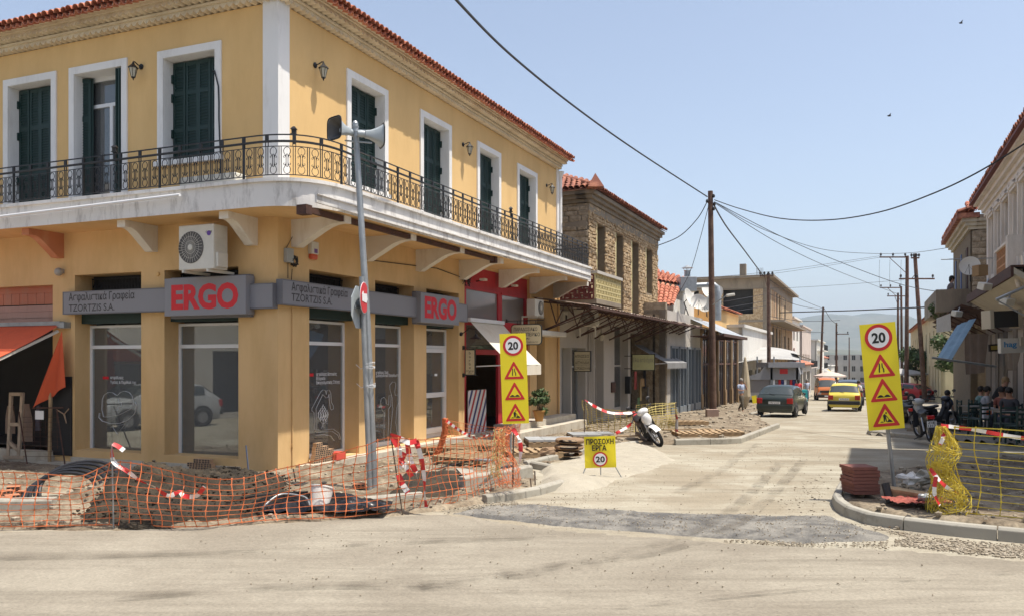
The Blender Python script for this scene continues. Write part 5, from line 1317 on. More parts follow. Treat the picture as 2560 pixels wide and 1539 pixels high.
# horn loudspeakers
def horn(c, yaw, label, par=None):
    M = T(*c) @ RZ(yaw) @ Matrix.Scale(.86, 4) # opens towards local +x
    h = thing('horn_loudspeaker', label, 'loudspeaker', M=M, group='horn loudspeakers on the pole')
    mb = MB(M); rings = []; S = [(.0,.075,.065),(.10,.09,.08),(.20,.125,.12),(.28,.17,.165),(.33,.205,.205)]
    vs = []; n = 20
    def rect(w, hh, k): return [(math.copysign(abs(math.cos(a))**k, math.cos(a))*w, math.copysign(abs(math.sin(a))**k, math.sin(a))*hh) for a in [2*math.pi*i/n for i in range(n)]]
    for x, w_, h_ in S: vs += [(x, p[0], p[1]) for p in rect(w_, h_, .45)]
    fs = [(i*n+k, i*n+(k+1)%n, (i+1)*n+(k+1)%n, (i+1)*n+k) for i in range(len(S)-1) for k in range(n)]
    mb.add(vs, fs); mb.build('bell', M_horn, h, smooth=True); mb = MB(M); mb.add([(p[0]*.93+.022, p[1]*.93, p[2]*.93) for p in vs], fs); mb.build('throat', M_fan, h, smooth=True)
    mb = MB(M); q = rect(.21, .21, .4); mb.tube([(.33, p[0], p[1]) for p in q], .014, 5, closed=True); mb.build('rim', M_bk, h)
    mb = MB(M); mb.lathe([(.06,-.02),(.07,.06),(.055,.14)], 12, RY(R(-90))); mb.lathe([(.05,0),(.05,.06),(.001,.09)], 12, T(.12,0,0) @ RY(R(90))); mb.build('driver', M_horn, h, smooth=True)
    return h
horn(at(872,330,Yp-.05), R(228), 'grey horn loudspeaker facing left at the top of the leaning pole')
horn(at(912,336,Yp-.05), R(22), 'grey horn loudspeaker facing right at the top of the leaning pole')
mb = MB(); mb.beam(at(862,322,Yp), at(938,330,Yp), .03, .02); mb.beam(at(862,352,Yp), at(930,358,Yp), .03, .02)
for y in (318, 330, 342, 356, 372): 
    c = at(888+(y-318)*.06, y, Yp); mb.tube([c+Vector((.055*math.cos(a), .055*math.sin(a), 0)) for a in [2*math.pi*i/10 for i in range(10)]], .008, 4, closed=True)
mb.build('bracket', M_galv, pl)
# symbols for the boards: local x right, z up, reader on -y
def sym_ring(M, cx, cz, r, par, t):
    mb = MB(M); n = 40
    mb.prism([(cx+r*math.cos(2*math.pi*k/n), cz+r*math.sin(2*math.pi*k/n)) for k in range(n)], -t-.002, -t); mb.build('red_ring', M_sr, par)
    mb = MB(M); mb.prism([(cx+r*.76*math.cos(2*math.pi*k/n), cz+r*.76*math.sin(2*math.pi*k/n)) for k in range(n)], -t-.0035, -t-.0021); mb.build('white_disc', M_wt, par)
    label_on('20', M @ T(cx-r*.50, -t-.005, cz-r*.36), r*1.0, r*.74, M_bk, par, .035)
def rtri(cx, cz, s, rr_=.08):
    pts = []
    V = [(cx-s/2, cz), (cx+s/2, cz), (cx, cz+s*.88)]
    for i in range(3):
        p = Vector(V[i]); a = (Vector(V[i-1])-p).normalized()*s*rr_; b = (Vector(V[(i+1)%3])-p).normalized()*s*rr_
        for k in range(4): u = k/3; pts.append(tuple(p + a*(1-u)**2 + b*u*u))
    return pts
def sym_tri(M, cx, cz, s, par, t, kind):
    mb = MB(M); mb.prism(rtri(cx, cz, s), -t-.002, -t); mb.build('red_triangle', M_sr, par)
    mb = MB(M); mb.prism(rtri(cx, cz+s*.115, s*.60, .03), -t-.0035, -t-.0021); mb.build('yellow_triangle', M_yf, par)
    mb = MB(M); b = -t-.005; c = -t-.0036; z0 = cz+s*.17
    if kind == 0:
        for g in (-1, 1):
            x0 = cx+g*.055*s
            if g < 0: mb.prism([(x0-.045*s,z0),(x0,z0),(x0,z0+.10*s),(x0+.015*s,z0+.16*s),(x0+.015*s,z0+.34*s),(x0-.03*s,z0+.34*s),(x0-.03*s,z0+.18*s),(x0-.045*s,z0+.12*s)], b, c)
            else: mb.prism([(x0,z0),(x0+.045*s,z0),(x0+.045*s,z0+.12*s),(x0+.0*s,z0+.2*s),(x0+.0*s,z0+.34*s),(x0-.04*s,z0+.34*s),(x0-.04*s,z0+.2*s),(x0,z0+.12*s)], b, c)
    elif kind == 1:
        pts = [(cx-.24*s, z0)] + [(cx-.24*s+.48*s*i/24, z0 + .01*s + .07*s*max(0, math.sin(i/24*2*math.pi*1.0 if i <= 12 else (i-12)/12*math.pi)) if True else 0) for i in range(25)] + [(cx+.24*s, z0)]
        pts = [(cx-.24*s, z0-.02*s)] + [(cx-.24*s+.48*s*i/24, z0 + .075*s*abs(math.sin(i/24*2*math.pi))) for i in range(25)] + [(cx+.24*s, z0-.02*s)]
        mb.prism(pts, b, c)
    else:
        mb.prism([(cx-.22*s,z0-.02*s),(cx-.08*s,z0-.02*s),(cx-.15*s,z0+.03*s)], b, c); mb.prism([(cx+.02*s,z0-.02*s),(cx+.24*s,z0-.02*s),(cx+.17*s,z0+.06*s),(cx+.10*s,z0+.10*s)], b, c)
        mb.prism([(cx-.09*s,z0-.0*s),(cx-.05*s,z0),(cx-.035*s,z0+.12*s),(cx-.01*s,z0),(cx+.03*s,z0),(cx+.01*s,z0+.15*s),(cx+.0*s,z0+.25*s),(cx-.03*s,z0+.30*s),(cx-.10*s,z0+.24*s),(cx-.085*s,z0+.12*s)], b, c)
        n = 12; mb.prism([(cx+.02*s+.032*s*math.cos(2*math.pi*k/n), z0+.325*s+.032*s*math.sin(2*math.pi*k/n)) for k in range(n)], b-.001, c-.0005)
        mb.prism([(cx-.02*s,z0+.27*s),(cx+.07*s,z0+.17*s),(cx+.13*s,z0+.05*s),(cx+.115*s,z0+.045*s),(cx+.055*s,z0+.15*s),(cx-.03*s,z0+.23*s)], b-.002, c-.001)
    mb.build('symbol', M_bk, par)
def board_matrix(tl, tr, bl, Y, tilt=0):
    A_, B_, C_ = at(*tl, Y), at(*tr, Y), at(*bl, Y); x = (B_-A_); z = (A_-C_); w, h = x.length, z.length; x.normalize(); z = (z - x*z.dot(x)).normalized(); y = z.cross(x)
    return Matrix(((x.x,y.x,z.x,C_.x),(x.y,y.y,z.y,C_.y),(x.z,y.z,z.z,C_.z),(0,0,0,1))), w, h
def big_board(tl, tr, bl, Y, label, foot, yaw):
    M, w, h = board_matrix(tl, tr, bl, Y)
    M = M @ T(w/2, 0, 0) @ RZ(yaw) @ T(-w/2, 0, 0)
    s = thing('warning_board', label, 'road sign', M=M)
    mb = MB(M); mb.box(0, w, -.004, .004, 0, h); mb.build('panel', M_yf, s)
    mb = MB(M); mb.box(0, w, .0042, .006, 0, h); mb.box(.05, w-.05, .006, .03, h*.2, h*.2+.04); mb.box(.05, w-.05, .006, .03, h*.8, h*.8+.04); mb.build('back', M_galv, s)
    sym_ring(M, w/2, h*.865, w*.385, s, .0045)
    for k, zz in enumerate((.495, .265, .03)): sym_tri(M, w/2, h*zz, w*.78, s, .0045, k)
    mb = MB(); top = (M @ Vector((w/2, .05, h*.95))); mb.tube([foot, top], .030, 8); mb.build('post', M_galv, s)
    return s
big_board((2137,812.6),(2223,804.7),(2174,1076),12.5,'tilted yellow warning board with speed limit and three triangles at the right kerb', at(2239,1250,12.62), R(-6))
big_board((1228.7,835.4),(1294.7,833),(1256.7,1059),14.9,'tilted yellow warning board with speed limit and three triangles before the red barber shop', at(1275,1140,15.05), R(4))
# folding board
Yw = 15.1
M, w, h = board_matrix((1458.8,1090.4),(1537,1088),(1462.5,1169),Yw)
fb = thing('folding_sign', 'small square yellow warning board with Greek words on thin legs in the pale sand', 'road sign', M=M)
mb = MB(M); n = 8; mb.grid(lambda u, v: (w*u, .012*math.sin(u*5+v*3)+.01*noise.noise((u*4,v*4,0)), h*v), 10, 10); mb.build('panel', M_yf, fb, smooth=True)
label_on('ΠΡΟΣΟΧΗ', M @ T(w*.055, -.026, h*.755), w*.88, h*.16, M_bk, fb, .03)
label_on('ΕΡΓΑ', M @ T(w*.24, -.026, h*.555), w*.46, h*.16, M_bk, fb, .03)
mb = MB(M); cx, cz, r = w*.49, h*.275, w*.235; n = 36
mb.prism([(cx+r*math.cos(2*math.pi*k/n), cz+r*math.sin(2*math.pi*k/n)) for k in range(n)], -.024, -.022); mb.build('red_ring', M_sr, fb)
mb = MB(M); mb.prism([(cx+r*.8*math.cos(2*math.pi*k/n), cz+r*.8*math.sin(2*math.pi*k/n)) for k in range(n)], -.0255, -.0241); mb.build('white_disc', M_wt, fb)
label_on('20', M @ T(cx-r*.62, -.028, cz-r*.38), r*1.25, r*.78, M_bk, fb, .03)
for a, b in (((1465,1165),(1458,1182)), ((1500,1100),(1502,1186)), ((1538,1165),(1556,1196))):
    mb = MB(); q = at(*b, Yw); mb.tube([at(*a, Yw+.03), q], .010, 5); mb.build('leg', M_galv, fb)
mb = MB(M); mb.tube([(w*.5,.02,0),(w*.5,.02,h+.02)], .008, 4); mb.tube([(.0,.02,h),(w,.02,h)], .006, 4); mb.build('frame', M_galv, fb)
# ------------------------------------------------------------------ debris and building materials
M_brick = mat('hollow_brick', (.42,.17,.09), .9, .2, 9, .003, 60); M_brickl = mat('tan_hollow_brick', (.45,.29,.17), .9, .2, 9, .003, 60)
def hbrick_mesh(m, L=.19, W=.09, H=.075):
    mb = MB(); mb.box(-L/2, L/2, -W/2, W/2, 0, H)
    for k in range(3):
        for j in range(2): x = -L/2+L*(k+.5)/3; z = H*(j+.5)/2; mb.box(x-.022, x+.022, -W/2-.001, -W/2+.0, z-.013, z+.013)
    me = mb.mesh('brick', m); me.materials.append(M_dark)
    for p in me.polygons:
        if p.index >= 6: p.material_index = 1
    return me
BM, BML = hbrick_mesh(M_brick), hbrick_mesh(M_brickl)
def brick(M, label, me=BM, nm='brick'):
    o = bpy.data.objects.new(nm, me); COL.objects.link(o); o.matrix_local = M; WM[o.name] = M.copy(); return tag(o, label, 'brick', 'hollow bricks lying about the building site')
q0 = FL.p(FL.t(512, .1), .14, .10); yl = math.atan2(FL.u.y, FL.u.x)+math.pi
k = 0
for row, n in enumerate((3, 3, 2)):
    for i in range(n):
        P_ = q0 + FL.u*(.20*(i-1)+.05*row) + Vector((0, 0, .0755*row)); brick(T(*P_) @ RZ(yl+random.uniform(-.12,.12)), 'tan hollow brick, %s in row %s of the small stack under the shaded window' % (['left','middle','right'][i], ['one','two','three'][row]), BML)
yr = math.atan2(FR.u.y, FR.u.x)
for row, n in enumerate((3, 3, 3, 2, 1)):
    for i in range(n):
        P_ = FR.p(FR.t(778, .12)+.12+.20*i+.02*row, .12, .207+.0755*row); brick(T(*P_) @ RZ(yr+random.uniform(-.1,.1)), 'hollow brick, %s in course %s of the stepped stack by the sunny front' % (['left','middle','right'][i], ['one','two','three','four','five'][row]), BML)
for px, py, a, l, me in ((35,1215,.3,'orange brick tipped on end in the heap of bricks at the left edge',BM),(15,1228,1.2,'orange brick at the left edge behind the net',BM),(60,1225,.1,'orange brick lying flat in the brick heap at the left edge',BM),(30,1245,.8,'orange brick in the lower row of the heap at the left edge',BM),(10,1250,.2,'orange brick lowest in the heap at the left edge',BM),
                         (1140,1140,.5,'reddish brick lying on the rubble below the pallets',BM),(898,1214,.1,'dark red brick beside the foot of the leaning pole',BM),(1175,1192,.9,'broken brick between the stakes and the loose kerb block',BM)):
    p = ong(px, py, .12); p.z = hA(p.x, p.y)+.02; brick(T(*p) @ RZ(a) @ RX(.15), l, me)
p = FR.p(FR.t(842, .15), .16, .21); mb = MB(T(*p) @ RZ(yr)); mb.box(-.16,.16,-.10,.10,0,.13); mb.box(-.13,.13,-.10,.10,.13,.15); tag(mb.build('red_crate', mat('red_plastic', (.65,.09,.06), .5), bevel=.02), 'small orange red plastic box beside the brick stack on the step', 'box')
# coil of black pipe
M_hose = mat('black_pipe', (.018,.018,.021), .38, .1, 5)
cp = thing('pipe_coil', 'coil of thick black pipe leaning behind the orange net at the far left', 'pipe coil', tuple(ong(165,1240,.1)))
rr = random.Random(4)
for k in range(5):
    mb = MB(); c = at(168+k*5, 1228, 12.9-.04*k); r = .50+.02*k; mb.tube([c+Vector((r*1.05*math.cos(a), .09*k-.25+.32*math.sin(a)+.03*math.sin(3*a+k), .02*k+r*.58*math.sin(a)+.0)) for a in [2*math.pi*i/30 for i in range(30)]], .030, 8, closed=True); mb.build('pipe_loop', M_hose, cp, smooth=True)
# white bucket lying in the earth, black sheet, hoses
M_bucket = stained('white_bucket', (.68,.67,.64), (.42,.36,.27), scale=6, streak=False)
c = ong(800,1250,.22); bk = thing('bucket', 'white plastic bucket tipped over in the earth behind the net', 'bucket', M=T(*c) @ RZ(.3) @ RX(R(-18)) @ RY(R(12)))
mb = MB(T(*c) @ RZ(.3) @ RX(R(-18)) @ RY(R(12))); mb.lathe([(.001,-.14),(.13,-.14),(.155,.17),(.165,.175),(.165,.195),(.15,.195),(.12,-.12)], 20, cap=False); mb.build('body', M_bucket, bk, smooth=True)
M_pl = mat('black_plastic_sheet', (.012,.012,.014), .22, .1, 4)
mb = MB(); c = ong(830,1285,.04)
mb.grid(lambda u, v: (c.x-1.35+2.1*u, c.y-.15+.75*v, .10+.20*(math.sin(math.pi*u)*math.sin(math.pi*v))+.13*fbm(u*6, v*4, 2, 4)+.05*abs(fbm(u*16, v*10, 7, 2))), 56, 26); tag(mb.build('plastic_sheet', M_pl, smooth=True), 'crumpled glossy black plastic sheet beside the white bucket', 'plastic sheet')
for k, (pts, l) in enumerate((([(590,1250,.22),(640,1238,.3),(700,1232,.3),(770,1228,.32)], 'thin black hose over the dark earth left of the bucket'), ([(655,1268,.2),(700,1235,.32),(760,1240,.3),(775,1262,.2)], 'pale grey hose looped over the earth near the bucket'), ([(1040,1185,.12),(1100,1168,.14),(1180,1150,.12),(1240,1140,.1)], 'long black hose across the rubble below the pallets'), ([(690,1195,.15),(735,1210,.16),(745,1216,.1)], 'short black hose at the foot of the conduit'))):
    mb = MB(); P_ = [ong(a, b, z) for a, b, z in pts]; mb.tube([catm(P_, i/20) for i in range(21)], .013, 6); tag(mb.build('hose', M_hose if k != 1 else M_galv, smooth=True), l, 'hose')
mb = MB(); P_ = [ong(1230,1190,.12), ong(1255,1172,.22), ong(1280,1168,.16), ong(1300,1182,.1)]; mb.tube([catm(P_, i/14) for i in range(15)], .05, 8); tag(mb.build('black_pipe', M_hose, smooth=True), 'thick black pipe end sticking out of the rubble behind the loose kerb block', 'pipe')
# pallets
def pallet(M, label, grp='wooden pallets in the building site', first=[None]):
    if first[0]: return copy_tree(first[0], M, label)
    p = thing('pallet', label, 'pallet', M=M, group=grp)
    sl = MB(); sl.box(-.05,.05,-.5,.5,0,.02); S = sl.mesh('slat', M_wood); br_ = MB(); br_.box(-.6,.6,-.045,.045,0,.09); B2 = br_.mesh('bearer', M_wood)
    for k in range(7): piece('slat', S, p, M @ T(-.55+k*.183, 0, .11))
    for k in range(3): piece('slat', S, p, M @ T(-.52+k*.52, 0, 0))
    for y in (-.45, 0, .45): piece('bearer', B2, p, M @ T(0, y, .02))
    first[0] = p; return p
def onA(px, py, h=0): p = ong(px, py, h); return p
pallet(T(*ong(1130,1128,.12)) @ RZ(1.25) @ RY(.03), 'weathered pallet lying flat before the third shop bay, nearest the orange bundle')
pallet(T(*ong(1205,1118,.13)) @ RZ(1.2), 'weathered pallet lying flat in front of the red shop front, right of another pallet')
pallet(T(*ong(1165,1150,.10)) @ RZ(1.25) @ RX(.04), 'pallet lying lower in front of the two others, partly under the net')
pallet(T(*ong(1330,1138,.05)) @ RZ(.15), 'pallet half buried behind the kerb near the brown sacks')
for px, py, l in ((1375,1112,'pallet stacked with grey paving slabs in front of the ochre steps'), (1478,1098,'pallet stacked with grey paving slabs left of the yellow warning board')):
    b = T(*ong(px, py, .08)) @ RZ(.12); pallet(b, l)
    sb = MB(); sb.box(-.195,.195,-.145,.145,0,.05); SLB = bpy.data.meshes.get('paver') or sb.mesh('paver', mat('grey_paver', (.33,.34,.34), .85, .12, 5, .002, 50))
    for i in range(3):
        for j in range(3):
            if i == 2 and j == 0: continue
            M = b @ T(-.4+.4*i, -.31+.31*j, .131) @ RZ(random.uniform(-.04,.04)) @ RX(random.uniform(-.03,.03)); o = bpy.data.objects.new('paving_slab', SLB); COL.objects.link(o); o.matrix_local = M; WM[o.name] = M
            tag(o, 'grey paving slab lying on the pallet ' + ('before the ochre steps' if px < 1400 else 'left of the yellow warning board'), 'paving slab', 'grey paving slabs on the pallets')
pallet(T(*ong(1720,1060,.14)) @ RZ(.05) @ RX(-.02), 'pallet lying flat on the pavement left of the wooden utility pole')
pallet(T(*ong(1740,1090,.1)) @ RZ(.02), 'row pallet on the pavement just behind the new kerb')
pallet(T(*ong(1800,1086,.1)) @ RZ(-.04), 'second pallet behind the new kerb, nearer the corner')
for a, b, y, l in ((1478,1600,1090,'long thin plank across the pavers behind the yellow warning board'), (1660,1780,1073,'long plank behind the pallets on the far pavement')):
    mb = MB(); p, q = ong(a, y, .18), ong(b, y-2, .2); mb.beam(p, q, .12, .03); tag(mb.build('plank', M_wood), l, 'plank')
# sacks
M_sack = mat('brown_paper_sack', (.26,.17,.10), .85, .15, 5, .006, 14)
for k, (px, py, h, w_) in enumerate(((1418,1124,.13,.0), (1426,1110,.27,.0), (1424,1096,.41,.0))):
    p = ong(1420, 1132, .12) + Vector((.02*k, .0, .14*k)); mb = MB(T(*p) @ RZ(.15-.2*k))
    mb.grid(lambda u, v: ((.32+.0*math.sin(v*6.28))*math.copysign(abs(math.cos(v*6.283))**.5, math.cos(v*6.283))*math.sin(math.pi*(.06+.88*u))**.28, (u-.5)*.42, .07*math.copysign(abs(math.sin(v*6.283))**.7, math.sin(v*6.283))*math.sin(math.pi*(.06+.88*u))**.4+.008*noise.noise((u*6,v*9,k))), 12, 24)
    tag(mb.build('cement_sack', M_sack, smooth=True, recalc=True), ['brown paper sack at the bottom of the pile of three', 'brown paper sack in the middle of the pile of three', 'brown paper sack on top of the pile of three'][k] + ' left of the yellow board', 'sack', 'brown sacks piled on the pavement')
p = ong(1370, 1140, .08); mb = MB(T(*p)); mb.ball((0,0,.08), .15, 9, 7, (1.2,.8,.8), .8, 3); tag(mb.build('torn_sack', M_sack), 'torn crumpled brown sack left of the pile of three', 'sack')
# red paver stack on the right corner and neighbours
M_pav = mat('red_paver', (.20,.075,.055), .85, .15, 6, .002, 50)
pb = ong(2163, 1262, .0); pb.z = .16; pvm = MB(); pvm.box(-.20,.20,-.20,.20,0,.046); PV = pvm.mesh('paver', M_pav)
for k in range(8):
    M = T(pb.x+random.uniform(-.022,.022), pb.y+.2, pb.z+.0515*k) @ RZ(.06+random.uniform(-.03,.03)); o = bpy.data.objects.new('red_paver', PV); COL.objects.link(o); o.matrix_local = M; WM[o.name] = M
    tag(o, 'dark red paving slab in the stack at the right corner, ' + ['the lowest','second from the bottom','third from the bottom','fourth from the bottom','fifth from the bottom','third from the top','second from the top','the topmost'][k], 'paving slab', 'stack of red paving slabs')
mb = MB(); p, q = ong(2215,1218,.30), ong(2345,1240,.22); mb.beam(p, q, .30, .035); mb.beam(p+Vector((0,-.12,-.05)), q+Vector((0,-.12,-.05)), .06, .08); tag(mb.build('plank', M_wood), 'wide wooden board lying behind the red paver stack on the right corner', 'plank')
mb = MB(); c = ong(2226,1255,.12); mb.tube([c, c+Vector((-.03,.1,.26))], .055, 8); tag(mb.build('black_roll', M_hose, smooth=True), 'short black roll standing behind the post of the right yellow board', 'roll')
for px, py, r, l, m_ in ((2268,1240,.12,'crumpled grey white plastic right of the right sign post',M_bucket),(2320,1240,.15,'large pale lump of broken concrete beside the yellow net bundle',M_kerb),(2310,1290,.08,'small grey rag on the right kerb',M_galv),(2120,1242,.06,'grey stone behind the kerb left of the paver stack',M_kerb),(1775,1085,.13,'crumpled pink plastic bag against the far new kerb',mat('pink_bag',(.70,.16,.18),.5)),(1830,1100,.0,'x',M_kerb),
                        (2228,1318,.035,'reddish stone on the gravel below the right kerb',M_brickl),(2244,1322,.035,'pale tan stone on the gravel below the right kerb',M_gravel),(545,1218,.05,'white lump on the dark earth heap',M_bucket),(215,1262,.12,'lump of broken cream concrete beside the long pale block on the left',M_rub),(265,1250,.14,'rough cream rock in front of the pipe coil',M_kerb),(190,1252,.10,'pale rock at the end of the long pale block',M_gravel)):
    if r == 0: continue
    p = ong(px, py, .0); 
    if px > 2050 and py < 1300: p.z = .22 if r > .05 else .19
    if px < 1300: p.z = hA(p.x, p.y)
    mb = MB(); mb.ball((p.x, p.y, p.z+r*.5), r, 10, 7, (1.2,1,.7), .9, px); tag(mb.build('rag' if 'rag' in l else 'plastic_bag' if 'plastic' in l else 'stone', m_), l, 'rag' if 'rag' in l else 'plastic bag' if 'plastic' in l else 'stone')
mb = MB(); c = ong(2290,1262,.14); mb.grid(lambda u, v: (c.x-.35+.8*u, c.y-.2+.5*v, .20+.12*abs(fbm(u*5,v*5,1,4))), 20, 14); tag(mb.build('net_heap', mat('dull_red_net', (.30,.07,.05), .8, .3, 9)), 'heap of dull red netting on the ground behind the right kerb', 'net')
mb = MB(); c = ong(1140,1120,.1); p, q = ong(1190,1146,.22), ong(1225,1150,.2); mb.beam(p, q, .22, .03); tag(mb.build('metal_sheet', M_galv), 'bent pale metal sheet lying below the pallets', 'sheet')
mb = MB(); p, q = ong(1160,1172,.16), ong(1178,1190,.14); mb.beam(p, q, .3, .04, (0,.4,1)); tag(mb.build('concrete_slab', M_kerb), 'grey broken slab tilted in the rubble near the loose kerb block', 'slab')
# ------------------------------------------------------------------ the street on the left beyond the corner building
UR, NR = FR.u, FR.n
def SF(D, side=-1):
    """facade line D metres right of the camera's own street line; side -1: left of the street"""
    return Frame((NR.x*D, NR.y*D), UR, NR if side < 0 else -NR)
def EF(sf, t, side=-1):                        # end wall that faces the camera; its t runs away from the street
    return Frame(sf.p(t, 0, 0)[:2], -sf.n, -UR)
M_stone = mat('honey_rubble_stone', (.34,.23,.12), .95, .35, 5, .01, 30, col2=(.50,.38,.24), mix=(.4,.62))
M_stone2 = mat('grey_rubble_stone', (.24,.19,.13), .95, .3, 5, .01, 30, col2=(.40,.33,.24), mix=(.4,.62))
M_mortar = mat('lime_mortar', (.21,.165,.11), .95, .15, 6, .008, 30)
M_conc2 = stained('raw_concrete', (.255,.21,.155), (.16,.13,.095), scale=1.5, fine=.1)
M_wht = stained('grey_white_wall', (.46,.43,.385), (.36,.33,.29), scale=1.2, amt=(.48,.8), fine=.08)
M_wht2 = stained('white_far_wall', (.66,.64,.59), (.52,.48,.42), scale=.8, amt=(.5,.85), fine=.06)
M_wincol = mat('dark_window', (.02,.022,.025), .15, .1, 3, spec=.6)
M_jamb = mat('pale_yellow_jamb', (.55,.47,.24), .8, .08, 4)
def stone_face(fr, t0, t1, z0, z1, holes, parent, m, size=(.30,.16), cap=300, seed=1, prou=.055, mort=None):
    wallmb_ = MB(fr.M); wallmb(wallmb_, t0, t1, z0, z1, holes, -.45, 0); wallmb_.build('wall', mort or M_mortar, parent)
    rr = random.Random(seed); z = z0; st = []
    while z < z1-.03:
        h = size[1]*rr.uniform(.65, 1.35); h = min(h, z1-z); t = t0+rr.uniform(-.15, 0)
        while t < t1:
            w_ = size[0]*rr.uniform(.4, 1.9); a, b, c, d = max(t, t0)+.008, min(t+w_, t1)-.008, z+.008, z+h-.008
            t += w_
            segs = [(a, b)]
            for H in holes:
                if c < H[3]-.01 and d > H[2]+.01:
                    ns = []
                    for (p, q) in segs:
                        if q <= H[0] or p >= H[1]: ns.append((p, q))
                        else:
                            if p < H[0]-.04: ns.append((p, H[0]))
                            if q > H[1]+.04: ns.append((H[1], q))
                    segs = ns
            for p, q in segs:
                if q-p > .05 and d-c > .04: st.append((p, q, c, d))
        z += h
    st.sort(key=lambda s: -(s[1]-s[0])*(s[3]-s[2])); rest = MB(fr.M)
    def stone(mb, s):
        p, q, c, d = s; j = lambda k: rr.uniform(-k, k); e = min(.02, (d-c)*.2); D = prou*rr.uniform(.4, 1.2)
        o = [(p+j(.026),c+j(.026)),(q+j(.026),c+j(.026)),(q+j(.026),d+j(.026)),((p+q)/2+j(.03),d+j(.015)),(p+j(.026),d+j(.026))]
        cx, cz = (p+q)/2, (c+d)/2
        i_ = [(cx+(x-cx)*.82, cz+(z_-cz)*.74) for x, z_ in o]
        n = len(o); vs = [(x, -.01, z_) for x, z_ in o]+[(x, D*.6, z_) for x, z_ in o]+[(x, D+j(.008), z_) for x, z_ in i_]
        fs = []
        for k in range(n): l = (k+1)%n; fs += [(k, n+k, n+l, l), (n+k, 2*n+k, 2*n+l, n+l)]
        fs.append(tuple(2*n+k for k in reversed(range(n)))); mb.add(vs, fs)
    for k, s in enumerate(st):
        if k < cap: mb = MB(fr.M); stone(mb, s); mb.build('stone', m, parent)
        else: stone(rest, s)
    if rest.v: rest.build('stonework', m, parent, kind='stuff')
# --- stone house
S = FR
tc, te = S.t(1470), S.t(1643)
zeave = S.tz(1487, 470, .4)[1]
sh = thing('stone_house', 'two storey rubble stone house with clay tile hip roof next to the ochre corner building', 'building', tuple(S.p(tc, 0, gz(0, 31))))
hs = []
for a, b, yt, zb in ((1489,1512,561,4.0),(1537,1557,581,4.0),(1577,1596,600,4.0),(1613,1630,617,None)):
    t0, zt = S.tz(a, yt); t1 = S.t(b); hs.append((t0, t1, zb if zb else S.tz(1629, 735)[1], zt))
zt_ = sum(h[3] for h in hs)/4; hs = [(a, b, c, zt_) for a, b, c, d in hs]
zgf = 3.9
stone_face(S, tc, te, zgf, zeave-.45, hs, sh, M_stone, (.21,.125), 215, 3)
E2 = EF(S, tc)
stone_face(E2, 0, 6.5, zgf, zeave-.45, [], sh, M_stone2, (.40,.20), 80, 4)
mb = MB(S.M); mb.box(tc-.03, te+.03, -.45, .05, zeave-.75, zeave-.45+.0); mb.build('ring_beam', M_conc2, sh)
mb = MB(E2.M); mb.box(.05, 6.4, -.2, .035, zeave-1.35, zeave-1.1); mb.build('ring_beam', M_conc2, sh)
for a, b, c, d in hs:
    mb = MB(S.M); mb.box(a, a+.16, -.30, .02, c, d); mb.build('window_jamb', M_jamb, sh)
    mb = MB(S.M); mb.box(a, b, -.42, -.36, c, d); mb.build('window_infill', M_mortar, sh)
mb = MB(S.M)
for i, (zz, dd) in enumerate(((zeave-.44, .12), (zeave-.30, .24), (zeave-.16, .36))): mb.box(tc-.12*(i+1), te+.1, -.4, dd, zz, zz+.135)
mb.M = E2.M
for i, (zz, dd) in enumerate(((zeave-.44, .12), (zeave-.30, .24), (zeave-.16, .36))): mb.box(.0, 6.5, -.4, dd, zz, zz+.134)
mb.build('cornice', M_conc2, sh)
sl = R(24)
def hip_roof(fr, en, t0, t1, wid, ze, over, parent, m):
    ov = over; a = fr.p(t0-ov, ov, ze); b = fr.p(t1+.3, ov, ze); h = wid/2; rz_ = ze+(h+ov)*math.tan(sl)
    r0 = fr.p(t0+h, -h, rz_); r1 = fr.p(t1+.3, -h, rz_); c = fr.p(t0-ov, -wid-ov, ze); d = fr.p(t1+.3, -wid-ov, ze)
    mb = MB(); mb.add([a, b, r1, r0, c, d], [(0,1,2,3),(0,3,4),(4,3,2,5)]); return mb.build('roof', m, parent), a, r0
rf, ra, rb = hip_roof(S, E2, tc, te, 7.5, zeave, .45, sh, M_tiledk)
def rows_on(fr, t0, t1, d0, z0, slope, rows, parent, tm, pitch, cap, trim=None):
    """barrel tiles in courses; on a hip the courses shorten row by row"""
    base_v = [v.co.copy() for v in tm.vertices]; base_f = [tuple(p.vertices) for p in tm.polygons]; rest = MB(); c = 0
    for r in range(rows):
        a = t0+(trim*.36*r if trim else 0); n = int((t1-a)/pitch)
        for k in range(n):
            q = fr.p(a+k*pitch, d0-r*.36*math.cos(slope), z0+r*.36*math.sin(slope)+.03); nn = fr.n
            y = (-nn*math.cos(slope)+Vector((0,0,math.sin(slope)))).normalized(); x = Vector((-nn.y, nn.x, 0)); zz = x.cross(y)
            if zz.z < 0: x, zz = -x, -zz
            M = Matrix(((x.x,y.x,zz.x,q.x),(x.y,y.y,zz.y,q.y),(x.z,y.z,zz.z,q.z),(0,0,0,1))) @ RZ(random.uniform(-.05,.05)) @ T(0, random.uniform(-.02,.02), random.uniform(0,.012))
            if c < cap: piece('tile', tm, parent, M); c += 1
            else: rest.add([M @ v for v in base_v], base_f)
    if rest.v: rest.build('upper_tiles', tm.materials[0], parent, smooth=True, kind='stuff')
TM2 = tile_mesh('tile', M_tiledk, .115, .09, .46, .018)
TM3 = tile_mesh('tile', M_tile, .13, .10, .46, .02)
rows_on(S, tc-.4, te+.3, .50, zeave, sl, 2, rf, TM2, .225, 100, .9)
rows_on(E2, -.4, 7.5, .50, zeave, sl, 10, rf, TM2, .225, 190, .9)
mb = MB(); mb.tube([ra+Vector((0,0,.05)), rb+Vector((0,0,.05))], .13, 8); mb.build('ridge_tile', M_tiledk, rf)
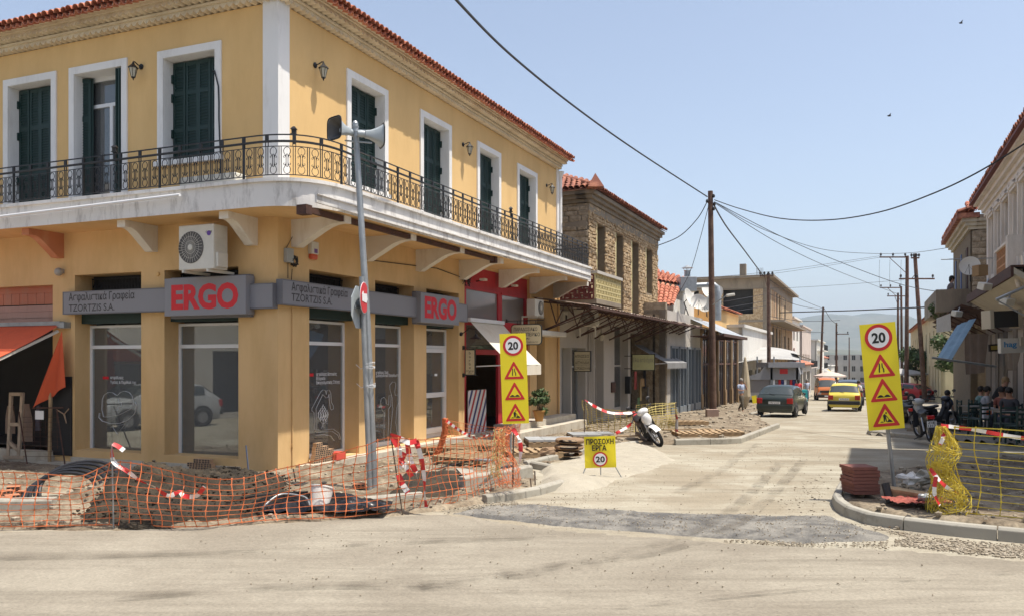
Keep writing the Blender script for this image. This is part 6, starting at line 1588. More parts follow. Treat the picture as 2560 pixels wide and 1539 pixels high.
q = S.p(tc-.42, .42, zeave); mb = MB(T(*q)); mb.add([(-.3,-.25,0),(.3,-.25,0),(.3,.25,0),(-.3,.25,0),(0,0,.55)], [(3,2,1,0),(0,1,4),(1,2,4),(2,3,4),(3,0,4)]); mb.build('corner_finial', M_tiledk, sh)
# ground floor in whitewashed plaster with shop openings
g0 = gz(0, 30)
ops = []
for a, b, yt in ((1404,1427,868),(1430,1464,868),(1487,1509,845),(1536,1570,808),(1576,1634,830)):
    t0, zt = S.tz(a, yt); t1 = S.t(b); ops.append((t0, t1, g0+.15, min(zt, zgf-.15)))
wf = MB(S.M); wallmb(wf, TR+.05, te, g0-.4, zgf, ops, -.5, -.0); wf.build('ground_floor_wall', M_wht, sh)
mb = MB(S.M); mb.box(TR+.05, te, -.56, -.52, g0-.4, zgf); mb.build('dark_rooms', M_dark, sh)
mb = MB(S.M); mb.box(TR+.1, te, -4.5, -.0, zgf-.02, zgf+.12); mb.build('terrace', M_conc2, sh)
for k, (a, b, c, d) in enumerate(ops[:4]):
    mb = MB(S.M); dd = -.36; mb.box(a, a+.07, dd, dd+.05, c, d); mb.box(b-.07, b, dd, dd+.05, c, d); mb.box(a+.07, b-.07, dd, dd+.05, d-.07, d); mb.box(a+.07, b-.07, dd, dd+.05, c+2.0, c+2.07); mb.box(a+.07, b-.07, dd, dd+.05, c, c+.25)
    if k == 1: mb.box((a+b)/2-.03, (a+b)/2+.03, dd, dd+.05, c, d)
    f = mb.build('shop_door' if k != 1 else 'shop_window', M_galv if k < 2 else M_wht, sh)
    mb = MB(S.M); mb.box(a+.07, b-.07, dd+.01, dd+.02, c+.2, d-.05); mb.build('pane', M_glass if k != 2 else M_dark, f)
# balcony with pierced block parapet
bd = 1.3; bt0, bt1 = TR+.25, S.t(1553, bd); zb0 = S.tz(1484, 744, bd)[1]; zb1 = S.tz(1484, 681, bd)[1]
mb = MB(S.M); mb.box(bt0, bt1, 0, bd, zb0-.16, zb0); mb.build('balcony_slab', M_conc2, sh)
lt = mb = MB(S.M)
def lattice(M, w_, z0, z1, m, m2, cell=.155):
    nx, nz_ = max(2, int(w_/cell)), max(2, int((z1-z0)/cell)); cx, cz = w_/nx, (z1-z0)/nz_; mb = MB(M)
    for i in range(nx+1): mb.box(i*cx-.022, i*cx+.022, -.045, .045, z0, z1)
    for j in range(nz_+1):
        mb.box(0, w_, -.043, .043, z0+j*cz-.022, z0+j*cz+.022)
    for i in range(nx):
        for j in range(nz_):
            if (i+j) % 2: mb.box(i*cx, (i+1)*cx, -.03, .03, z0+j*cz+cz*.35, z0+(j+1)*cz)
            else: mb.box(i*cx, i*cx+cx*.45, -.03, .03, z0+j*cz, z0+(j+1)*cz)
    mb.build('pierced_blocks', m, sh, kind='stuff')
lattice(S.M @ T(bt0, bd-.06, 0), bt1-bt0, zb0, zb1, M_jamb, None)
mb = MB(S.M); mb.box(bt0-.05, bt1+.05, bd-.16, bd+.05, zb1, zb1+.10); mb.build('coping', M_wht, sh)
Mx = S.M @ T(bt0, 0, 0) @ RZ(R(90)); lattice(Mx, bd-.1, zb0, zb1-.05, mat('dark_red_blocks', (.14,.03,.025), .8, .2, 5), None)
# things on the white front
ac_unit(EF(S, TR+.9), -1.0-.0, 0, .1, .1, .1, .1, 'x') if False else None
acf = Frame(S.p(TR+1.15, .05, 0)[:2], NR, -UR)
lo_ = .25
ac_unit(acf, lo_, S.tz(1450, 815, .5)[1], .80, .58, .3, .05, 'dusty air conditioner on the white wall under the pierced block balcony', flip=False)
q = S.p(S.t(1404, .05), .05, 0)
mf = thing('meter_box', 'small beige meter box on the white wall left of the dusty air conditioner', 'meter box', tuple(q))
t, z = S.tz(1410, 808, .1); mb = MB(S.M); mb.box(t, t+.35, 0, .12, z, z+.42); mb.build('casing', M_plastic, mf, bevel=.01); mb = MB(S.M); mb.box(t+.08, t+.27, .12, .125, z+.1, z+.3); mb.build('glass_panel', M_dark, mf)
t = S.t(1482, .1)
for k in range(3): 
    mb = MB(S.M); x = S.t(1474+5*k, .08); mb.tube([(x, .07, g0+.1), (x, .07, 4.0+.1*k)], .04, 6); tag(mb.build('downpipe', M_wht, smooth=True), ['grey white drainpipe nearest the Greek shop sign', 'grey white drainpipe in the middle of three on the white wall', 'grey white drainpipe nearest the dark shutter'][k], 'downpipe')
# Greek sign box perpendicular to the wall
def psign(tpx, d0, d1, y0, y1, label, lines, face, ink, depth=.12):
    t = S.t(tpx); zt, zb = S.tz(tpx, y0)[1], S.tz(tpx, y1)[1]; o = S.p(t, d0, 0)
    M = Matrix(((NR.x, UR.x, 0, o.x), (NR.y, UR.y, 0, o.y), (0, 0, 1, 0), (0, 0, 0, 1))); w_ = d1-d0; H = zt-zb
    h = thing('shop_sign', label, 'shop sign', tuple(S.p(t, 0, zb)))
    mb = MB(M); mb.box(0, w_, 0, depth, zb, zt); mb.build('box', M_iron, h)
    mb = MB(M); mb.box(.03, w_-.03, -.006, 0, zb+.03, zt-.03); mb.build('panel', face, h)
    mb = MB(M); mb.beam((-d0, .05, zt-.08), (0, .05, zt-.08), .03, .03); mb.beam((-d0, .05, zb+.08), (0, .05, zb+.08), .03, .03); mb.build('bracket', M_iron, h)
    for s, fx, fz, fw, cap, ink_ in lines: label_on(s, M @ T(w_*fx, -.009, zb+H*fz), w_*fw, cap*H, ink_ or ink, h, .01)
M_faint = mat('faded_print', (.30,.28,.20), .6)
psign(1431, .05, .68, 876, 928, 'cream box sign with Greek lines hanging off the white wall', [('ΑΠΛΩΣΕΙΣ',.08,.68,.84,.13,None),('ΤΡΑΠΕΖΩΝ',.08,.54,.84,.08,M_faint),('ΔΙΤΗΛΔΙΑ',.08,.38,.84,.13,None),('ΕΠΙΣΚΕΥΕΣ',.08,.27,.84,.08,M_faint),('Δ.ΣΡΟΝΩΣΗ Η.Ν',.06,.10,.88,.12,None)], M_cream2, M_char)
psign(1560, .35, 1.35, 884, 925, 'pale yellow green painted sign with handwriting before the clothes shop', [('Εδώ εσύ έχεις',.06,.52,.9,.26,M_faint),('~',.2,.2,.14,.1,M_faint)], mat('yellow_green_panel', (.50,.50,.25), .6, .08, 4), M_char, .03)
t, z = S.tz(1506, 847, .35); lp = thing('hanging_lantern', 'small dark lantern hanging under the rusty canopy on the white wall', 'lantern', tuple(S.p(t, .3, z)))
mb = MB(S.M); mb.tube([(t, 0, z+.5), (t, .3, z+.4), (t, .3, z+.25)], .015, 5); mb.build('arm', M_iron, lp); mb = MB(S.M); mb.lathe([(.07,-.05),(.12,.15),(.03,.26)], 6, T(t,.3,z)); mb.build('lamp_glass', M_lampglass, lp)
t, z = S.tz(1530, 968, .05); mb = MB(S.M); mb.box(t, t+.5, 0, .06, z-.2, z+.22); tag(mb.build('brown_plaque', M_rust), 'small brown plaque on the white pillar between two dark doors', 'plaque')
t, z = S.tz(1572, 960, .2); mb = MB(S.M); mb.box(t, t+.3, .02, .25, z-.4, z+.35); tag(mb.build('mail_box', M_iron, bevel=.02), 'black letter box at the corner of the clothes shop', 'letter box')
# corrugated canopy on rusty trusses
cn = thing('corrugated_canopy', 'long rusty corrugated canopy on steel trusses in front of the stone house', 'canopy', tuple(S.p(tc, 0, 4)))
cd_ = 1.95; ct0, ct1 = S.t(1478, cd_), S.t(1757, cd_); zc1 = S.tz(1478, 762, cd_)[1]
mb = MB(S.M); nn = int((ct1-ct0)/.09)
mb.grid(lambda u, v: (ct0+(ct1-ct0)*u, -.0+cd_*v, zc1+.30*(1-v)+.018*math.sin(u*nn*1.57)+.05*noise.noise((u*18, v*2, 1))), nn, 4); mb.build('sheet', stained('rusty_sheet', (.28,.24,.20), (.12,.06,.04), scale=3, streak=False, amt=(.4,.6)), cn)
k = 0
t = ct0+.3
while t < ct1:
    z1 = zc1-.02; z0 = zc1-.85
    mb = MB(S.M); mb.beam((t, 0, z0), (t, cd_, z1-.05), .05, .05); mb.beam((t, 0, z1+.2), (t, cd_, z1), .05, .05); mb.beam((t, .7, z0+.32), (t, .5, z1+.15), .03, .03); mb.beam((t, 1.3, z0+.55), (t, 1.0, z1+.1), .03, .03); mb.beam((t, .7, z0+.32), (t, 1.0, z1+.1), .03, .03)
    if t+2.0 < ct1: mb.beam((t, 0, z0), (t+1.0, cd_, z1), .03, .03); mb.beam((t+2.0, 0, z0), (t+1.0, cd_, z1), .03, .03)
    mb.build('truss', M_rust, cn); t += 2.0
for dd in (.6, 1.3, cd_-.03): mb = MB(S.M); mb.box(ct0, ct1, dd-.03, dd+.03, zc1+.30*(1-dd/cd_)-.09, zc1+.30*(1-dd/cd_)-.03); mb.build('purlin', M_rust, cn)
# grey awning of the clothes shop, clothes
def awning(name, label, fr, t0, t1, z0, d1, z1, m, val=.25, scallop=True, arm=None):
    a = thing(name, label, 'awning', tuple(fr.p(t0, 0, z0)))
    mb = MB(fr.M); mb.grid(lambda u, v: (t0+(t1-t0)*u, d1*v+.02, z0-(z0-z1)*v-.04*math.sin(3.14*v)), 10, 6); mb.build('canvas', m, a, smooth=True)
    if val:
        mb = MB(fr.M); n = max(8, int((t1-t0)/.12)*2); mb.grid(lambda u, v: (t0+(t1-t0)*u, d1+.03, z1-v*(val*(1-.25*abs(math.sin(u*n*math.pi/2))) if scallop else val)), n, 2); mb.build('valance', m, a, smooth=True)
    mb = MB(fr.M)
    for t in (t0+.05, t1-.05): mb.beam((t, .02, z1-.1), (t, d1, z1-.02), .04, .04)
    mb.beam((t0, d1, z1), (t1, d1, z1), .04, .04); mb.build('arm', arm or M_alu, a); return a
M_gaw = stained('grey_canvas', (.22,.22,.22), (.15,.15,.15), scale=2, fine=.08); M_waw = stained('white_canvas', (.36,.355,.34), (.27,.26,.24), scale=1, fine=.08)
ta = S.t(1584, 0); awning('grey_awning', 'grey canvas awning with scalloped edge over the clothes shop', S, ta, S.t(1716,1.5), S.tz(1584, 860)[1], 1.5, S.tz(1650, 906, 1.5)[1], M_gaw, .3)
rr = random.Random(12)
cols = [(.45,.10,.09),(.40,.30,.15),(.05,.05,.06),(.35,.33,.30),(.25,.06,.18),(.30,.20,.10),(.12,.20,.10)]
for k, (px, py, wd, hh, d) in enumerate(((1588,950,.32,.8,.1),(1600,978,.35,.8,.3),(1612,945,.4,.9,.15),(1622,985,.3,.7,.3),(1645,968,.3,.6,.5),(1606,955,.4,.35,.45),(1596,1015,.3,.8,.3))):
    t, z = S.tz(px, py, d); mb = MB(S.M); mb.grid(lambda u, v: (t+wd*(u-.5)*(.7+.3*v), d+.05*math.sin(u*9+k), z+hh*.5-hh*v), 10, 4)
    tag(mb.build('hanging_garment', mat('cloth_%s' % 'abcdefg'[k], cols[k], .95, .2, 6), smooth=True), ['reddish dress hanging at the left jamb of the clothes shop','tan blouse low in the clothes shop mouth','black shirt hanging in the middle of the clothes shop','pale grey shirt low on the right of the clothes shop','purple bag hanging at the outer right of the clothes shop','straw hat coloured bundle under the painted sign','green dress near the floor of the clothes shop'][k], 'garment')
# --- shop row with dishes, pipe and stone pillars
S3 = SF(-8.7); g3 = gz(0, 45)
def stp(px, Y=None): return S3.t(px)
t0, t1 = S3.t(1664), S3.t(1756)
lh = thing('shop_row', 'low shop with grey glazed front and white parapet carrying satellite dishes', 'building', tuple(S3.p(t0, 0, g3)))
zt = S3.tz(1700, 782)[1]
mb = MB(S3.M); wallmb(mb, t0, t1, g3-.5, zt, [(t0+1+k*1.9, t0+2.6+k*1.9, g3+.1, S3.tz(1690, 880)[1]+.3) for k in range(int((t1-t0-1)/1.9))], -.3, 0); mb.box(t0, t1, -8, -.3, zt-.2, zt); mb.build('wall', M_wht, lh)
mb = MB(S3.M); mb.box(t0, t1, -.6, -.5, g3-.2, zt-.2); mb.build('dark_rooms', M_dark, lh)
M_blu = mat('blue_grey_frame', (.16,.19,.22), .4, .05, 3)
for k in range(int((t1-t0-1)/1.9)):
    a = t0+1+k*1.9; mb = MB(S3.M); d = S3.tz(1690, 880)[1]+.3
    for x in (a, a+.76, a+1.52): mb.box(x, x+.09, -.12, .06, g3+.1, d)
    mb.box(a, a+1.6, -.12, .055, g3+.1, g3+.5); mb.box(a, a+1.6, -.12, .055, d-.1, d); f = mb.build('shop_window', M_blu, lh)
    mb = MB(S3.M); mb.box(a+.08, a+1.55, -.08, -.06, g3+.5, d-.1); mb.build('pane', M_glass, f)
mb = MB(S3.M); pa = S3.t(1683, -1.0); zp0, zp1 = zt, S3.tz(1683, 745, -1)[1]; mb.box(pa, t1+1.0, -1.2, -1.0, zt-.5, zp1); mb.box(pa, pa+.25, -8, -1.0, zt-.5, zp1+.2); mb.build('parapet', M_wht2, lh)
# side wall and clay roof facing the camera behind the stone house
E3 = EF(S3, t0)
mb = MB(E3.M); mb.box(-.0, 8, -.3, 0, g3-.5, S3.tz(1664, 755)[1]); mb.build('side_wall', M_stone2, lh)
tr_ = S3.t(1652); zr = S.tz(1650, 762, -1)[1]
lr = thing('tiled_house', 'low house with a weathered orange clay tile roof behind the stone house', 'building', tuple(S.p(te+.4, -1, g3)))
RF = Frame(S.p(te+.3, -.9, 0)[:2], -NR, -UR)      # its roof slopes towards the camera
p0 = at(1640, 775, 41.5); 
mb = MB(); a = at(1625,775,41.5); b = at(1682,762,41.5); c = at(1700,722,45.5); d = at(1625,705,45.5); e = at(1740,705,50); f = at(1625,672,50)
mb.add([a,b,c,d], [(0,1,2,3)]); mb.add([at(1625,700,45.8),at(1712,716,45.8),e,f], [(0,1,2,3)]); rr2 = mb.build('roof', M_tile, lr)
base_v = [v.co.copy() for v in TM3.vertices]; base_f = [tuple(p.vertices) for p in TM3.polygons]
def tiles_between(a, b, c, d, rows, cols, par, tm, cap=300):
    a, b, c, d = map(Vector, (a, b, c, d)); rest = MB(); cc = 0
    bv = [v.co.copy() for v in tm.vertices]; bf = [tuple(p.vertices) for p in tm.polygons]
    for r in range(rows):
        for k in range(cols):
            u, v = (k+.5)/cols, (r)/rows; q = a.lerp(b, u).lerp(d.lerp(c, u), v); q1 = a.lerp(b, u).lerp(d.lerp(c, u), (r+1)/rows); y = (q1-q); Ly = y.length; y.normalize(); x = (b-a).normalized(); zz = x.cross(y).normalized(); 
            if zz.z < 0: zz = -zz
            x = y.cross(zz)
            M = Matrix(((x.x,y.x,zz.x,q.x),(x.y,y.y,zz.y,q.y),(x.z,y.z,zz.z,q.z),(0,0,0,1))) @ RZ(random.uniform(-.04,.04)) @ T(0, random.uniform(-.03,.03), .03) @ Matrix.Diagonal((1, max(.6, Ly/.40), 1, 1))
            if cc < cap: piece('tile', tm, par, M); cc += 1
            else: rest.add([M @ p for p in bv], bf)
    if rest.v: rest.build('upper_tiles', tm.materials[0], par, smooth=True, kind='stuff')
tiles_between(at(1625,777,41.3), at(1684,764,41.3), c, d, 8, 6, rr2, TM3, 60); tiles_between(at(1625,700,45.8), at(1712,716,45.8), e, f, 7, 9, rr2, TM3, 80)
mb = MB(); mb.slab([tuple(x[:2]) for x in (at(1625,775,41.8), at(1680,775,41.8), at(1700,775,50), at(1625,775,50))], g3-.5, at(0,776,41.8).z); mb.build('wall', M_stone2, lr)
mb = MB(); mb.slab([tuple(x[:2]) for x in (at(1627,722,46.3), at(1706,722,46.3), at(1735,715,50), at(1627,722,50))], 4.5, at(0,716,46).z); mb.build('upper_wall', M_wht2, lr)
# vent box, flue, duct, dishes
mb = MB(); c = at(1716, 730, 46); vb = thing('vent_box', 'big grey metal kitchen extractor box on the roof', 'extractor', tuple(c))
mb = MB(T(*c)); mb.box(-.45,.45,-.6,.6,0,.80); mb.build('casing', M_galv, vb, bevel=.02)
mb = MB(T(*c)); mb.tube([(.05,0,.8),(.05,0,1.15)], .17, 12); mb.lathe([(.17,1.15),(.20,1.2)], 12, T(.05,0,0)); mb.lathe([(.33,1.33),(.001,1.5)], 12, T(.05,0,0), cap=False); [mb.tube([(.05+.15*math.cos(a),.15*math.sin(a),1.2),(.05+.25*math.cos(a),.25*math.sin(a),1.34)], .012, 4) for a in (0,1.57,3.14,4.7)]; mb.build('flue', M_galv, vb, smooth=True)
mb = MB(); P_ = [at(1734,714,46), at(1770,712,46), at(1785,712,46), at(1792,718,46), at(1794,735,46), at(1794,800,46)]; mb.tube(P_, [.14,.14,.15,.17,.2,.2], 12); tag(mb.build('ventilation_duct', M_galv, smooth=True), 'fat silver ventilation duct bending down beside the utility pole', 'duct')
def dish(c, r, yaw, tilt, label, first=[None]):
    M = T(*c) @ RZ(yaw) @ RX(tilt)
    if first[0]: o = copy_tree(first[0], M @ Matrix.Scale(r/.6, 4), label); return o
    d_ = thing('satellite_dish', label, 'satellite dish', M=M, group='satellite dishes on the roofs')
    mb = MB(M); n = 24; mb.lathe([(.001,-.0),(.2,.018),(.4,.06),(.55,.12),(.6,.15),(.61,.15),(.6,.14)], n, RX(R(90)), cap=False); mb.build('reflector', M_wht2, d_, smooth=True)
    mb = MB(M); mb.tube([(0,-.1,-.58),(0,-.62,-.12)], .015, 5); mb.tube([(0,-.62,-.12),(0,-.55,-.05)], .03, 6); mb.tube([(.3,-.05,-.5),(0,-.62,-.12),(-.3,-.05,-.5)], .010, 4); mb.build('feed_arm', M_iron, d_)
    mb = MB(M); mb.tube([(0,.03,0),(0,.3,-.1),(0,.3,-.9)], .035, 6); mb.tube([(0,.3,-.4),(.0,.6,-.9)], .02, 5); mb.build('mount', M_iron, d_)
    first[0] = d_; M0 = M @ Matrix.Scale(r/.6, 4); d_.matrix_local = M0; return d_
dish(at(1720,747,45), .56, R(55), R(-20), 'white satellite dish turned left, the leftmost on the parapet')
dish(at(1746,755,44.6), .42, R(-8), R(-18), 'white satellite dish facing the street, second on the parapet, just left of the utility pole')
dish(at(1765,762,45), .40, R(-30), R(-10), 'white satellite dish lowest on the parapet, partly hidden by the utility pole')
dish(at(1764,730,47.5), .42, R(40), R(-25), 'white satellite dish with faint lettering behind the utility pole')
dish(at(1797,733,48), .42, R(-60), R(-12), 'white satellite dish behind the silver duct, right of the utility pole')
# grey sheet awning and ochre gable, stone pillar front
t2, t3 = S3.t(1750), S3.t(1846)
M_pil = stained('brown_stone_pillar', (.26,.17,.085), (.14,.09,.05), scale=4, fine=.15, bump=.01)
pb_ = thing('pillar_building', 'shop building with a row of brown stone pillars and dark glazing under a grey awning', 'building', tuple(S3.p(t2, 0, g3)))
zp = S3.tz(1800, 828)[1]; npil = 6
mb = MB(S3.M); mb.box(t2, t3, -.5, -.06, g3-.3, zp); mb.build('glazing', M_wincol, pb_)
mb = MB(S3.M); mb.box(t2, t3, -.055, -.02, g3+2.5, g3+2.62); mb.box(t2, t3, -.055, -.02, g3+4.0, g3+4.08)
for k in range(npil*3): x = t2+(t3-t2)*k/(npil*3); mb.box(x, x+.05, -.057, -.03, g3, zp)
mb.build('glazing_bars', M_rust, pb_)
for k in range(npil):
    x = t2+.3+(t3-t2-.8)*k/(npil-1); mb = MB(S3.M); mb.box(x-.22, x+.22, -.4, .05, g3-.5, zp); mb.box(x-.28, x+.28, -.4, .10, g3-.5, g3+.75); mb.box(x-.29, x+.29, -.4, .09, g3+.75, g3+.9); mb.box(x-.30, x+.30, -.4, .10, zp-.3, zp-.1); mb.build('pillar', M_pil, pb_)
mb = MB(S3.M); mb.box(t2, t3, -9, -.5, g3-.5, zp+.2); mb.build('wall', M_yel2, pb_)
za, zb = S3.tz(1700, 788, 1.6)[1], 0
ga = thing('sheet_awning', 'long grey sheet metal awning over the glazed shops and stone pillars', 'awning', tuple(S3.p(S3.t(1705), 0, 4)))
x0, x1 = S3.t(1712, -.3), S3.t(1868, 1.7); zo = S3.tz(1780, 828, 1.7)[1]
mb = MB(S3.M); mb.grid(lambda u, v: (x0+(x1-x0)*u, 2.0*v-.3, zo+.95-.95*v), 20, 3); mb.build('sheet', mat('grey_sheet', (.34,.36,.38), .5, .08, 2), ga)
mb = MB(S3.M); mb.box(x0, x1, 1.62, 1.72, zo-.12, zo+.03); 
for k in range(14): x = x0+(x1-x0)*k/13; mb.beam((x, 0, zo-.1), (x, 1.7, zo-.08), .05, .05)
mb.build('frame', M_rust, ga)
gb = thing('ochre_gable', 'ochre upper wall with a low orange tiled roof behind the grey awning', 'building', tuple(S3.p(t2, -1.5, zp)))
mb = MB(S3.M); q0, q1 = S3.t(1786, -1.2), S3.t(1846, -1.2); zq = S3.tz(1790, 768, -1.2)[1]; mb.box(q0, q1, -7, -1.2, zp-.2, zq); mb.build('wall', M_yel, gb)
mb = MB(S3.M); mb.add([(q0-.2,-.9,zq-.05),(q1+.3,-.9,zq-.05),(q1+.3,-4,zq+1.2),(q0-.2,-4,zq+1.2),(q0-.2,-7,zq),(q1+.3,-7,zq)], [(3,2,1,0),(5,2,3,4)]); gr_ = mb.build('roof', M_tile, gb)
rows_on(Frame(S3.p(0,-.9,0)[:2], UR, NR), q0-.2, q1+.3, .0, zq-.05, math.atan2(1.25,3.1), 3, gr_, TM3, .26, 110)
# --- generic far building
def house(name, label, D, Y0, Y1, z0, z1, depth, wall, side=-1, roof='flat', street=(), end=(), balc=(), par=.0, trim=None, win=True):
    fr = SF(D, side); t0 = (Y0-fr.o.y)/fr.u.y; t1 = (Y1-fr.o.y)/fr.u.y
    h = thing(name, label, 'building', tuple(fr.p(t0, 0, z0)))
    def holes(spec, L):
        out = []
        for (a, b, c, d) in spec: out.append((a*L, b*L, z0+c, z0+d))
        return out
    L = t1-t0; hsx = holes(street, L)
    f1 = Frame(fr.p(t0, 0, 0)[:2], fr.u, fr.n); ef = Frame(fr.p(t0, 0, 0)[:2], -fr.n, -fr.u); hex_ = holes(end, depth)
    mb = MB(f1.M); wallmb(mb, 0, L, z0-1, z1, hsx, -.25, 0)
    mb.M = ef.M; wallmb(mb, .0, depth, z0-1, z1, hex_, -.25, 0)
    mb.M = f1.M; mb.box(.2, L, -depth, -depth+.2, z0-1, z1); mb.box(L-.2, L, -depth+.2, -.25, z0-1, z1); mb.box(.25, L-.2, -depth+.2, -.26, z1-.2, z1-.02); mb.build('wall', wall, h)
    if not win: mb = MB(f1.M); mb.box(1, L-1, -depth+1, -1.2, z0, z1-.3); mb.build('dark_backing', M_dark, h)  # dark block added inside so the empty window holes look dark
    for spec, f in ((hsx, f1), (hex_, ef)) if win else ():
        for a, b, c, d in spec:
            mb = MB(f.M); mb.box(a, b, -.22, -.16, c, c+.08); mb.box(a, b, -.22, -.16, d-.08, d); mb.box(a, a+.07, -.22, -.16, c, d); mb.box(b-.07, b, -.22, -.16, c, d); mb.box((a+b)/2-.03, (a+b)/2+.03, -.22, -.16, c, d); w_ = mb.build('window', trim or M_wht, h)
            mb = MB(f.M); mb.box(a, b, -.24, -.22, c, d); mb.build('pane', M_wincol, w_)
    if roof == 'flat': mb = MB(f1.M); mb.box(-par, L+par, -depth-par, par, z1, z1+.22); mb.build('roof_slab', wall if trim is None else trim, h)
    else:
        k = .45; hh = depth/2*math.tan(R(20)); mb = MB(f1.M)
        mb.add([(-k,k,z1-.1),(L+k,k,z1-.1),(L+k-depth/2*.8,-depth/2,z1+hh),(-k+depth/2*.8 if roof == 'hip' else -k,-depth/2,z1+hh),(-k,-depth-k,z1-.1),(L+k,-depth-k,z1-.1)], [(3,2,1,0),(4,3,0),(5,2,3,4),(1,2,5)]); mb.box(-.3, L+.3, -depth-.3, .3, z1-.25, z1-.12); mb.build('roof', M_tile, h)
    for a, b, z, d in balc:
        mb = MB(f1.M); mb.box(a*L, b*L, 0, d, z0+z-.15, z0+z); bl = mb.build('balcony', wall, h)
        mb = MB(f1.M); 
        for x in range(int((b-a)*L/.25)+1): xx = a*L+x*.25; mb.box(xx, xx+.03, d-.05, d-.02, z0+z, z0+z+.95)
        mb.box(a*L, b*L, d-.06, d-.01, z0+z+.93, z0+z+1.0); mb.build('railing', M_iron, bl)
    return h, f1, ef, L
# unfinished concrete and brick building
gU = gz(0, 80)
hU, fU, eU, LU = house('unfinished_building', 'three storey unfinished building of bare brick and concrete with empty window holes', -9.2, 79, 104, gU, 10.05, 13, M_stone, -1, 'flat',
    street=[(.06,.12,4.6,7.0),(.16,.24,4.6,7.0),(.28,.34,4.6,7.0),(.40,.46,4.6,7.0),(.06,.12,8.0,10.6),(.16,.24,8.0,10.6),(.28,.34,8.0,10.6),(.40,.46,8.0,10.6),(.62,.68,4.8,6.4),(.78,.84,4.8,6.4),(.62,.68,8.3,9.9)],
    end=[(.10,.32,8.1,11.0),(.50,.68,8.1,11.0),(.10,.32,4.2,6.6)], par=.7, trim=M_conc2, win=False)
mb = MB(fU.M); mb.box(-.1, LU+.3, -13, 1.6, gU+7.3, gU+7.5); mb.box(-.1, LU, -13, 1.0, gU+3.7, gU+3.95); mb.build('floor_slab', M_conc2, hU)
mb = MB(fU.M)
for x in (0, 2.5, 5.5, 9, 13.5, 18): mb.box(x-.02, x+.35, -.2, .03, gU, 10.0)
mb.box(-.03, LU, -.3, .04, 9.2, 10.04); mb.M = eU.M; mb.box(-.03, 13, -.3, .04, 9.0, 10.03)
for x in (0, 4.4, 8.9, 12.6): mb.box(x, x+.4, -.2, .03, gU, 10.0)
mb.build('concrete_frame', M_conc2, hU)
mb = MB(fU.M); mb.box(3, 3.6, -3, -2.4, 10.2, 11.8); mb.build('chimney', M_conc2, hU)
M_brk = mat('bare_brickwork', (.38,.20,.11), .95, .3, 8, .01, 20, col2=(.45,.32,.18), mix=(.4,.6))
mb = MB(eU.M); mb.box(4.4+.4, 6.4, -.05, .012, gU+8, 9.0); mb.box(8.9+.4, 12.5, -.05, .012, gU+7.6, 9.0); mb.M = fU.M
for x in (1.3, 4.6, 7.2): mb.box(x, x+.9, -.05, .012, gU+7.8, 9.2)
mb.build('brick_infill', M_brk, hU)
mb = MB(eU.M)
for k in range(6): mb.tube([(.5+k*.12, -1, 10.1), (.52+k*.12, -1, 11.1)], .02, 4)
mb.build('rebar', M_rust, hU)
# white awnings, tented stall, kiosk
gk = gz(0, 66)
house('white_shop', 'low white shop with a pale blue fascia behind the kiosk and white awnings', -8.8, 61, 78, gz(0,68), 4.6, 9, M_wht2, -1, 'flat', street=[(.1,.3,.3,2.6),(.4,.6,.3,2.6),(.7,.9,.3,2.6)], end=[(.1,.8,.2,2.9)], par=.2)
S4 = SF(-8.8); tk = lambda px, d=0: S4.t(px, d)
aw1 = thing('white_awning', 'wide white canvas awning bellied over the market stalls behind the kiosk', 'awning', tuple(at(1900,880,64)))
mb = MB(); A_, B_, C2, D2 = at(1832,878,60), at(2003,893,64), at(1990,878,72), at(1832,880,72); 
A_.z, B_.z = at(1832,908,60).z, at(2003,900,64).z
mb.grid(lambda u, v: tuple((A_.lerp(B_, u)).lerp(D2.lerp(C2, u), v)+Vector((0,0,.45*math.sin(math.pi*min(1,u*1.0))*(.5+.5*v)))), 14, 6); mb.build('canvas', M_waw, aw1, smooth=True)
mb = MB(); 
for px, Y in ((1840,60),(1893,61),(1935,62),(2000,64)): mb.tube([at(px,1010,Y), at(px,890,Y)], .06, 6)
mb.build('frame', M_galv, aw1)
for a, b, Y, l in ((1985,2035,66,'upper small white awning sticking out towards the street'), (1980,2016,61,'lower small white awning by the kiosk roof')):
    y = 885 if Y == 66 else 903; x = thing('white_awning', l, 'awning', tuple(at(a, y, Y))); mb = MB(); mb.add([at(a, y-3, Y), at(b, y+14, Y-1), at(b-12, y+12, Y+4), at(a-14, y-4, Y+5)], [(0,1,2,3)]); mb.build('canvas', M_waw, x); mb = MB(); mb.tube([at(a, y+12, Y), at(b, y+14, Y-1)], .04, 4); mb.build('arm', M_galv, x)
ts = thing('market_tent', 'grey tarpaulin tent with a peaked roof and glazed side left of the kiosk', 'tent', tuple(at(1925,1010,58)))
M_tarp = stained('grey_tarpaulin', (.25,.25,.26), (.18,.18,.18), scale=1, fine=.08)
mb = MB(); P_ = [at(1868,940,58), at(1900,930,58), at(1918,905,58), at(1990,903,58), at(2000,935,58)]; Q = [p+Vector((2,5,0)) for p in P_]
for i in range(4): mb.add([P_[i], P_[i+1], Q[i+1], Q[i]], [(0,1,2,3)])
mb.add(P_+[at(1998,948,58), at(1868,948,58)], [tuple(range(7))]); mb.build('canvas', M_tarp, ts)
mb = MB(); mb.add([at(1870,948,58.1), at(1925,948,58.1), at(1925,980,58.1), at(1870,980,58.1)], [(3,2,1,0)]); mb.build('side_window', M_greyp, ts)
mb = MB(); mb.add([at(1870,980,58.1), at(1925,980,58.1), at(1925,997,58.1), at(1870,997,58.1)], [(3,2,1,0)]); mb.build('lower_panel', M_waw, ts)
kx = thing('kiosk', 'grey street kiosk with magazines and a red poster', 'kiosk', tuple(at(1960,1005,57)))
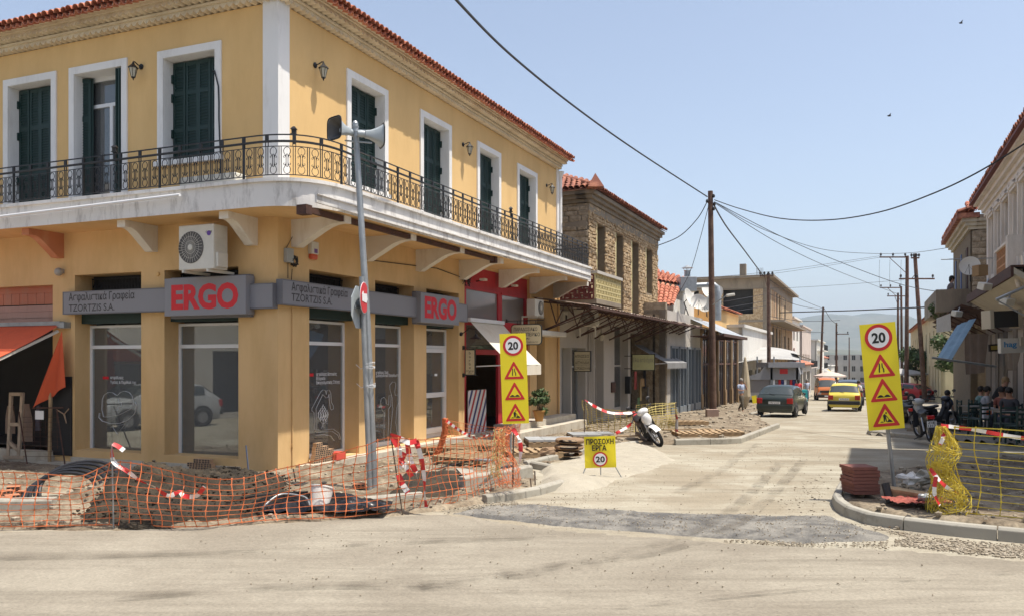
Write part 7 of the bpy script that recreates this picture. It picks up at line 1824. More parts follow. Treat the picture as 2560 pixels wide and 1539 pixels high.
q = at(1960, 1010, 58); zk = gz(0,58); mb = MB(T(q.x,q.y,zk)); mb.box(-.95,1.0,0,2.2,0,1.15); mb.box(-.95,-.8,0,2.2,1.15,2.6); mb.box(.85,1.0,0,2.2,1.15,2.6); mb.box(-.8,.85,1.9,2.2,1.15,2.6); mb.build('cabin', mat('kiosk_grey', (.22,.24,.24), .5, .08, 3), kx)
mb = MB(T(q.x,q.y,zk)); mb.box(-1.25,1.3,-.5,2.4,2.6,2.95); mb.build('roof', M_tarp, kx)
mb = MB(T(q.x,q.y,zk)); mb.box(-.3,.25,-.03,0,2.15,2.5); mb.build('poster', M_sr, kx)
rr = random.Random(8)
for k in range(8): mb = MB(T(q.x,q.y,zk)); x = -.75+.2*k; mb.box(x, x+.16, .1, .13, 1.25, 1.9); mb.build('magazine', [M_decal, M_greyp, M_sr, M_blue][k%4], kx)
def house2(*a, **k): return house(*a, **k)
W3 = [(.08,.18,4.2,5.8),(.28,.38,4.2,5.8),(.48,.58,4.2,5.8),(.70,.80,4.2,5.8)]
house('white_building', 'narrow white building with a projecting attic right of the unfinished building', -9.5, 106, 118, gz(0,110), 7.6, 10, M_wht2, -1, 'flat', street=[(.2,.4,7.0,9.2),(.6,.8,7.0,9.2),(.2,.4,4.0,6)], end=[(.05,.15,4.5,8.5),(.2,.3,6,8)], par=.4)
house('tiled_shop', 'low shop with an orange tile roof below the narrow white building', -7.6, 98, 112, gz(0,104), 1.8, 7, M_wht, -1, 'hip', street=[(.1,.4,.3,2.8),(.5,.9,.3,2.8)])
house('pinkish_building', 'pale pinkish building with stepped roof farther down the street', -9.5, 122, 140, gz(0,130), 7.2, 11, stained('pinkish_wall', (.55,.46,.40), (.45,.37,.32), scale=.8), -1, 'flat', street=W3+[(.08,.2,.5,2.8),(.3,.45,.5,2.8),(.6,.8,.5,2.8)], end=[(.2,.35,5,6.5)], balc=[(.1,.9,3.8,1.2)], par=.2)
house('balcony_building', 'cream building with dark shutters and two balconies far down the left side', -8.8, 143, 165, gz(0,150), 5.6, 10, M_wht2, -1, 'flat', street=[(a,b,c,d) for c, d in ((4.0,6.2),(7.2,8.9)) for a, b in ((.08,.15),(.22,.29),(.36,.43),(.5,.57),(.7,.78))], balc=[(.05,.6,3.9,1.2),(.05,.6,7.1,1.2)], par=.3)
house('tiled_building', 'two storey building with an orange tiled roof far down the left side', -9.5, 170, 192, gz(0,180), 2.9, 12, M_wht, -1, 'hip', street=W3, end=[(.2,.3,3.8,5.2),(.5,.6,3.8,5.2)])
house('white_building', 'small white building at the far end of the left row', -9.0, 196, 216, gz(0,200), .8, 12, M_wht2, -1, 'flat', street=W3, end=[(.1,.2,3.5,5),(.35,.45,3.5,5)], par=.2)
EW = [(a,a+.08,c,c+1.6) for a in (.08,.25,.42,.6,.78) for c in (1,4.2,7.4)]
house('cream_building', 'cream building closing the far end of the street on the left', -1, 232, 246, gz(0,235), 3.6, 13, M_wht, -1, 'flat', end=EW)
house('white_building', 'pale building closing the far end of the street behind the right yellow board', 9, 214, 230, gz(0,215), 4.6, 9.5, M_wht2, -1, 'flat', end=EW)
house('far_house', 'pinkish house with a tiled roof far behind the right pole cluster', 19, 190, 205, gz(0,190), 2.2, 9, M_wht, -1, 'hip', end=EW[:9])
awning('yellow_awning', 'tilted ochre yellow awning far down the street', SF(-7.8), (150)/.9165, (158)/.9165, gz(0,150)+3.6, 2.0, gz(0,150)+1.8, mat('ochre_canvas', (.62,.40,.12), .8), 0)
awning('white_awning', 'steep white awning just before the yellow one far down the street', SF(-7.8), (138)/.9165, (146)/.9165, gz(0,140)+3.6, 2.6, gz(0,140)+2.2, M_waw, 0)
# ------------------------------------------------------------------ mountains
mm = [(1300,800),(1500,806),(1700,800),(1850,792),(1940,797),(2003,794),(2030,789),(2050,786),(2072,782),(2095,786),(2126,791),(2150,786),(2170,782),(2200,784),(2240,788),(2290,800),(2340,812),(2420,822),(2560,830),(2900,838)]
def ridge(px): 
    for i in range(len(mm)-1):
        if mm[i][0] <= px <= mm[i+1][0]: u = (px-mm[i][0])/(mm[i+1][0]-mm[i][0]); return mm[i][1]*(1-u)+mm[i+1][1]*u
    return mm[0][1] if px < mm[0][0] else mm[-1][1]
Ym = 4200.0; mb = MB()
def mtn(u, v):
    x = -2500+9000*u; px = 1280+FPX*x/Ym; H = HC+(HY-ridge(px))/FPX*Ym; y = Ym+(v-.55)*2600; s = 1-abs(v-.55)/.55
    h = -12+(H+12)*max(0, s)**1.1 + 60*fbm(x/420, y/420, 1, 5)*(1-abs(2*v-1.1)**2 if v < .95 else 0)*s*(1 if abs(s-1) > .08 else .3)
    return (x, y, h)
mb.grid(mtn, 220, 40); tag(mb.build('mountains', mat('hill_scrub', (.05,.065,.035), .95, .3, .004, col2=(.10,.10,.06), mix=(.4,.6)), smooth=True), kind='structure')
mb = MB(); mb.grid(lambda u, v: (-1500+6000*u, 1500+(v)*900, -8.0+(70+45*fbm(u*8, v*2))*math.sin(math.pi*v)*(.35+.65*abs(math.sin(u*5+1)))*(1 if u > .2 else .4)), 120, 14); tag(mb.build('foothills', MATS['hill_scrub'], smooth=True), kind='structure')
# ------------------------------------------------------------------ right side of the street
def yt(fr, Y): return (Y-fr.o.y)/fr.u.y
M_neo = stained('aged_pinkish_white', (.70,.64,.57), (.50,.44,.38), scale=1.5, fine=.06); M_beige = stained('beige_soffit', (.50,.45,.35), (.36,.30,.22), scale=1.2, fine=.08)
hN, fN, eN, LN = house('neoclassical_house', 'aged white neoclassical house with red eave and tall framed windows at the right edge', 4.1, 19.9, 32.2, gz(0,26), 8.15, 9, M_neo, 1, 'none' if False else 'flat', street=[(a, a+.075, 5.5, 7.6) for a in (.04,.17,.30,.43,.56,.69,.82)]+[(a, a+.09, .25, 3.3) for a in (.05,.2,.35,.5,.65,.8)], trim=M_neo)
mb = MB(fN.M)
for k, (z, d) in enumerate(((7.75,.08),(7.9,.16),(8.05,.28),(8.2,.42))): mb.box(-.2, LN+.1+d*.6, -.2, d, z, z+.149)
mb.build('cornice', M_neo, hN)
for k in range(8):
    mb = MB(fN.M); x = LN*(-.005+.13*k)+.05; mb.box(x, x+.22, 0, .09, 4.9, 7.5); mb.box(x-.04, x+.26, 0, .12, 7.5, 7.74); mb.box(x-.04, x+.26, 0, .12, 4.7, 4.9); mb.build('pilaster', M_neo, hN)
for a in (.04,.17,.30,.43,.56,.69,.82):
    mb = MB(fN.M); x0, x1 = LN*a-.12, LN*(a+.075)+.12; z = gz(0,26)+7.6; mb.box(x0, x1, 0, .10, z+.02, z+.12); mb.prism([(x0-.03, z+.12), (x1+.03, z+.12), ((x0+x1)/2, z+.30)], 0, .14); mb.build('window_hood', M_neo, hN)
mb = MB(fN.M); mb.add([(-.3,.55,8.36),(LN+.5,.55,8.36),(LN-2.5,-4,10),(-.3,-4,10)], [(3,2,1,0)]); mb.box(-.3, LN+.5, .40, .56, 8.28, 8.355); mb.build('roof', mat('dark_red_eave', (.13,.03,.025), .7, .2, 4), hN)
rf_ = hN.children[-1]; rows_on(Frame(fN.p(0,.5,0)[:2], fN.u, fN.n), -.3, LN+.5, .05, 8.36, .36, 2, rf_, TM2, .24, 110)
lattice(fN.M @ T(-.5, 1.0, 0), 2.4, 4.35, 5.0, mat('terracotta_blocks', (.45,.24,.12), .85, .2, 6), None, .17)
mb = MB(fN.M); wallmb(mb, -.05, LN, -1, 4.1, [(LN*a, LN*(a+.09), .1, 3.1) for a in (.05,.2,.35,.5,.65,.8)], .0, .03); mb.build('shade_cladding', stained('shade_brown_stone', (.17,.14,.11), (.09,.07,.055), scale=2), hN)  # thin skin added: grey-brown columns, darkened in colour to deepen the cafe shade
mb = MB(fN.M); mb.box(-.6, 2.0, 0, 1.1, 4.31, 4.345); mb.box(-.6, -.3, .8, 1.12, 4.35, 5.15); mb.box(-.5, 1.95, .9, 1.1, 5.0, 5.06); mb.build('balcony', M_neo, hN)
cnR = thing('street_canopy', 'wide beige flat canopy with a rusty edge over the shaded cafe on the right', 'canopy', tuple(fN.p(2, 1, 4)))
SR = SF(4.1, 1); a0, a1, a2 = yt(SR,18.6), yt(SR,27.5), yt(SR,41)
mb = MB(SR.M); mb.add([(t,d,z) for t in (a0,a1) for d,z in ((.02,3.42),(1.1,4.14),(1.1,4.29),(.02,3.57))], [(0,1,2,3),(7,6,5,4),(0,4,5,1),(1,5,6,2),(2,6,7,3),(3,7,4,0)]); mb.build('soffit', M_beige, cnR)
mb = MB(SR.M); mb.box(a0, a1, 1.1, 1.16, 4.08, 4.34); mb.box(a0, a1, .0, 1.14, 4.295, 4.34); mb.build('fascia', M_rust, cnR)
mb = MB(SR.M); mb.grid(lambda u, v: (a1+(a2-a1)*u, .02+1.3*v, 3.6+.45*v+.02*math.sin(u*260)), 160, 3); mb.build('corrugated_sheet', M_rust, cnR)
for k in range(8):
    mb = MB(SR.M); x = a1+.2+(a2-a1-.4)*k/7; mb.beam((x,0,3.1),(x,1.3,3.85),.04,.04); mb.beam((x,0,4.1),(x,1.3,3.85),.04,.04); mb.beam((x,.5,3.4),(x,.7,4.0),.03,.03); mb.build('truss', M_rust, cnR)
mb = MB(); mb.add([at(2341,795,33), at(2341,830,33), at(2378,826,29), at(2376,782,29)], [(0,1,2,3)]); mb.build('end_sheet', M_galv, cnR)
def quad_cloth(name, label, P4, m, cat, n=10, w_=.04):
    a, b, c, d = map(Vector, P4); mb = MB(); mb.grid(lambda u, v: tuple(a.lerp(b, u).lerp(d.lerp(c, u), v)+Vector((w_*math.sin(u*14), w_*math.sin(u*11+v*3), 0))), n, n); return tag(mb.build(name, m, smooth=True), label, cat)
quad_cloth('blue_cloth', 'faded blue cloth strip slanting down from the rusty canopy', (at(2393,812,27.5), at(2436,795,27), at(2375,903,25.5), at(2344,893,26)), mat('faded_blue_cloth', (.22,.33,.42), .9, .12, 3), 'cloth')
quad_cloth('brown_cloth', 'dark brown cloth hanging in the shade under the canopy', (at(2412,832,29), at(2466,834,27), at(2460,930,27), at(2415,935,29)), mat('brown_cloth', (.10,.07,.05), .95, .2, 3), 'cloth')
quad_cloth('brown_cloth', 'swag of grey brown cloth hanging right of the larger brown cloth', (at(2512,880,24), at(2545,880,23), at(2540,925,23), at(2518,925,24)), mat('swag_cloth', (.16,.13,.10), .95, .2, 3), 'cloth')
sgn = thing('shop_sign', 'white lightbox sign with blue letters under the beige canopy at the right edge', 'shop sign', tuple(at(2503,882,22)))
M, w, h = board_matrix((2503,845),(2600,842),(2503,882),22)
mb = MB(M); mb.box(0, w, 0, .15, 0, h); mb.build('box', M_plastic, sgn); mb = MB(M); mb.box(.04, w-.04, -.004, 0, h*.28, h-.04); mb.build('panel', M_wht2, sgn)
label_on('hag', M @ T(.08, -.007, h*.42), .34, h*.36, mat('sky_blue_print', (.05,.25,.50), .5), sgn, .03)
mb = MB(M); mb.box(w*.44, w, -.12, -.05, h*.45, h*1.05); tag(mb.build('canopy_flap', M_beige), 'beige board covering the right part of the blue lettered sign', 'board')
bxs = thing('shutter_box', 'black box with a beige frame hung under the canopy above the blue lettered sign', 'box', tuple(at(2476,821,22)))
M, w, h = board_matrix((2476,775),(2556,772),(2476,821),22.5); mb = MB(M); mb.box(.1, w-.1, 0, .4, .03, h-.03); mb.build('panel', M_dark, bxs); mb = MB(M); mb.box(0,.1,-.02,.42,0,h); mb.box(w-.1,w,-.02,.42,0,h); mb.build('frame', M_beige, bxs)
M, w, h = board_matrix((2474,860),(2502,858),(2474,878),25); mb = MB(M); mb.box(0, w, 0, .06, 0, h); ys_ = tag(mb.build('small_sign', M_iron), 'small oval yellow sign left of the blue lettered sign', 'sign'); mb = MB(M); mb.box(.05, w-.05, -.01, 0, .05, h-.05); mb.build('panel', M_yf if False else mat('dull_yellow', (.35,.26,.05), .6), ys_)
for x, y, Y, l in ((2462,716,21,'pale flood lamp on top, under the beige soffit'),(2392,783,27,'tilted flood lamp at the far end of the rusty canopy'),(2518,754,20,'flood lamp near the grey scaffold tube')):
    f = thing('flood_lamp', l, 'lamp', tuple(at(x,y,Y))); q = at(x,y,Y); mb = MB(T(*q) @ RZ(.4) @ RX(.3)); mb.box(-.16,.16,-.1,.1,-.09,.09); mb.build('head', M_plastic, f, bevel=.02); mb = MB(); mb.tube([q, q+Vector((.15,.1,.2))], .02, 5); mb.build('arm', M_galv, f)
for a, b, Y, l in (((2490,749),(2600,700),19,'grey scaffold tube slanting up to the right edge under the canopy'), ((2492,750),(2590,805),19.2,'thin grey tube slanting down to the right edge under the canopy'), ((2353,649),(2497,645),30,'long thin aerial rod beside the stone house on the right'), ((2330,893),(2490,915),25,'pole at the lower edge of the blue cloth')):
    mb = MB(); mb.tube([at(*a,Y), at(*b,Y)], .035 if 'thin' not in l else .018, 6); tag(mb.build('metal_tube', M_galv), l, 'tube')
mb = MB(); mb.tube([at(2548,640,19.5), at(2550,680,19.5), at(2543,700,19.5), at(2548,716,19.5)], .06, 8); tag(mb.build('downpipe', M_neo, smooth=True), 'bent white downpipe below the balcony at the right edge', 'downpipe')
dish(at(2425,666,29), .33, R(-35), R(-10), 'large white satellite dish on the canopy roof before the right stone house')
mb = MB(T(*at(2450,690,28))); mb.box(-.16,.16,-.2,.2,0,.36); tag(mb.build('cardboard_box', mat('cardboard', (.30,.19,.09), .9)), 'brown box beside the satellite dish on the right canopy roof', 'box')
# second stone house on the right
hR, fR_, eR, LR = house('stone_house', 'stone house with blue shutters and tiled eave beyond the white neoclassical house', 3.75, 34.2, 41.5, gz(0,38), 7.95, 8, M_mortar, 1, 'flat', street=[(.12,.25,4.6,7.4),(.45,.58,4.6,7.4),(.78,.9,4.6,7.4)], trim=M_beige)
for a, m_ in ((.12, M_rust), (.45, mat('blue_shutter', (.03,.07,.20), .5)), (.78, MATS['blue_shutter'] if 'blue_shutter' in MATS else M_blue)):
    mb = MB(fR_.M); mb.box(LR*a+.0, LR*a+.5, -.05, .03, gz(0,38)+4.6, gz(0,38)+7.4); mb.build('shutter', m_, hR)
for k in range(3): mb = MB(fR_.M); mb.box(-.1-.1*k, LR+.1+.1*k, -.2, .1+.12*k, 7.55+.15*k, 7.7+.15*k); mb.M = eR.M; mb.box(0, 8, -.2, .1*k+.02, 7.56+.15*k, 7.69+.15*k); mb.build('cornice', M_beige, hR)
stone_face(Frame(eR.p(0,.02,0)[:2], eR.u, eR.n), .05, 5, 3.5, 7.5, [], hR, M_stone2, (.5,.28), 70, 9)
mb = MB(fR_.M); mb.box(-.4, LR+.4, -.3, .52, 8.0, 8.2); rR = mb.build('roof', M_tiledk, hR)
rows_on(Frame(fR_.p(0,.4,0)[:2], fR_.u, fR_.n), -.4, LR+.4, .1, 8.2, .35, 2, rR, TM2, .24, 70); rows_on(Frame(eR.p(0,.3,0)[:2], eR.u, eR.n), 0, 5, .1, 8.2, .35, 5, rR, TM3, .27, 100)
mb = MB(fR_.M); mb.box(.5, LR+1, 0, 1.25, 4.2, 4.35); mb.box(.5, LR+1, 1.15, 1.25, 4.35, 5.15); mb.box(.5, .62, 0, 1.15, 4.35, 5.15); mb.build('balcony', M_conc2, hR)
# the corner house that stands just outside the frame and shades the right corner
house('corner_house', 'tall plastered corner house standing just outside the right edge of the picture', 3.7, 11.2, 19.2, 0, 10.6, 12, M_wht, 1, 'flat', street=[(.1,.25,5,7.5),(.4,.55,5,7.5),(.7,.85,5,7.5),(.1,.3,.2,3),(.5,.8,.2,3)], end=[(.1,.2,5,7.5),(.4,.5,5,7.5)], par=.35)
house('pale_yellow_building', 'long pale yellow building with tall windows on the right beyond the trees', 4.3, 56, 100, gz(0,56), 5.75, 10, stained('pale_yellow_wall', (.58,.50,.30), (.48,.40,.24), scale=.8), 1, 'hip', street=[(a, a+.02, 3.6, 5.3) for a in (.04,.14,.24,.34,.44,.54,.64,.74,.84)]+[(a, a+.02, .3, 2.6) for a in (.04,.10,.16,.24,.34,.44,.54)], end=[(.1,.25,3.5,5.5)])
house('cream_house', 'small cream house with a red roof past the long pale yellow building', 5.0, 112, 130, gz(0,112), 3.2, 9, M_wht2, 1, 'hip', street=W3)
# ------------------------------------------------------------------ poles and wires
M_pole = mat('creosoted_pole', (.085,.045,.03), .85, .3, 3, .004, 20, col2=(.15,.09,.06), mix=(.4,.65)); M_wire = mat('black_wire', (.015,.015,.016), .6)
def upole(px, Yp_, ytop, ybot, r, label, lean=0, arms=(), cap=3):
    b = at(px+lean, ybot, Yp_); b.z = gz(0, Yp_)-.1; t = at(px, ytop, Yp_); p = thing('utility_pole', label, 'utility pole', tuple(b)); mb = MB(); mb.tube([b, b.lerp(t,.5), t], [r, r*.85, r*.7], 12); mb.build('pole', M_pole, p, smooth=True)
    for (x0, x1, y, ins) in arms:
        a, c = at(x0, y, Yp_-.1), at(x1, y, Yp_-.1); mb = MB(); mb.beam(a, c, .10, .10); mb.beam(a.lerp(c, .35), t-Vector((0,.1,1.5)), .04, .04); mb.build('crossarm', M_pole, p)
        for k in range(ins): q = a.lerp(c, (k+.1)/(ins-.8) if ins > 1 else .5); mb = MB(T(*q)); mb.lathe([(.03,0),(.03,.12),(.09,.14),(.07,.22),(.09,.25),(.03,.33)], 8); mb.build('insulator', M_iron, p)
    return p, t
P1, t1_ = upole(1776, 39.9, 478, 1036, .17, 'tall brown wooden utility pole on the left pavement, nearest the camera', 7)
mb = MB()
for y, dx in ((492,8),(505,-8),(512,10),(524,8)): q = at(1776+dx, y, 39.8); mb.beam(at(1776,y,39.9), q, .05, .05); mb.lathe([(.04,-.05),(.07,0),(.07,.06),(.04,.12)], 8, T(*q))
mb.build('insulator', M_iron, P1, kind='stuff')
q = ong(1780, 1046); mb = MB(T(q.x, q.y, q.z)); mb.box(-.25,.25,-.2,.2,0,.42); tag(mb.build('concrete_block', stained('pinkish_block', (.36,.25,.20), (.25,.17,.14))), 'low pinkish concrete block at the foot of the tall utility pole', 'block')
sl2 = thing('street_lamp', 'grey street lamp head on a curved arm from the tall utility pole', 'street lamp', tuple(at(1790,757,39.7))); mb = MB(); mb.tube([at(1782,762,39.7), at(1795,752,39.5), at(1815,740,39.3)], .03, 6); mb.build('arm', M_galv, sl2); q = at(1826,738,39.2); mb = MB(T(*q) @ RY(-.15)); mb.box(-.2,.2,-.1,.1,-.06,.07); mb.build('head', M_plastic, sl2, bevel=.03)
P2, t2_ = upole(1921, 61, 683, 1005, .16, 'utility pole with a white paper wrapped foot beside the grey kiosk', 2, ((1900,1932,690,4),))
q = at(1923,970,60.9); mb = MB(); mb.tube([at(1923,995,61), at(1923,945,61)], .22, 10); mb.build('paper_wrap', M_wht2, P2)
upole(2058, 92, 767, 960, .15, 'utility pole leaning slightly behind the orange van', -9)
upole(2091, 104, 806, 970, .15, 'utility pole with square cable loops behind the open parasol', 0, ((2090,2122,834,2),))
upole(2123, 120, 842, 960, .10, 'thin grey pole with a lamp far down the street', 0)
upole(2268, 66, 640, 985, .18, 'thick utility pole with a long left crossarm and three insulators on the right side', -2, ((2199,2266,643,3),))
upole(2287, 60, 634, 985, .18, 'leaning utility pole with paired insulators at its top, the rightmost of the cluster', 26, ((2248,2336,697,3),(2278,2298,645,4)))
upole(2253, 84, 716, 985, .14, 'slim utility pole with a short left crossarm in the right cluster', 2, ((2200,2252,719,3),))
upole(2245, 90, 732, 985, .15, 'leftmost utility pole of the right cluster with a crossarm on both sides', 0, ((2218,2272,740,3),))
def wire(label, pts, r=.015, cat='cable', name='cable'):
    P_ = [at(*p) for p in pts]; mb = MB(); n = 10*(len(P_)-1); mb.tube([catm(P_, i/n) for i in range(n+1)], r, 5); tag(mb.build(name, M_wire, smooth=True), label, cat)
wire('thick black cable sweeping down from the top of the picture to the tall utility pole', [(960,-210,12.5),(1140,0,15.5),(1285,145,20),(1451,278,26),(1597,381,32),(1768,492,39.8)], .03)
wire('black cable sagging from the tall utility pole to the right edge of the sky', [(1786,500,39.8),(1850,522,38),(1950,546,34),(2070,550,30),(2200,530,27),(2330,485,24),(2450,428,22),(2600,335,20)], .022)
wire('black cable from the tall pole to the corner of the stone house', [(1770,500,39.8),(1745,545,40),(1700,590,40.5),(1645,614,41)], .022)
wire('thin cable from the tall pole down to the shop roof with dishes', [(1772,512,39.8),(1752,590,41),(1725,680,43),(1690,745,46)], .015)
wire('thick cable from the tall pole to the pole beside the kiosk', [(1784,512,39.8),(1815,565,45),(1860,625,52),(1908,690,61)], .04)
wire('long thin cable from the tall pole to the right house, the upper one', [(1786,505,39.8),(1900,570,46),(2050,622,54),(2180,634,60),(2280,632,60),(2380,618,42)], .016)
wire('long thin cable from the tall pole to the right balcony, the middle one', [(1788,506,39.8),(1950,590,46),(2100,655,50),(2250,710,48),(2370,733,38)], .018)
wire('long thin cable from the tall pole to the slim right pole, the lower one', [(1790,510,39.8),(1950,610,50),(2100,680,64),(2245,735,88)], .018)
wire('thick cable strung level across the street before the mountains', [(1950,781,80),(2050,778,76),(2150,775,70),(2345,766,50)], .05)
for k, (a, b, l) in enumerate((((1640,704,60),(2199,640,66),'first'), ((1640,712,60),(2210,642,66),'second'), ((1700,722,62),(2260,700,66),'third'))): wire(f'faint overhead wire from the left roofs to the right cluster, the {l} from the top', [a, ((a[0]+b[0])/2, (a[1]+b[1])/2+8, 63), b], .012)
for k, (a, b) in enumerate((((1640,768),(1915,735)), ((1640,782),(1915,752)), ((1640,792),(1915,765)), ((1925,735),(2060,775)), ((1925,700),(2055,770)), ((1925,790),(2100,800)), ((2060,770),(2095,812)), ((1925,812),(2060,830)))): wire(['thin wire above the dishes','thin wire across the dishes','thin wire just below the dishes','upper thin wire right of the kiosk pole','steep thin wire right of the kiosk pole','low thin wire right of the kiosk pole','thick wire between the two far left poles','lowest thin wire right of the kiosk pole'][k], [(a[0],a[1],55),((a[0]+b[0])/2,(a[1]+b[1])/2+7,62),(b[0],b[1],70)], .018)
for k, (x, y) in enumerate(((2199,650),(2225,650),(2253,650))): wire(['left','middle','right'][k] + ' hanging wire drop under the long crossarm', [(x,y,66),(x-1,y+35,66),(x,y+68,66)], .01)
for x, y, l in ((2402,58,'black bird flying high in the sky at the upper right'), (2223,290,'tiny black bird flying in the middle of the right sky')):
    q = at(x, y, 40); mb = MB(T(*q)); mb.ball((0,0,0), .05, 6, 5, (2,.8,.8)); [mb.add([(-.05,0,0),(.06,0,0),(.0,s*.2,.09)], [(0,1,2),(2,1,0)]) for s in (1,-1)]; tag(mb.build('bird', M_iron), l, 'bird')
# ------------------------------------------------------------------ trees and plants
def leafmat(n, a, b): return mat(n, a, .7, .3, 3, col2=b, mix=(.35,.65))
M_leaf = leafmat('leaf_green', (.035,.07,.02), (.09,.14,.04)); M_bark = mat('bark', (.12,.09,.06), .95, .3, 6)
def tree(name, label, base, h, rad, n, seed, leaf=.12, cat='tree', zlo=.35, trunk=.1):
    rr = random.Random(seed); t = thing(name, label, cat, tuple(base)); b = Vector(base); mb = MB(); top = b+Vector((rr.uniform(-.1,.1)*h, 0, h*.6)); mb.tube([b, b.lerp(top,.5)+Vector((.05*h,0,0)), top], [trunk, trunk*.8, trunk*.5], 7); C_ = []
    for k in range(9):
        a = rr.uniform(0, 6.28); q = b+Vector((math.cos(a)*rad*rr.uniform(.3,.8), math.sin(a)*rad*rr.uniform(.3,.8), h*rr.uniform(zlo, .92))); C_.append((q, rad*rr.uniform(.3,.55))); mb.tube([b.lerp(top, rr.uniform(.4,1)), q], [trunk*.4, trunk*.12], 5)
    mb.build('trunk', M_bark, t); mb = MB()
    for i in range(n):
        c, r = C_[rr.randrange(len(C_))]; d = Vector((rr.gauss(0,1), rr.gauss(0,1), rr.gauss(0,1))).normalized(); q = c+d*r*rr.uniform(.55,1.05); u = Vector((rr.gauss(0,1), rr.gauss(0,1), rr.gauss(0,.6))).normalized(); v = u.cross(d).normalized(); s = leaf*rr.uniform(.6,1.4); mb.add([q-u*s, q+v*s*.5, q+u*s, q-v*s*.5], [(0,1,2,3)])
    mb.build('crown', M_leaf, t); return t
tree('tree', 'small green tree between the right pole cluster and the pale yellow building', at(2292,985,72)*1.0 - Vector((0,0,0)), 3.8, 1.5, 1800, 1, .17)
tree('tree', 'dark green tree in front of the near end of the pale yellow building', (at(2392,1010,46).x, 46, gz(0,46)), 4.3, 1.2, 2200, 2, .12)
tree('climbing_plant', 'green creeper hanging below the concrete balcony on the right', at(2352,815,36), 1.2, .5, 500, 3, .08, 'plant', .2, .02)
tree('potted_bush', 'leafy bush growing in an ochre pot on the entrance steps', FR.p(FR.t(1350,.75), .72, .42), .95, .34, 1000, 4, .045, 'plant', .2, .015)
q = FR.p(FR.t(1350,.75), .72, .345); mb = MB(T(*q)); mb.lathe([(.11,0),(.17,.28),(.19,.29),(.19,.33),(.15,.33),(.14,.28)], 14); tag(mb.build('flower_pot', mat('ochre_pot', (.42,.22,.06), .6, .15, 6), smooth=True), 'ochre flower pot on the steps beside the striped red shop', 'flower pot')
# ------------------------------------------------------------------ parasols, cafe
def parasol_open(label, c, r, zt, m, name='parasol'):
    p = thing(name, label, 'parasol', tuple(c)); b = Vector(c); mb = MB(); mb.tube([b, b+Vector((0,0,zt))], .03, 6); mb.build('pole', M_galv, p); mb = MB(T(*b)); mb.lathe([(r, zt-.55),(r*.98,zt-.42),(r*.5,zt-.15),(.001,zt)], 8, cap=False); mb.build('canvas', m, p)
M_par = stained('pinkish_canvas', (.52,.43,.38), (.42,.34,.30), scale=1)
q = at(2075,1000,86); parasol_open('open pinkish beige parasol behind the orange van', (q.x, 86, gz(0,86)), 1.75, 2.3+.3, M_par)
q = at(2330,1000,70); parasol_open('open pale parasol at the far end of the right pavement', (q.x-2.6, 70, gz(0,70)), 2.2, 2.7, M_waw)
q = ong(1863, 1026); p = thing('closed_parasol', 'tall folded beige parasol standing in front of the last stone pillars', 'parasol', tuple(q)); mb = MB(T(*q)); mb.lathe([(.09,.2),(.30,.8),(.26,1.6),(.14,2.5),(.05,2.95),(.001,3.02)], 9); mb.build('canvas', mat('folded_canvas', (.42,.35,.24), .9, .1, 4), p); mb = MB(T(*q)); mb.tube([(0,0,0),(0,0,.8)], .04, 6); mb.lathe([(.3,0),(.3,.1)], 10); mb.build('pole', M_iron, p)
M, w, h = board_matrix((1874,990),(1886,988),(1882,1008),52); mb = MB(M); mb.box(0,w,0,.02,0,h); tag(mb.build('small_sign', M_yf), 'small tilted yellow sign right of the folded parasol', 'sign')
M_tab = mat('cafe_table', (.25,.22,.18), .6); M_chr = mat('green_chair', (.02,.05,.045), .6)
def ctable(M, label, f=[None]):
    if f[0]: return copy_tree(f[0], M, label)
    t = thing('cafe_table', label, 'table', M=M, group='cafe tables in the shade on the right'); mb = MB(M); mb.box(-.35,.35,-.35,.35,.71,.74); mb.build('table_top', M_tab, t)
    for x in (-.3,.3):
        for y in (-.3,.3): mb = MB(M); mb.box(x-.02,x+.02,y-.02,y+.02,0,.71); mb.build('leg', M_chr, t)
    f[0] = t; return t
def cchair(M, label, f=[None]):
    if f[0]: return copy_tree(f[0], M, label)
    t = thing('cafe_chair', label, 'chair', M=M, group='dark cafe chairs in the shade on the right'); mb = MB(M); mb.box(-.21,.21,-.21,.21,.43,.46); mb.build('seat', M_chr, t); mb = MB(M); [mb.box(-.2,.2,.2,.22,z,z+.05) for z in (.6,.72,.84)]; mb.box(-.21,-.18,.19,.23,.46,.92); mb.box(.18,.21,.19,.23,.46,.92); mb.build('backrest', M_chr, t)
    for x in (-.19,.19):
        for y in (-.19,.19): mb = MB(M); mb.box(x-.02,x+.02,y-.02,y+.02,0,.43); mb.build('leg', M_chr, t)
    f[0] = t; return t
def gR(px, Y): return Vector(((px-1280)/FPX*Y, Y, gz(0, Y)+.12))
for px, Y, a, l in ((2436,27,.2,'cafe table with the two seated customers on the left'),(2492,24,.4,'cafe table right of the standing woman'),(2535,22,.1,'cafe table nearest the right edge')): ctable(T(*gR(px,Y)) @ RZ(a), l)
for px, Y, a, l in ((2424,25,3.3,'empty dark chair at the left end of the cafe, back to the street'),(2446,24,3.6,'empty dark chair before the standing woman'),(2415,27.5,1.4,'dark chair on the far left side of the first table'),(2513,21.5,3.0,'dark chair before the right cafe table'),(2545,20.5,3.3,'dark chair at the right edge of the picture')): cchair(T(*gR(px,Y)) @ RZ(a), l)
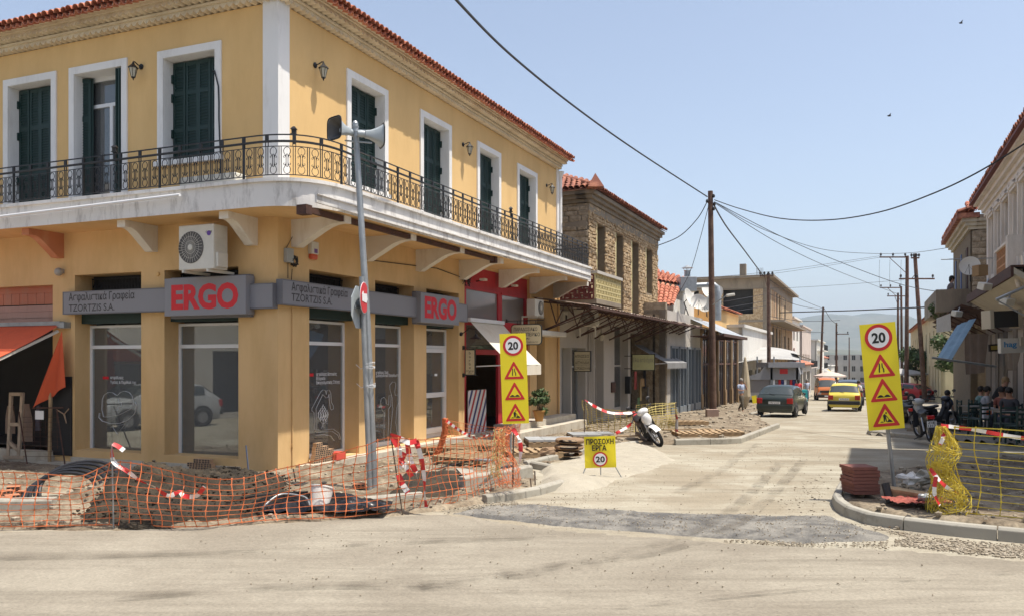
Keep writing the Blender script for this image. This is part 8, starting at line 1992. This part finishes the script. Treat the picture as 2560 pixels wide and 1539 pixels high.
# ------------------------------------------------------------------ people
M_skin = mat('skin', (.42,.22,.14), .6, .05, 5); M_hair = mat('dark_hair', (.02,.014,.01), .7, .2, 20); M_ghair = mat('grey_hair', (.25,.23,.21), .8, .2, 20)
def skinned(name, chain, parent, m, M):
    """chain: list of polylines, each [(x,y,z,r),...]; joined where points coincide"""
    V = []; E = []; RR = []; idx = {}
    for line in chain:
        pr = None
        for x, y, z, r in line:
            k = (round(x,3), round(y,3), round(z,3))
            if k not in idx: idx[k] = len(V); V.append((x,y,z)); RR.append(r)
            if pr is not None and pr != idx[k]: E.append((pr, idx[k]))
            pr = idx[k]
    me = bpy.data.meshes.new(name); inv = WM[parent.name].inverted(); me.from_pydata([tuple(inv @ (M @ Vector(v))) for v in V], E, []); me.materials.append(m)
    o = bpy.data.objects.new(name, me); COL.objects.link(o); o.parent = parent; WM[o.name] = WM[parent.name]
    sk = me.attributes.new('skin_vertex', 'FLOAT', 'POINT') if False else None
    bm = bmesh.new(); bm.from_mesh(me); L = bm.verts.layers.skin.verify()
    bm.verts.ensure_lookup_table()
    for i, v in enumerate(bm.verts): v[L].radius = (RR[i], RR[i]); v[L].use_root = (i == 0)
    bm.to_mesh(me); bm.free()
    s = o.modifiers.new('skin', 'SKIN'); s.use_smooth_shade = True; o.modifiers.new('sub', 'SUBSURF').levels = 1; o.modifiers['sub'].render_levels = 1
    return o
def person(label, M, pose='stand', top=(.3,.3,.35), bot=(.05,.06,.09), hair=M_hair, fem=False, skirt=False, short=True, armL=None, armR=None, kind=''):
    p = thing('person', label, 'person', M=M); mt = mat('shirt_%d' % len(MATS), top, .9, .1, 8); mbm = mat('trousers_%d' % len(MATS), bot, .9, .1, 8)
    sh_ = .17 if fem else .20; hz = .92; ty = 0
    hp = Vector((0,0,hz)); ch = Vector((0,0,1.28)); nk = Vector((0,0,1.47)); hd = Vector((0,-.02,1.62))
    kn = [(-.10,-.03,.49),(.10,.0,.49)]; an = [(-.11,.02,.08),(.11,.03,.08)]
    if pose == 'walk': kn = [(-.10,-.18,.50),(.10,.04,.49)]; an = [(-.10,-.22,.08),(.11,.30,.12)]
    if pose == 'sit': hp.z = .50; ch = Vector((0,-.06,.88)); nk = Vector((0,-.10,1.06)); hd = Vector((0,-.14,1.22)); kn = [(-.12,-.45,.50),(.12,-.45,.50)]; an = [(-.12,-.42,.08),(.12,-.48,.08)]
    if pose == 'lean': ch = Vector((0,-.16,1.24)); nk = Vector((0,-.27,1.40)); hd = Vector((0,-.33,1.53))
    S_ = [nk+Vector((-sh_,0,-.05)), nk+Vector((sh_,0,-.05))]
    aL = armL or [(S_[0].x-.05,S_[0].y-.02,S_[0].z-.28),(S_[0].x-.04,S_[0].y-.10,S_[0].z-.52)]; aR = armR or [(S_[1].x+.05,S_[1].y-.02,S_[1].z-.28),(S_[1].x+.04,S_[1].y-.10,S_[1].z-.52)]
    arms = []
    for s, a in ((S_[0], aL), (S_[1], aR)):
        e, w_ = Vector(a[0]), Vector(a[1]); hnd = w_+(w_-e).normalized()*.09; arms.append([(*nk,.05),(*s,.05),(*e,.038),(*w_,.026),(*hnd,.034)])
    skinned('body', [[(*hp,.10),(*ch,.10),(*nk,.052),(*hd,.092),(*(hd+Vector((0,0,.08))),.075)], arms[0], arms[1]]+[[(*hp,.10),(*k,.05),(*a,.038),(a[0],a[1]-.14,.04,.035)] for k, a in zip(kn, an)], p, M_skin, M)
    r1 = .135 if fem else .15
    skinned('shirt', [[(*(hp+Vector((0,0,.02))),r1),(*hp.lerp(ch,.5),r1*.95),(*ch,r1+.02),(*(nk-Vector((0,0,.07))),.09)]]+[[(*(nk-Vector((0,0,.07))),.09),(*s,.072),(*(s.lerp(Vector(a[0]),.75)),.060)]+([] if short else [(*a[0],.055),(*a[1],.045)]) for s, a in ((S_[0], aL),(S_[1], aR))], p, mt, M)
    skinned('trousers', [[(*(hp+Vector((0,0,.06))),r1*.95),(*(hp-Vector((0,0,.04))),r1)]]+[[(*(hp-Vector((0,0,.04))),r1),(k[0],k[1],k[2],.075),(a[0],a[1],a[2]+.05,.055)] for k, a in zip(kn, an)], p, mbm, M)
    mb = MB(M)
    mb.ball(hd+Vector((0,.025,.055)), .118, 12, 9, (.86,.95,1)); 
    if fem: mb.ball(hd+Vector((0,.08,-.02)), .09, 8, 6, (1,.7,1.3))
    mb.build('hair', hair, p, smooth=True)
    mb = MB(M); f = hd+Vector((0,-.085,.0)); mb.ball(f+Vector((0,-.012,-.005)), .016, 6, 4); [mb.ball(hd+Vector((s*.088,0,-.0)), .022, 6, 4, (.4,1,1.3)) for s in (1,-1)]; mb.build('nose_and_ears', M_skin, p, smooth=True)
    mb = MB(M); [mb.ball(hd+Vector((s*.032,-.082,.022)), .011, 6, 4) for s in (1,-1)]; mb.box(-.022,.022,hd.y-.092,hd.y-.083,hd.z-.048,hd.z-.041); mb.build('eyes_and_mouth', M_iron, p)
    for a in an: mb = MB(M); mb.ball((a[0],a[1]-.07,.05), .07, 8, 5, (.75,1.9,.7)); mb.build('shoe', M_iron, p, smooth=True)
    return p
def gp(px, py, h=0): q = ong(px, py); q.z = gz(0, q.y)+h; return q
def stand_at(px, Y, h=.1): return T((px-1280)/FPX*Y, Y, gz(0,Y)+h)
person('grey haired man in a light blue shirt holding a phone by the folded parasol', stand_at(1853, 42.5, .02) @ RZ(.5), 'walk', (.36,.42,.55), (.10,.085,.06), M_ghair, armR=[(.30,-.12,1.18),(.17,-.10,1.50)], armL=[(-.26,-.05,1.16),(-.12,-.26,1.16)])
person('woman in a red top and black trousers walking away behind the dark car', stand_at(1996, 56, .02) @ RZ(3.0), 'walk', (.60,.05,.06), (.02,.02,.02), M_hair, True)
person('man in a pale blue shirt and jeans, back turned, beside the orange van', stand_at(2017, 66, .02) @ RZ(3.2), 'stand', (.42,.46,.58), (.06,.09,.16), M_ghair)
person('person in a white shirt leaning at the right side of the yellow car', stand_at(2136, 48, .0) @ RZ(1.9), 'lean', (.62,.58,.60), (.05,.06,.10))
person('woman with a dark bun resting on the concrete balcony on the right', T(*at(2372,737,36)) @ T(0,0,-.55) @ RZ(1.2), 'sit', (.20,.16,.15), (.05,.05,.06), M_hair, True)
person('standing woman in a black dress holding a paper bag at the cafe', stand_at(2485, 25.5, .12) @ RZ(1.1), 'lean', (.012,.012,.014), (.012,.012,.014), mat('blonde_hair', (.30,.20,.10), .7), True)
mb = MB(stand_at(2470, 25.2, .12)); mb.box(-.16,.16,-.05,.05,.42,.75); tag(mb.build('paper_bag', M_decal), 'white paper bag with an orange print held by the standing woman', 'bag'); mb = MB(stand_at(2470, 25.2, .12)); mb.box(-.08,.08,-.053,-.05,.52,.66); mb.build('print', M_onet, COL.objects[-1] if False else bpy.data.objects['paper_bag'])
for px, Y, a, tp, l in ((2443,28,1.3,(.20,.32,.30),'seated man in a grey green shirt, leftmost cafe customer'),(2458,27.5,1.2,(.45,.45,.47),'seated man in a white shirt, second cafe customer from the left'),(2512,25,-1.2,(.25,.08,.06),'seated woman in a rust coloured top behind the standing woman'),(2528,23.5,-1.0,(.06,.06,.07),'seated person in dark clothes nearest the right edge'),(2362,31,1.8,(.03,.04,.07),'person in dark clothes sitting low on the pavement blocks beyond the mopeds')):
    person(l, stand_at(px, Y, .12 if px != 2362 else -.05) @ RZ(a), 'sit', tp, (.04,.045,.06))
    if px != 2362: cchair(stand_at(px, Y, .12) @ RZ(a), 'dark chair under the ' + l.split(',')[0])
tb = mb = MB(stand_at(2008, 60, .02)); mb.box(-.25,.25,-.2,.2,0,1.0); tag(mb.build('teal_bin', mat('teal_plastic', (.03,.32,.33), .5), bevel=.03), 'teal plastic bin between the woman in red and the man in jeans', 'bin')
for k, (px, Y, sx, sz) in enumerate(((2330,30,.9,.30),(2375,28,.8,.28),(2350,26,1.1,.22),(2400,29,.6,.5),(2310,33,.8,.3))):
    mb = MB(stand_at(px, Y, .10) @ RZ(.2*k)); mb.box(-sx,sx,-.3,.3,0,sz*.5); mb.box(-sx*.9,sx*.7,-.28,.25,sz*.5+.005,sz); tag(mb.build('paving_stack', M_conc2, bevel=.01), ['low stack of grey slabs beyond the mopeds','stack of slabs at the left end of the cafe','long low slab stack nearest on the shaded right pavement','tall slab stack under the blue cloth','farthest slab stack on the right pavement'][k], 'slabs')
# ------------------------------------------------------------------ vehicles
M_tyre = mat('tyre_rubber', (.015,.015,.016), .85, .15, 12); M_rim = mat('wheel_rim', (.35,.35,.36), .35, .05, 6, metal=.7); M_tl = mat('red_lamp', (.40,.01,.01), .2, .05, 5); M_hl = mat('clear_lamp', (.55,.55,.55), .1, .05, 5); M_cg = mat('car_glass', (.035,.045,.045), .06, .1, 2, spec=.8); M_blkp = mat('black_plastic', (.02,.02,.022), .55, .1, 6)
def paint(n, c): return mat(n, c, .28, .06, 2.5, spec=.6)
def wheel(parent, M, r=.30, w=.2, nm='wheel'):
    mb = MB(M); mb.lathe([(r*.6,-w/2),(r*.93,-w/2),(r,-w*.35),(r,w*.35),(r*.93,w/2),(r*.6,w/2)], 20, cap=False); t = mb.build('wheel', M_tyre, parent, smooth=True)
    mb = MB(M); mb.lathe([(r*.62,-w*.4),(r*.62,w*.4)], 16); [mb.beam((0,0,w*.42),(r*.6*math.cos(a),r*.6*math.sin(a),w*.42),.05,.02) for a in [k*1.2566 for k in range(5)]]; mb.lathe([(r*.15,-w*.46),(r*.15,w*.46)], 8); mb.build('rim', M_rim, t)
def car(label, M, m, st, name='car', cat='car', bump=M_blkp, wr=.30, wx=(.72,3.15), ws=(2,4), plate=('', ), rearlight=True, gw=.80, pl_txt=None, front=False):
    """st: (x, zbottom, zbelt, ztop, halfwidth); x from the tail forwards"""
    c = thing(name, label, cat, M=M); R_ = []
    for x, zb, zl, zt, w in st:
        g = gw if zt-zl > .15 else .93
        R_.append([(x,0,zb),(x,w*.85,zb),(x,w*.97,zb+.12),(x,w,zb+(zl-zb)*.55),(x,w*.95,zl),(x,w*(.95*.35+g*.65),zl+(zt-zl)*.72),(x,w*g*.93,zt-.035 if zt-zl > .15 else zt-.01),(x,w*g*.55,zt),(x,0,zt+.012)])
    n = len(R_[0]); vs = []; fs = []
    for r in R_: vs += r+[(p[0],-p[1],p[2]) for p in r[1:-1]]
    ring = list(range(n))+[n+n-3-k for k in range(n-2)]; m_ = 2*n-2
    for i in range(len(R_)-1):
        for k in range(m_): a, b = ring[k], ring[(k+1)%m_]; fs.append((i*m_+a, i*m_+b, (i+1)*m_+b, (i+1)*m_+a))
    fs.append(tuple(ring)); fs.append(tuple((len(R_)-1)*m_+k for k in reversed(ring)))
    mb = MB(M); mb.add(vs, fs); o = mb.build('body', m, c, smooth=True, recalc=True, bevel=0)
    def sp(si, k, s=1, off=.012):
        i = min(int(si), len(R_)-2); f = si-i; j = min(int(k), n-2); g = k-j
        def P(a, b): return Vector(R_[a][b])
        q = P(i,j).lerp(P(i+1,j), f).lerp(P(i,j+1).lerp(P(i+1,j+1), f), g); ce = Vector((q.x, 0, (st[i][2]+st[i][1])/2)); d = (q-ce); d.x = (.35 if si < 2 else -.2)*d.length*0+0; 
        e = (P(i+1,j)-P(i,j)).cross(P(i,j+1)-P(i,j)); e = e.normalized() if e.length > 1e-6 else Vector((0,0,1)); 
        if e.dot(d) < 0: e = -e
        q = q+e*off; return (q.x, q.y*s, q.z)
    def panel(nm, s0, s1, k0, k1, mt, both=False, off=.012, nu=4, nv=4, par=c, sides=(1,-1)):
        if both:
            mb = MB(M); mb.grid(lambda u, v: sp(s0+(s1-s0)*u, k0+(k1-k0)*min(1, 2*v) if v <= .5 else k0+(k1-k0)*min(1, 2-2*v), 1 if v <= .5 else -1, off), nu, 2*nv); mb.build(nm, mt, par, smooth=True); return
        for s in sides: mb = MB(M); mb.grid(lambda u, v: sp(s0+(s1-s0)*u, k0+(k1-k0)*v, s, off), nu, nv); mb.build(nm, mt, par, smooth=True)
    panel('rear_window', ws[0]-1+.12, ws[0]-.12, 5.3, n-1, M_cg, True) if not front else None
    panel('windscreen', ws[1]+.08, ws[1]+.92, 5.3, n-1, M_cg, True)
    mid = (ws[0]+ws[1])/2; panel('side_window', ws[0]-.05, mid-.04, 4.25, 5.75, M_cg); panel('side_window', mid+.04, ws[1]+.25, 4.25, 5.75, M_cg)
    for x in wx:
        for s in (1, -1):
            w = max(t[4] for t in st); mb = MB(M @ T(x, s*(w-.005), wr+.03) @ RX(R(90))); mb.lathe([(wr+.06,-.012),(wr+.06,.012)], 18); mb.build('wheel_arch', M_dark, c); wheel(c, M @ T(x, s*(w-.06), wr) @ RX(R(-90*s)), wr, .19)
    w0 = st[1][4]; mb = MB(M); mb.box(-.06, .10, -w0, w0, .36, .56); mb.build('rear_bumper', bump, c, bevel=.03)
    L = st[-1][0]; mb = MB(M); mb.box(L-.12, L+.05, -w0, w0, .34, .56); mb.build('front_bumper', bump, c, bevel=.03)
    if rearlight:
        for s in (1, -1): mb = MB(M); mb.box(-.015, .12, s*(w0-.26) if s > 0 else -w0, w0 if s > 0 else -(w0-.26), .62, .86); mb.build('tail_lamp', M_tl, c, bevel=.02)
    for s in (1, -1): mb = MB(M); a, b = sorted((s*(w0-.3), s*(w0-.05))); mb.box(L-.10, L+.012, a, b, .60, .74); mb.build('headlight', M_hl, c, bevel=.02)
    for s in (1, -1): mb = MB(M); q = sp(ws[1]+.1, 4.2, s, .1); mb.ball(q, .09, 8, 6, (.6,.9,.7)); mb.build('mirror', M_blkp, c, smooth=True)
    mb = MB(M); mb.box(-.028, -.018, -.26, .26, .60, .71); p = mb.build('number_plate', M_wt, c)
    if pl_txt: label_on(pl_txt, M @ RZ(R(-90)) @ T(-.21, -.03, .625), .42, .07, M_bk, c)
    mb = MB(M); mb.tube([(.02,0,.98),(-.0,.22,1.05)] if False else [(.14,0,1.0),(.24,.28,1.06)], .010, 4); mb.build('wiper', M_blkp, c)
    return c
HB = [(.0,.45,.78,.80,.66),(.05,.22,.86,.90,.80),(.16,.20,.93,.97,.82),(.62,.19,.94,1.36,.83),(1.6,.19,.93,1.43,.83),(2.35,.19,.91,1.38,.83),(3.05,.19,.88,.95,.82),(3.65,.20,.74,.80,.78),(3.92,.30,.56,.60,.66)]
def face(px, Y, ang): return T((px-1280)/FPX*Y, Y, gz(0,Y)+.02) @ RZ(ang)
ang0 = math.atan2(UR.y, UR.x)
car('dark green hatchback parked on the left, seen from behind', face(1936, 37.5, ang0-.10), paint('dark_green_paint', (.022,.032,.028)), HB, ws=(3,5), bump=paint('dark_green_paint', (.022,.032,.028)), pl_txt='ΗΜ 6250')
car('bright yellow hatchback with red tail lamps driving away down the street', face(2110, 44.5, ang0-.0), paint('yellow_paint', (.62,.50,.06)), [(a,b,c,d+.06 if d > 1.2 else d,e) for a,b,c,d,e in HB], ws=(3,5), bump=M_blkp, pl_txt='ΑΧΝ 4310')
SUVs = [(.0,.45,.85,.88,.70),(.05,.28,.95,.99,.84),(.14,.26,1.02,1.08,.86),(.45,.26,1.03,1.58,.87),(1.8,.26,1.02,1.68,.87),(2.7,.26,1.0,1.60,.87),(3.4,.26,.98,1.05,.86),(4.1,.26,.88,.92,.82),(4.35,.35,.7,.74,.72)]
car('dark blue people carrier parked just beyond the yellow car', face(2122, 54, ang0), paint('midnight_paint', (.02,.028,.05)), SUVs, ws=(3,5), wx=(.8,3.5), wr=.33)
car('dark red hatchback farther on behind the dark people carrier', face(2150, 72, ang0), paint('wine_paint', (.12,.02,.03)), HB, ws=(3,5))
car('small black car with a glinting rear window far down the street', face(2128, 90, ang0), paint('black_paint', (.02,.02,.022)), HB, ws=(3,5))
car('yellow taxi far down the street behind the small black car', face(2140, 112, ang0), MATS['yellow_paint'], HB, ws=(3,5))
VAN = [(.0,.35,1.1,1.15,.76),(.04,.3,1.1,1.75,.82),(.25,.3,1.1,1.92,.84),(1.8,.3,1.1,1.97,.84),(3.2,.3,1.1,1.93,.84),(3.55,.3,1.12,1.84,.83),(4.15,.3,1.1,1.16,.82),(4.28,.32,.9,.95,.80),(4.32,.4,.6,.66,.78)]
vn = car('old orange van parked facing the camera on the left, pale windscreen', face(2060, 73, ang0+R(180)+.12), paint('orange_paint', (.55,.16,.04)), VAN, name='van', cat='van', ws=(2,5), wx=(.8,3.5), wr=.33, rearlight=False, bump=M_blkp)
mb = MB(WM[vn.name]); mb.box(4.3, 4.36, -.62, .62, .74, .92); mb.build('grille', M_blkp, vn); [ (lambda b: (b.lathe([(.11,0),(.11,.04)], 14, T(4.31, s*.55, .83) @ RY(R(90))), b.build('round_headlight', M_hl, vn)))(MB(WM[vn.name])) for s in (1,-1)]
mb = MB(WM[vn.name]); mb.box(4.38, 4.39, -.26, .26, .40, .52); mb.build('number_plate', M_wt, vn)
car('white van parked at the right far side with an open door', face(2232, 80, ang0+3.1), paint('white_van_paint', (.62,.63,.62)), VAN, name='van', cat='van', ws=(2,5), wx=(.8,3.5), wr=.33)
car('red car half hidden behind the orange net on the right', face(2318, 62, ang0+.9), paint('red_paint', (.40,.02,.03)), HB, ws=(3,5))
# mopeds: local +x forwards
def moped(label, M, body, lean=0, steer=0, kind='moped', topbox=False, plate=False, grp=None):
    M = M @ RX(lean); t = thing('moped', label, 'moped', M=M, group=grp); r = .28
    F_ = M @ T(.62,0,r) @ RZ(steer)
    for X, nm in ((F_, 'front_wheel'), (M @ T(-.60,0,r), 'rear_wheel')):
        mb = MB(X @ RX(R(90))); n = 22; mb.tube([((r-.04)*math.cos(a), (r-.04)*math.sin(a), 0) for a in [2*math.pi*i/n for i in range(n)]], .045, 8, closed=True); w_ = mb.build(nm, M_tyre, t, smooth=True)
        mb = MB(X @ RX(R(90))); mb.tube([((r-.085)*math.cos(a), (r-.085)*math.sin(a), 0) for a in [2*math.pi*i/n for i in range(n)]], .018, 5, closed=True); mb.lathe([(.05,-.05),(.05,.05)], 10); [mb.tube([(0,0,0),((r-.09)*math.cos(a), (r-.09)*math.sin(a), 0)], .010, 4) for a in [k*.785 for k in range(8)]]; mb.build('rim', M_rim, w_)
    mb = MB(F_); [mb.tube([(0,s*.09,0),(-.10,s*.09,.34),(-.17,s*.05,.55)], .022, 6) for s in (1,-1)]; mb.build('fork', M_rim, t)
    mb = MB(F_); mb.grid(lambda u, v: ((r+.05)*math.cos(R(30+120*u)), (v-.5)*.15, (r+.05)*math.sin(R(30+120*u))-.02*abs(v-.5)), 10, 4); mb.build('mudguard', body, t, smooth=True)
    mb = MB(M); mb.grid(lambda u, v: (.30+.20*u-.06*abs(v-.5)*2+(.05 if u > .9 else 0), (v-.5)*(.42-.12*u), .32+.52*u), 8, 8); mb.build('leg_shield', M_blkp, t, smooth=True)
    mb = MB(M); mb.ball((.50,0,.78), .15, 12, 9, (.75,.9,1.15)); mb.build('front_cowl', body, t, smooth=True)
    mb = MB(M @ RZ(0) @ T(.43,0,.98) @ RZ(steer)); mb.ball((0,0,0), .13, 12, 8, (1.0,1.25,.75)); mb.build('headlight_cowl', body, t, smooth=True); mb = MB(M @ T(.43,0,.98) @ RZ(steer)); mb.ball((.09,0,-.005), .075, 10, 7, (.6,1.2,.8)); mb.build('headlight', M_hl, t, smooth=True)
    mb = MB(M @ T(.40,0,1.0) @ RZ(steer)); mb.tube([(-.12,.36,.03),(-.03,.2,.04),(0,0,0),(-.03,-.2,.04),(-.12,-.36,.03)], .014, 6); [mb.tube([(-.14,s*.38,.03),(-.08,s*.27,.035)], .022, 6) for s in (1,-1)]; mb.build('handlebar', M_blkp, t)
    for s in (1,-1): mb = MB(M @ T(.40,0,1.0) @ RZ(steer)); mb.tube([(-.03,s*.22,.04),(0,s*.30,.20)], .007, 4); mb.ball((0,s*.31,.23), .06, 8, 6, (.3,1.1,.8)); mb.build('mirror', M_blkp, t, smooth=True)
    mb = MB(M); mb.tube([(.36,0,.72),(.20,0,.42),(-.05,0,.36),(-.3,0,.45)], [.06,.07,.08,.09], 8); mb.box(-.15,.15,-.12,.12,.16,.38); mb.box(-.05,.30,-.07,.07,.20,.30); mb.build('engine', M_blkp, t)
    mb = MB(M); mb.grid(lambda u, v: (-.85+.85*u, .14*math.cos(v*6.283)*(.55+.45*u if u < .5 else 1.0-.3*(u-.5)), .60-.04*u+.13*math.sin(v*6.283)+.06*(1-u)), 8, 12); mb.build('rear_body', M_blkp, t, smooth=True)
    mb = MB(M); mb.grid(lambda u, v: (-.72+.78*u, .15*math.cos(v*6.283)*(.8+.2*math.sin(u*3.14)), .76-.05*math.sin(u*3.14)+.05*math.sin(v*6.283)), 8, 10); mb.build('seat', M_blkp, t, smooth=True)
    mb = MB(M); mb.tube([(.05,-.15,.22),(-.3,-.17,.24),(-.80,-.18,.34)], [.03,.045,.05], 8); mb.build('exhaust', M_rim, t, smooth=True)
    mb = MB(M); mb.tube([(-.60,.12,r),(-.45,.13,.62)], .022, 5); mb.tube([(-.60,-.12,r),(-.45,-.13,.62)], .022, 5); mb.build('shock_absorber', M_rim, t)
    mb = MB(M); mb.box(-.93,-.86,-.09,.09,.60,.70); mb.build('tail_lamp', M_tl, t, bevel=.02); mb = MB(M); mb.tube([(0,-.12,.22),(-.02,.26,.02)], .012, 5); mb.build('stand', M_blkp, t)
    mb = MB(M); mb.add([(-.90,-.04,.58),(-.90,.04,.58),(-1.0,.05,.26),(-1.0,-.05,.26)], [(0,1,2,3)]); mb.build('rear_mudguard', M_blkp, t)
    if plate: mb = MB(M); mb.box(-.965,-.955,-.11,.11,.40,.56); mb.build('number_plate', M_wt, t); [label_on(s, M @ RZ(R(-90)) @ T(-.09, -.97, z), .18, .055, M_bk, t, .02) for s, z in (('ΖΙΕ', .49), ('1317', .415))]
    return t
M_wp = paint('white_moped_paint', (.70,.70,.70)); M_bp = paint('black_moped_paint', (.015,.018,.03)); M_sp = paint('silver_moped_paint', (.38,.39,.40))
q = ong(1642, 1112); mp_ = moped('white and black moped leaning on its stand in the road, front wheel turned', T(q.x, q.y+.3, gz(0,q.y)+.0) @ RZ(R(-86)), M_wp, R(26), R(14))
G2 = 'mopeds parked on the right pavement'
for px, Y, l, m_, pl_, a in ((2312,21.8,'silver grey moped with a white number plate, nearest on the right pavement',M_sp,True,.15),(2262,27.5,'dark moped with a small windscreen, second on the right pavement',M_bp,False,.5),(2246,30.5,'black moped behind the second one on the right pavement',M_bp,False,.7),(2240,34,'silver moped farthest in the row on the right pavement',M_sp,False,.8),(2340,26,'dark moped standing crosswise behind the nearest one',M_bp,False,-.9)):
    moped(l, T((px-1280)/FPX*Y, Y, gz(0,Y)+.13) @ RZ(ang0+a), m_, R(-4), R(15), plate=pl_, grp=G2)
# ------------------------------------------------------------------ across the street behind the camera: seen in the shop glass
bh = thing('opposite_building', 'two storey cream building across the road behind the camera', 'building', (0,-9,0)); fB = Frame((-16,-8.5), (1,0), (0,1))
mb = MB(fB.M); hB = [(x, x+1.1, z, z+2.2) for x in range(2, 36, 4) for z in (.4, 4.6)]; wallmb(mb, 0, 38, -.2, 8.6, hB, -.3, 0); mb.box(0, 38, -8, -7.8, 0, 8.6); mb.box(0, 38, -7.8, -.31, 8.3, 8.55); mb.build('wall', M_wht2, bh)
for a, b, c, d in hB: mb = MB(fB.M); mb.box(a, b, -.25, -.2, c, d); mb.build('window', M_green, bh)
bh2 = thing('side_building', 'long cream building across the side street, left of the camera', 'building', (-23,0,0)); fB = Frame((-22,-10), (.12,.99), (.99,-.12)); mb = MB(fB.M); hB = [(x, x+1.4, z, z+2.3) for x in (2,6,10,14,18,22) for z in (.2, 4.4)]; wallmb(mb, 0, 26, -.2, 8, hB, -.3, 0); mb.box(0, 26, -6, -5.8, 0, 8); mb.box(0, 26, -5.8, -.31, 7.6, 7.9); mb.build('wall', M_wht, bh2)
for a, b, c, d in hB: mb = MB(fB.M); mb.box(a, b, -.25, -.2, c, d); mb.build('window', M_wincol, bh2)
for k, (y, c) in enumerate(((10.4,'silver_moped_paint'),(4.6,'dark_green_paint'),(-1,'white_van_paint'))): car(['silver car parked outside the frame on the left, mirrored in the shop glass','dark green car parked left of the camera','white car parked left of the camera'][k], T(-17.5, y, 0) @ RZ(1.5), MATS[c], HB, ws=(3,5))
# ------------------------------------------------------------------ air
hz = MB(); hz.box(-6000, 9500, -60, 6200, -40, 420); H_ = bpy.data.materials.new('haze_air'); H_.use_nodes = True; H_.node_tree.nodes.clear()
o_ = H_.node_tree.nodes.new('ShaderNodeOutputMaterial'); pv = H_.node_tree.nodes.new('ShaderNodeVolumePrincipled'); pv.inputs['Color'].default_value = (.72,.84,1.0,1); pv.inputs['Density'].default_value = .00016; link(H_.node_tree, pv.outputs[0], o_.inputs['Volume'])
hz.build('haze', H_, kind='stuff')
